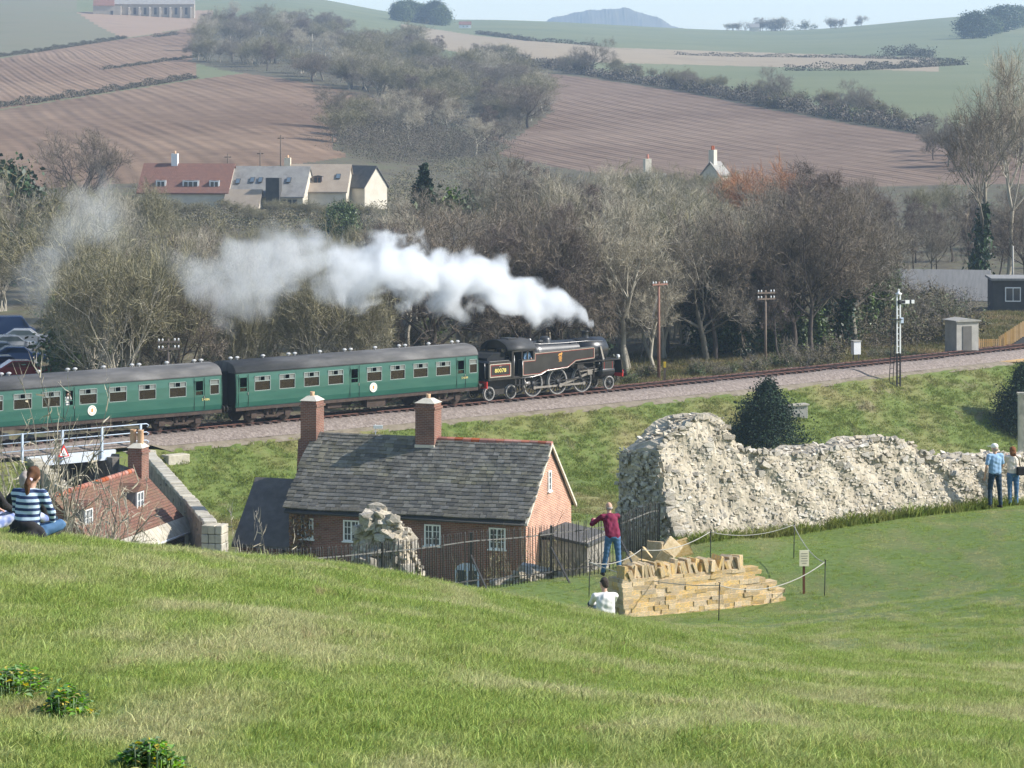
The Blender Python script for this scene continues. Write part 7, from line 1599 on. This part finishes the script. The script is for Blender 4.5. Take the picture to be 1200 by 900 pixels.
tp_ = on(1108, 236.5); q = thing('white_tarpaulin', 'white crumpled tarpaulin heap on the ground before the concrete hut', 'tarpaulin', tp_)
gx_, gy_ = np.meshgrid(np.linspace(-.8, .8, 17), np.linspace(-.5, .5, 11)); gz_ = .5 * np.exp(-(gx_ / .55) ** 2 - (gy_ / .35) ** 2) + .12 * np.sin(gx_ * 7) * np.cos(gy_ * 9) + .22 * np.exp(-((gx_ - .4) / .2) ** 2 - (gy_ / .2) ** 2); grid_sheet('sheet', gx_ * 1.2, gy_ * 1.3, gz_ * .8 + .05, 'tarp', None, None, q)
# signal
ps = on(1053, 224.6); sg = thing('railway_signal', 'white and black post signal with semaphore arm beside the track', 'signal', ps, R(20)); ht = zv(345, 224.6) - ps.z
for x in (-.13, .13): MB().box(x - .045, x + .045, -.045, .045, ht * .36, ht).build('post_leg', 'signal_white', sg); MB().box(x - .047, x + .047, -.047, .047, -.4, ht * .36 - .001).build('post_leg', 'signal_black', sg)
for k in range(14): z = .2 + k * (ht - .4) / 14; MB().box(-.085, .085, -.02, .02, z, z + .05).build('web', 'signal_white' if z > ht * .36 else 'signal_black', sg)
MB().lathe([(.22, ht), (.24, ht + .08), (.1, ht + .14), (.05, ht + .3), (.08, ht + .34), (0, ht + .42)], 14).build('finial', 'signal_white', sg)
am = MB().box(.2, 1.25, -.1, -.07, ht - .68, ht - .42).build('signal_arm', 'signal_white', sg); MB().box(.85, 1.0, -.104, -.1005, ht - .69, ht - .41).build('stripe', 'signal_black', am); MB().lathe([(.0, -.12), (.17, -.12), (.17, -.06), (0, -.06)], 14, (.05, 0, ht - .55), 'Y').build('spectacle', 'signal_black', am); MB().box(.18, .5, -.104, -.1005, ht - .66, ht - .44).build('arm_root', 'signal_black', am)
MB().box(.14, .36, -.1, .12, ht - 2.1, ht - 1.7).build('lamp_box', 'rail_paint', sg)
for x in (-.75, -.45): MB().tube([(x, .1, -.3), (x + .35, .1, ht - 1.2)], .028, 6).build('ladder_stile', 'signal_black', sg)
for k in range(12): z = .2 + k * .37; MB().box(-.75 + .35 * z / (ht - 1), -.45 + .35 * z / (ht - 1), .085, .115, z, z + .03).build('rung', 'signal_black', sg)
MB().box(-.7, .2, -.25, .25, ht - 1.85, ht - 1.8).build('platform', 'signal_black', sg)
# lineside cabinet, trough, posts
pcb = on(1003, 236); cb = thing('lineside_cabinet', 'white lineside cabinet on short legs behind the track', 'cabinet', pcb, R(20)); MB().box(-.3, .3, -.25, .25, .55, 1.55).build('box', 'signal_white', cb, .02); MB().box(-.35, .35, -.3, .3, 1.55, 1.62).build('lid', 'concrete', cb)
for x in (-.22, .22): MB().box(x - .04, x + .04, -.04, .04, -.2, .55).build('leg', 'dark_clad', cb)
pt_ = on(926, 213.6); tr2 = thing('concrete_trough', 'weathered concrete bin at the top of the grass bank', 'trough', pt_, R(14)); MB().prism([(-1.15, -.3), (1.15, -.3), (1.15, .62), (-1.15, .5)], -.4, .4).build('box', 'concrete', tr2, .02); MB().prism([(-1.25, .5), (1.25, .62), (1.25, .7), (-1.25, .58)], -.5, .5).build('lid', 'pale_stone', tr2)
def telegraph(label, u, Y, vt, mat, arms, rz=.4, stay=False):
    p = on(u, Y); h = zv(vt, Y) - p.z; o = thing('telegraph_pole', label, 'pole', p, rz, 'telegraph poles behind the railway'); MB().tube([(0, 0, -.5), (0, 0, h)], [.12, .085], 8).build('shaft', mat, o)
    for k in range(arms):
        z = h - .2 - k * .45; a = MB().box(-.75, .75, -.16, -.07, z - .06, z + .06).build('crossarm', mat, o)
        for x in (-.65, -.4, .4, .65): MB().lathe([(.03, z + .06), (.055, z + .12), (.055, z + .2), (0, z + .24)], 8, (x, -.115, 0)).build('insulator', 'insulator', a)
    if stay:
        for dx in (-1.5, -2.1): MB().tube([(0, 0, h - .8), (dx, .3, 0)], .015, 4).build('stay_wire', 'iron_pale', o)
    return o
telegraph('straight telegraph pole with insulated crossarms near the yew bush', 897, 229, 340, 'pole_wood', 2)
telegraph('reddish telegraph pole with stay wires beside the big forked tree', 772, 222, 330, 'pole_red', 1, .7, True)
telegraph('dark telegraph pole just above the carriage roof', 197, 196, 397, 'bark_dark', 2)
telegraph('slim pole rising behind the dark timber building', 1187, 285, 288, 'concrete', 0)
pp_ = on(779, 219); o = thing('yellow_marker', 'short wooden post with a yellow top beside the track', 'post', pp_); MB().box(-.08, .08, -.08, .08, -.3, 1.1).build('shaft', 'pole_wood', o); MB().box(-.085, .085, -.085, .085, 1.1, 1.5).build('top', 'yellow_top', o)
pp_ = on(440, 187.2); o = thing('lineside_post', 'thin white post with a small box in front of the carriage', 'post', pp_); MB().tube([(0, 0, -.3), (0, 0, 2.4)], .03, 6).build('shaft', 'insulator', o); MB().box(-.12, .45, -.08, .08, 2.15, 2.35).build('box', 'insulator', o)
pp_ = on(1197, 130); o = thing('wooden_post', 'tall weathered wooden post at the foot of the dark conifer', 'post', pp_); MB().box(-.14, .14, -.14, .14, -.5, zv(462, 130) - pp_.z).build('shaft', 'pale_stone', o, .02); MB().box(-.18, .18, -.18, .18, zv(462, 130) - pp_.z, zv(462, 130) - pp_.z + .08).build('cap', 'pale_stone', o)
# stone outbuilding below the brick gable
ob = thing('stone_outbuilding', 'low grey stone outbuilding against the brick gable', 'shed', (CT.matrix_basis @ Vector((7.3, .6, 0))), R(-20)); b = MB(); b.box(-1.1, 1.2, -2.0, 1.6, -4.6, -1.15); b.build('walls', 'dark_stone', ob); MB().prism([(-1.15, -.95), (1.35, -1.35), (1.35, -1.22), (-1.15, -.8)], -2.15, 1.75).build('roof', 'dark_slate', ob)
# parked vehicles beyond the line at the left
def car(label, u, Y, paint, rz, van=False):
    o = thing('parked_van' if van else 'parked_car', label, 'van' if van else 'car', on(u, Y), rz, 'vehicles parked beyond the railway')
    if van: prof = [(-2.4, .35), (2.3, .35), (2.4, .9), (1.9, 1.15), (1.35, 1.95), (1.1, 2.05), (-2.3, 2.05), (-2.4, 1.9)]
    else: prof = [(-2.05, .3), (2.1, .3), (2.15, .7), (1.9, .85), (1.0, .95), (.4, 1.42), (-1.0, 1.45), (-1.75, .98), (-2.05, .9)]
    MB().prism(prof, -.85, .85).build('body', paint, o, .06)
    if van: MB().prism([(1.45, 1.15), (1.85, 1.18), (1.4, 1.85), (1.2, 1.85)], -.87, .87).build('windows', 'coach_glass', o)
    else: MB().prism([(-1.5, 1.0), (.85, 1.0), (.35, 1.36), (-.95, 1.38)], -.87, .87).build('windows', 'coach_glass', o)
    for x in (-1.35, 1.35):
        for y in (-.82, .82): w_ = MB().lathe([(0, -.1), (.31, -.1), (.31, .1), (0, .1)], 16, (x, y, .31), 'Y', False).build('wheel', 'tyre', o); MB().lathe([(0, -.11), (.18, -.11), (.18, .11), (0, .11)], 12, (x, y, .31), 'Y', False).build('hub', 'car_silver', w_)
    for y in (-.6, .6): MB().box(2.05 if not van else 2.32, 2.17 if not van else 2.42, y - .15, y + .15, .62, .74).build('headlight', 'vent_glass', o)
    return o
car('white van with its roof just above the first carriage', 38, 205, 'car_white', R(20), True)
for (u, Y, pt, rz, lb, vn) in [(8, 262, 'car_blue', .2, 'dark blue van in the car park nearest the wood', True), (14, 250, 'car_silver', .3, 'silver car parked beside the dark blue van', False), (22, 240, 'car_blue', .2, 'blue car in the middle row of the car park', False), (2, 244, 'car_silver', .25, 'silver car half hidden by the bare saplings', False), (28, 228, 'car_red', .3, 'dark red car parked near the white van', False), (6, 232, 'car_blue', .3, 'blue car parked in the row behind the railway', False), (-14, 255, 'car_silver', .2, 'silver car at the edge of the car park', False), (30, 256, 'car_silver', .1, 'silver car under the bare scrub trees', False)]: car(lb, u, Y, MAT[pt] and pt, rz, vn)
# ------------------------------------------------------------------ grass and weeds
def tuft(name, seed, n, h, rad, w, lean, mat):
    rng = np.random.default_rng(seed); V, Fc = [], []
    for i in range(n):
        a = rng.uniform(0, 6.28); r_ = rad * math.sqrt(rng.uniform(0, 1)); p = np.array([r_ * math.cos(a), r_ * math.sin(a), -.01]); hh = h * rng.uniform(.5, 1.25)
        d = np.array([rng.normal(lean[0], .55), rng.normal(lean[1], .55), 0]) * hh; fa = rng.uniform(0, 6.28); s = np.array([math.cos(fa), math.sin(fa), 0]) * w * rng.uniform(.7, 1.3)
        o = len(V); m_ = p + d * .3 + np.array([0, 0, hh * .6]); e = p + d * 1.1 + np.array([0, 0, hh * .95])
        V += [p - s, p + s, m_ + s * .75, m_ - s * .75, e]; Fc += [(o, o + 1, o + 2), (o, o + 2, o + 3), (o + 3, o + 2, o + 4)]
    o = bpy.data.objects.new(name, np_mesh(name, V, Fc, mat)); return o
def scatter(name, label, pos, scl, tufts, kind='stuff', cat='grass'):
    "one object: tufts instanced on a cloud of points"
    col = bpy.data.collections.new(name + '_tufts')
    for t_ in tufts: col.objects.link(t_)
    me = bpy.data.meshes.new(name); me.vertices.add(len(pos)); me.vertices.foreach_set('co', np.asarray(pos, np.float32).ravel())
    a = me.attributes.new('scl', 'FLOAT', 'POINT'); a.data.foreach_set('value', np.asarray(scl, np.float32))
    o = put(name, me); tag(o, label, cat, kind=kind)
    ng = bpy.data.node_groups.new(name, 'GeometryNodeTree'); ng.interface.new_socket('Geometry', in_out='INPUT', socket_type='NodeSocketGeometry'); ng.interface.new_socket('Geometry', in_out='OUTPUT', socket_type='NodeSocketGeometry')
    gi, go = ng.nodes.new('NodeGroupInput'), ng.nodes.new('NodeGroupOutput'); ip = ng.nodes.new('GeometryNodeInstanceOnPoints'); ci = ng.nodes.new('GeometryNodeCollectionInfo'); ci.inputs['Collection'].default_value = col; ci.inputs['Separate Children'].default_value = True; ci.inputs['Reset Children'].default_value = True
    rv = ng.nodes.new('FunctionNodeRandomValue'); rv.data_type = 'FLOAT_VECTOR'; rv.inputs[0].default_value = (-.12, -.12, -.9); rv.inputs[1].default_value = (.12, .12, .9)
    na = ng.nodes.new('GeometryNodeInputNamedAttribute'); na.data_type = 'FLOAT'; na.inputs['Name'].default_value = 'scl'
    mp = ng.nodes.new('GeometryNodeMeshToPoints')
    ng.links.new(gi.outputs[0], mp.inputs[0]); ng.links.new(mp.outputs[0], ip.inputs['Points']); ng.links.new(ci.outputs[0], ip.inputs['Instance']); ip.inputs['Pick Instance'].default_value = True
    ng.links.new(rv.outputs[0], ip.inputs['Rotation']); ng.links.new(na.outputs[0], ip.inputs['Scale']); ng.links.new(ip.outputs[0], go.inputs[0])
    md = o.modifiers.new('grass', 'NODES'); md.node_group = ng; return o
gr = np.random.default_rng(3)
def wedge(y0, y1, dens, u0=-60, u1=1260):
    a0, a1 = (u0 - 600) / F, (u1 - 600) / F; n = int((a1 - a0) * (y1 ** 2 - y0 ** 2) / 2 * dens); Y = np.sqrt(gr.uniform(y0 ** 2, y1 ** 2, n)); X = gr.uniform(a0, a1, n) * Y; return X, Y
LX, LY, LS = [], [], []
for y0, y1, dn, sc in [(8, 16, 320, .68), (16, 26, 200, .8), (26, 42, 110, .95), (42, 60, 42, 1.1), (60, 85.5, 22, 1.2)]:
    X, Y = wedge(y0, y1, dn); LX.append(X); LY.append(Y); LS.append(np.full(len(X), sc))
X, Y, Sc = map(np.concatenate, (LX, LY, LS))
# keep the grass off the built things
ax, ay = 2.456, 67; ca, sa = math.cos(R(31)), math.sin(R(31)); ls, ly = (X - ax) * ca + (Y - ay) * sa, -(X - ax) * sa + (Y - ay) * ca
keep = ~((ls > -.05) & (ls < 4.35) & (ly > -.02) & (ly < .7)); rs_, ry_ = (X - 4.225) * cX + (Y - 78) * sX, -(X - 4.225) * sX + (Y - 78) * cX; keep &= ~((rs_ > -.1) & (ry_ > .02))
X, Y, Sc = X[keep], Y[keep], Sc[keep]; Zg = lawn(X, Y) + .035 * np.sin(X * 1.3 + Y * .7) * np.sin(Y * .9 - X * .4)
patch = .85 + .25 * np.sin(X * 2.6 + 2 * np.sin(Y * .45)) * np.sin(Y * .5 + X * 1.1) + gr.normal(0, .2, len(X)) + .5 * (gr.random(len(X)) > .985); Sc = Sc * np.clip(patch, .4, 2.0) * np.where(Y > 60, .62, np.where(Y > 46, .8, 1))
scatter('lawn_grass', 'rough green and straw coloured grass covering the castle slope', np.stack([X, Y, Zg], 1), Sc, [tuft('grass_tuft', 50 + i, 46, .045 + .006 * i, .13, .0028 + .0004 * (i % 3), (.35, -.12), 'blade') for i in range(6)])
# longer tufts at the foot of the ruin and on the bank
tx, tsc = [], []
for i in range(420):
    s = gr.uniform(-.2, SMAX); y = -abs(gr.normal(0, .14)) - .02 + (.0 if gr.random() < .8 else .2); x_, y_ = r_world(s, y); tx.append((x_, y_, H(x_, y_))); tsc.append(gr.uniform(.8, 2.6) * (1 if gr.random() < .6 else .5))
scatter('wall_foot_grass', 'longer tufts of grass along the foot of the ruin', tx, tsc, [tuft('long_tuft', 80 + i, 40, .16, .14, .006, (.2, -.1), 'bank_blade') for i in range(3)])
P = []; Ss = []
while len(P) < 24000:
    x = gr.uniform(-34, 48, 4000); y = ty(x) - gr.uniform(3.2, 24, 4000) * 1.37; d = tdist(x, y); z = H(x, y); u = 600 + F * x / y
    ok = (d > 3.45) & (u > -40) & (u < 1240) & (z > -8) & ~((np.abs((x - BX) * math.cos(BA) + (y - BY) * math.sin(BA)) < 3.6)) & (y > 150)
    P += list(np.stack([x, y, z - .03], 1)[ok]); Ss += list(gr.uniform(.5, 1.5, ok.sum()))
scatter('bank_grass', 'tussocky green grass on the railway embankment', P[:24000], Ss[:24000], [tuft('bank_tuft', 90 + i, 36, .13, .36, .012, (.1, -.2), 'bank_blade') for i in range(4)])
x = gr.uniform(-5, 52, 9000); y = ty(x) + gr.uniform(3.4, 22, 9000) * 1.37; u = 600 + F * x / y; ok = (u > 560) & (u < 1240)
scatter('rough_verge_grass', 'rough straw coloured grass on the far side of the track', np.stack([x, y, H(x, y) - .03], 1)[ok], gr.uniform(.6, 2.0, ok.sum()), [tuft('verge_tuft', 120 + i, 34, .18, .36, .012, (.1, -.2), 'verge_blade') for i in range(3)])
# leafy weeds in the foreground
M('weed_leaf', [(.06,.17,.02), (.11,.25,.03), (.2,.33,.05)], 9, jitter=.45, rough=.5, trans=.3)
M('weed_yellow', [(.45,.42,.06), (.55,.42,.06)], 9, jitter=.3, trans=.3)
def weed(label, u, v, rx, ry, n, seed):
    rng = np.random.default_rng(seed); p = hit(u, v, 6, 60); k = p.y / F; o = thing('leafy_weed', label, 'weed', p, 0, 'leafy weeds in the rough grass'); V, Fc, V2, F2 = [], [], [], []
    st = MB()
    for i in range(n):
        x, y = rng.normal(0, rx * k * .45), rng.normal(0, ry * k * 1.2); z = H(p.x + x, p.y + y) - p.z + rng.uniform(.02, .12) * math.exp(-(x / (rx * k)) ** 2); L = rng.uniform(.011, .022); a = rng.uniform(0, 6.28); tl = rng.uniform(-.5, .5)
        f = np.array([math.cos(a), math.sin(a), tl * .9]); s = np.array([-math.sin(a), math.cos(a), rng.uniform(-.3, .3)]); c = np.array([x, y, z]); A, B = (V, Fc) if rng.random() < .86 else (V2, F2); q = len(A)
        A += [c - f * L, c - f * L * .2 + s * L * .65 + [0, 0, .006], c + f * L * 1.1, c - f * L * .2 - s * L * .65 + [0, 0, .006]]; B += [(q, q + 1, q + 2), (q, q + 2, q + 3)]
        if i % 4 == 0: st.tube([(x * .8, y * .8, z - .17), (x, y, z)], .003, 4)
    put('leaves', np_mesh('leaves', V, Fc, 'weed_leaf'), o)['kind'] = 'stuff'; put('yellow_leaves', np_mesh('yellow_leaves', V2, F2, 'weed_yellow'), o)['kind'] = 'stuff'; st.build('stems', 'weed_leaf', o)['kind'] = 'stuff'
weed('large leafy green weed clump in the dry grass', 18, 815, 45, 26, 1300, 1); weed('smaller yellowing weed clump beside the large one', 78, 838, 26, 20, 700, 2); weed('low leafy weed clump apart from the yellowing one', 175, 906, 40, 14, 700, 3)
# ------------------------------------------------------------------ haze in the valley air
m, t = _mat('haze_air')
out = N(t, 'ShaderNodeOutputMaterial'); pv = N(t, 'ShaderNodeVolumePrincipled')
pv.inputs['Color'].default_value = (.58, .76, 1, 1); pv.inputs['Density'].default_value = HAZE
pv.inputs['Anisotropy'].default_value = .15
t.links.new(pv.outputs[0], out.inputs['Volume'])
hz = MB().box(-3600, 3600, -40, 7300, -12, 215).build('haze', 'haze_air'); hz['kind'] = 'stuff'
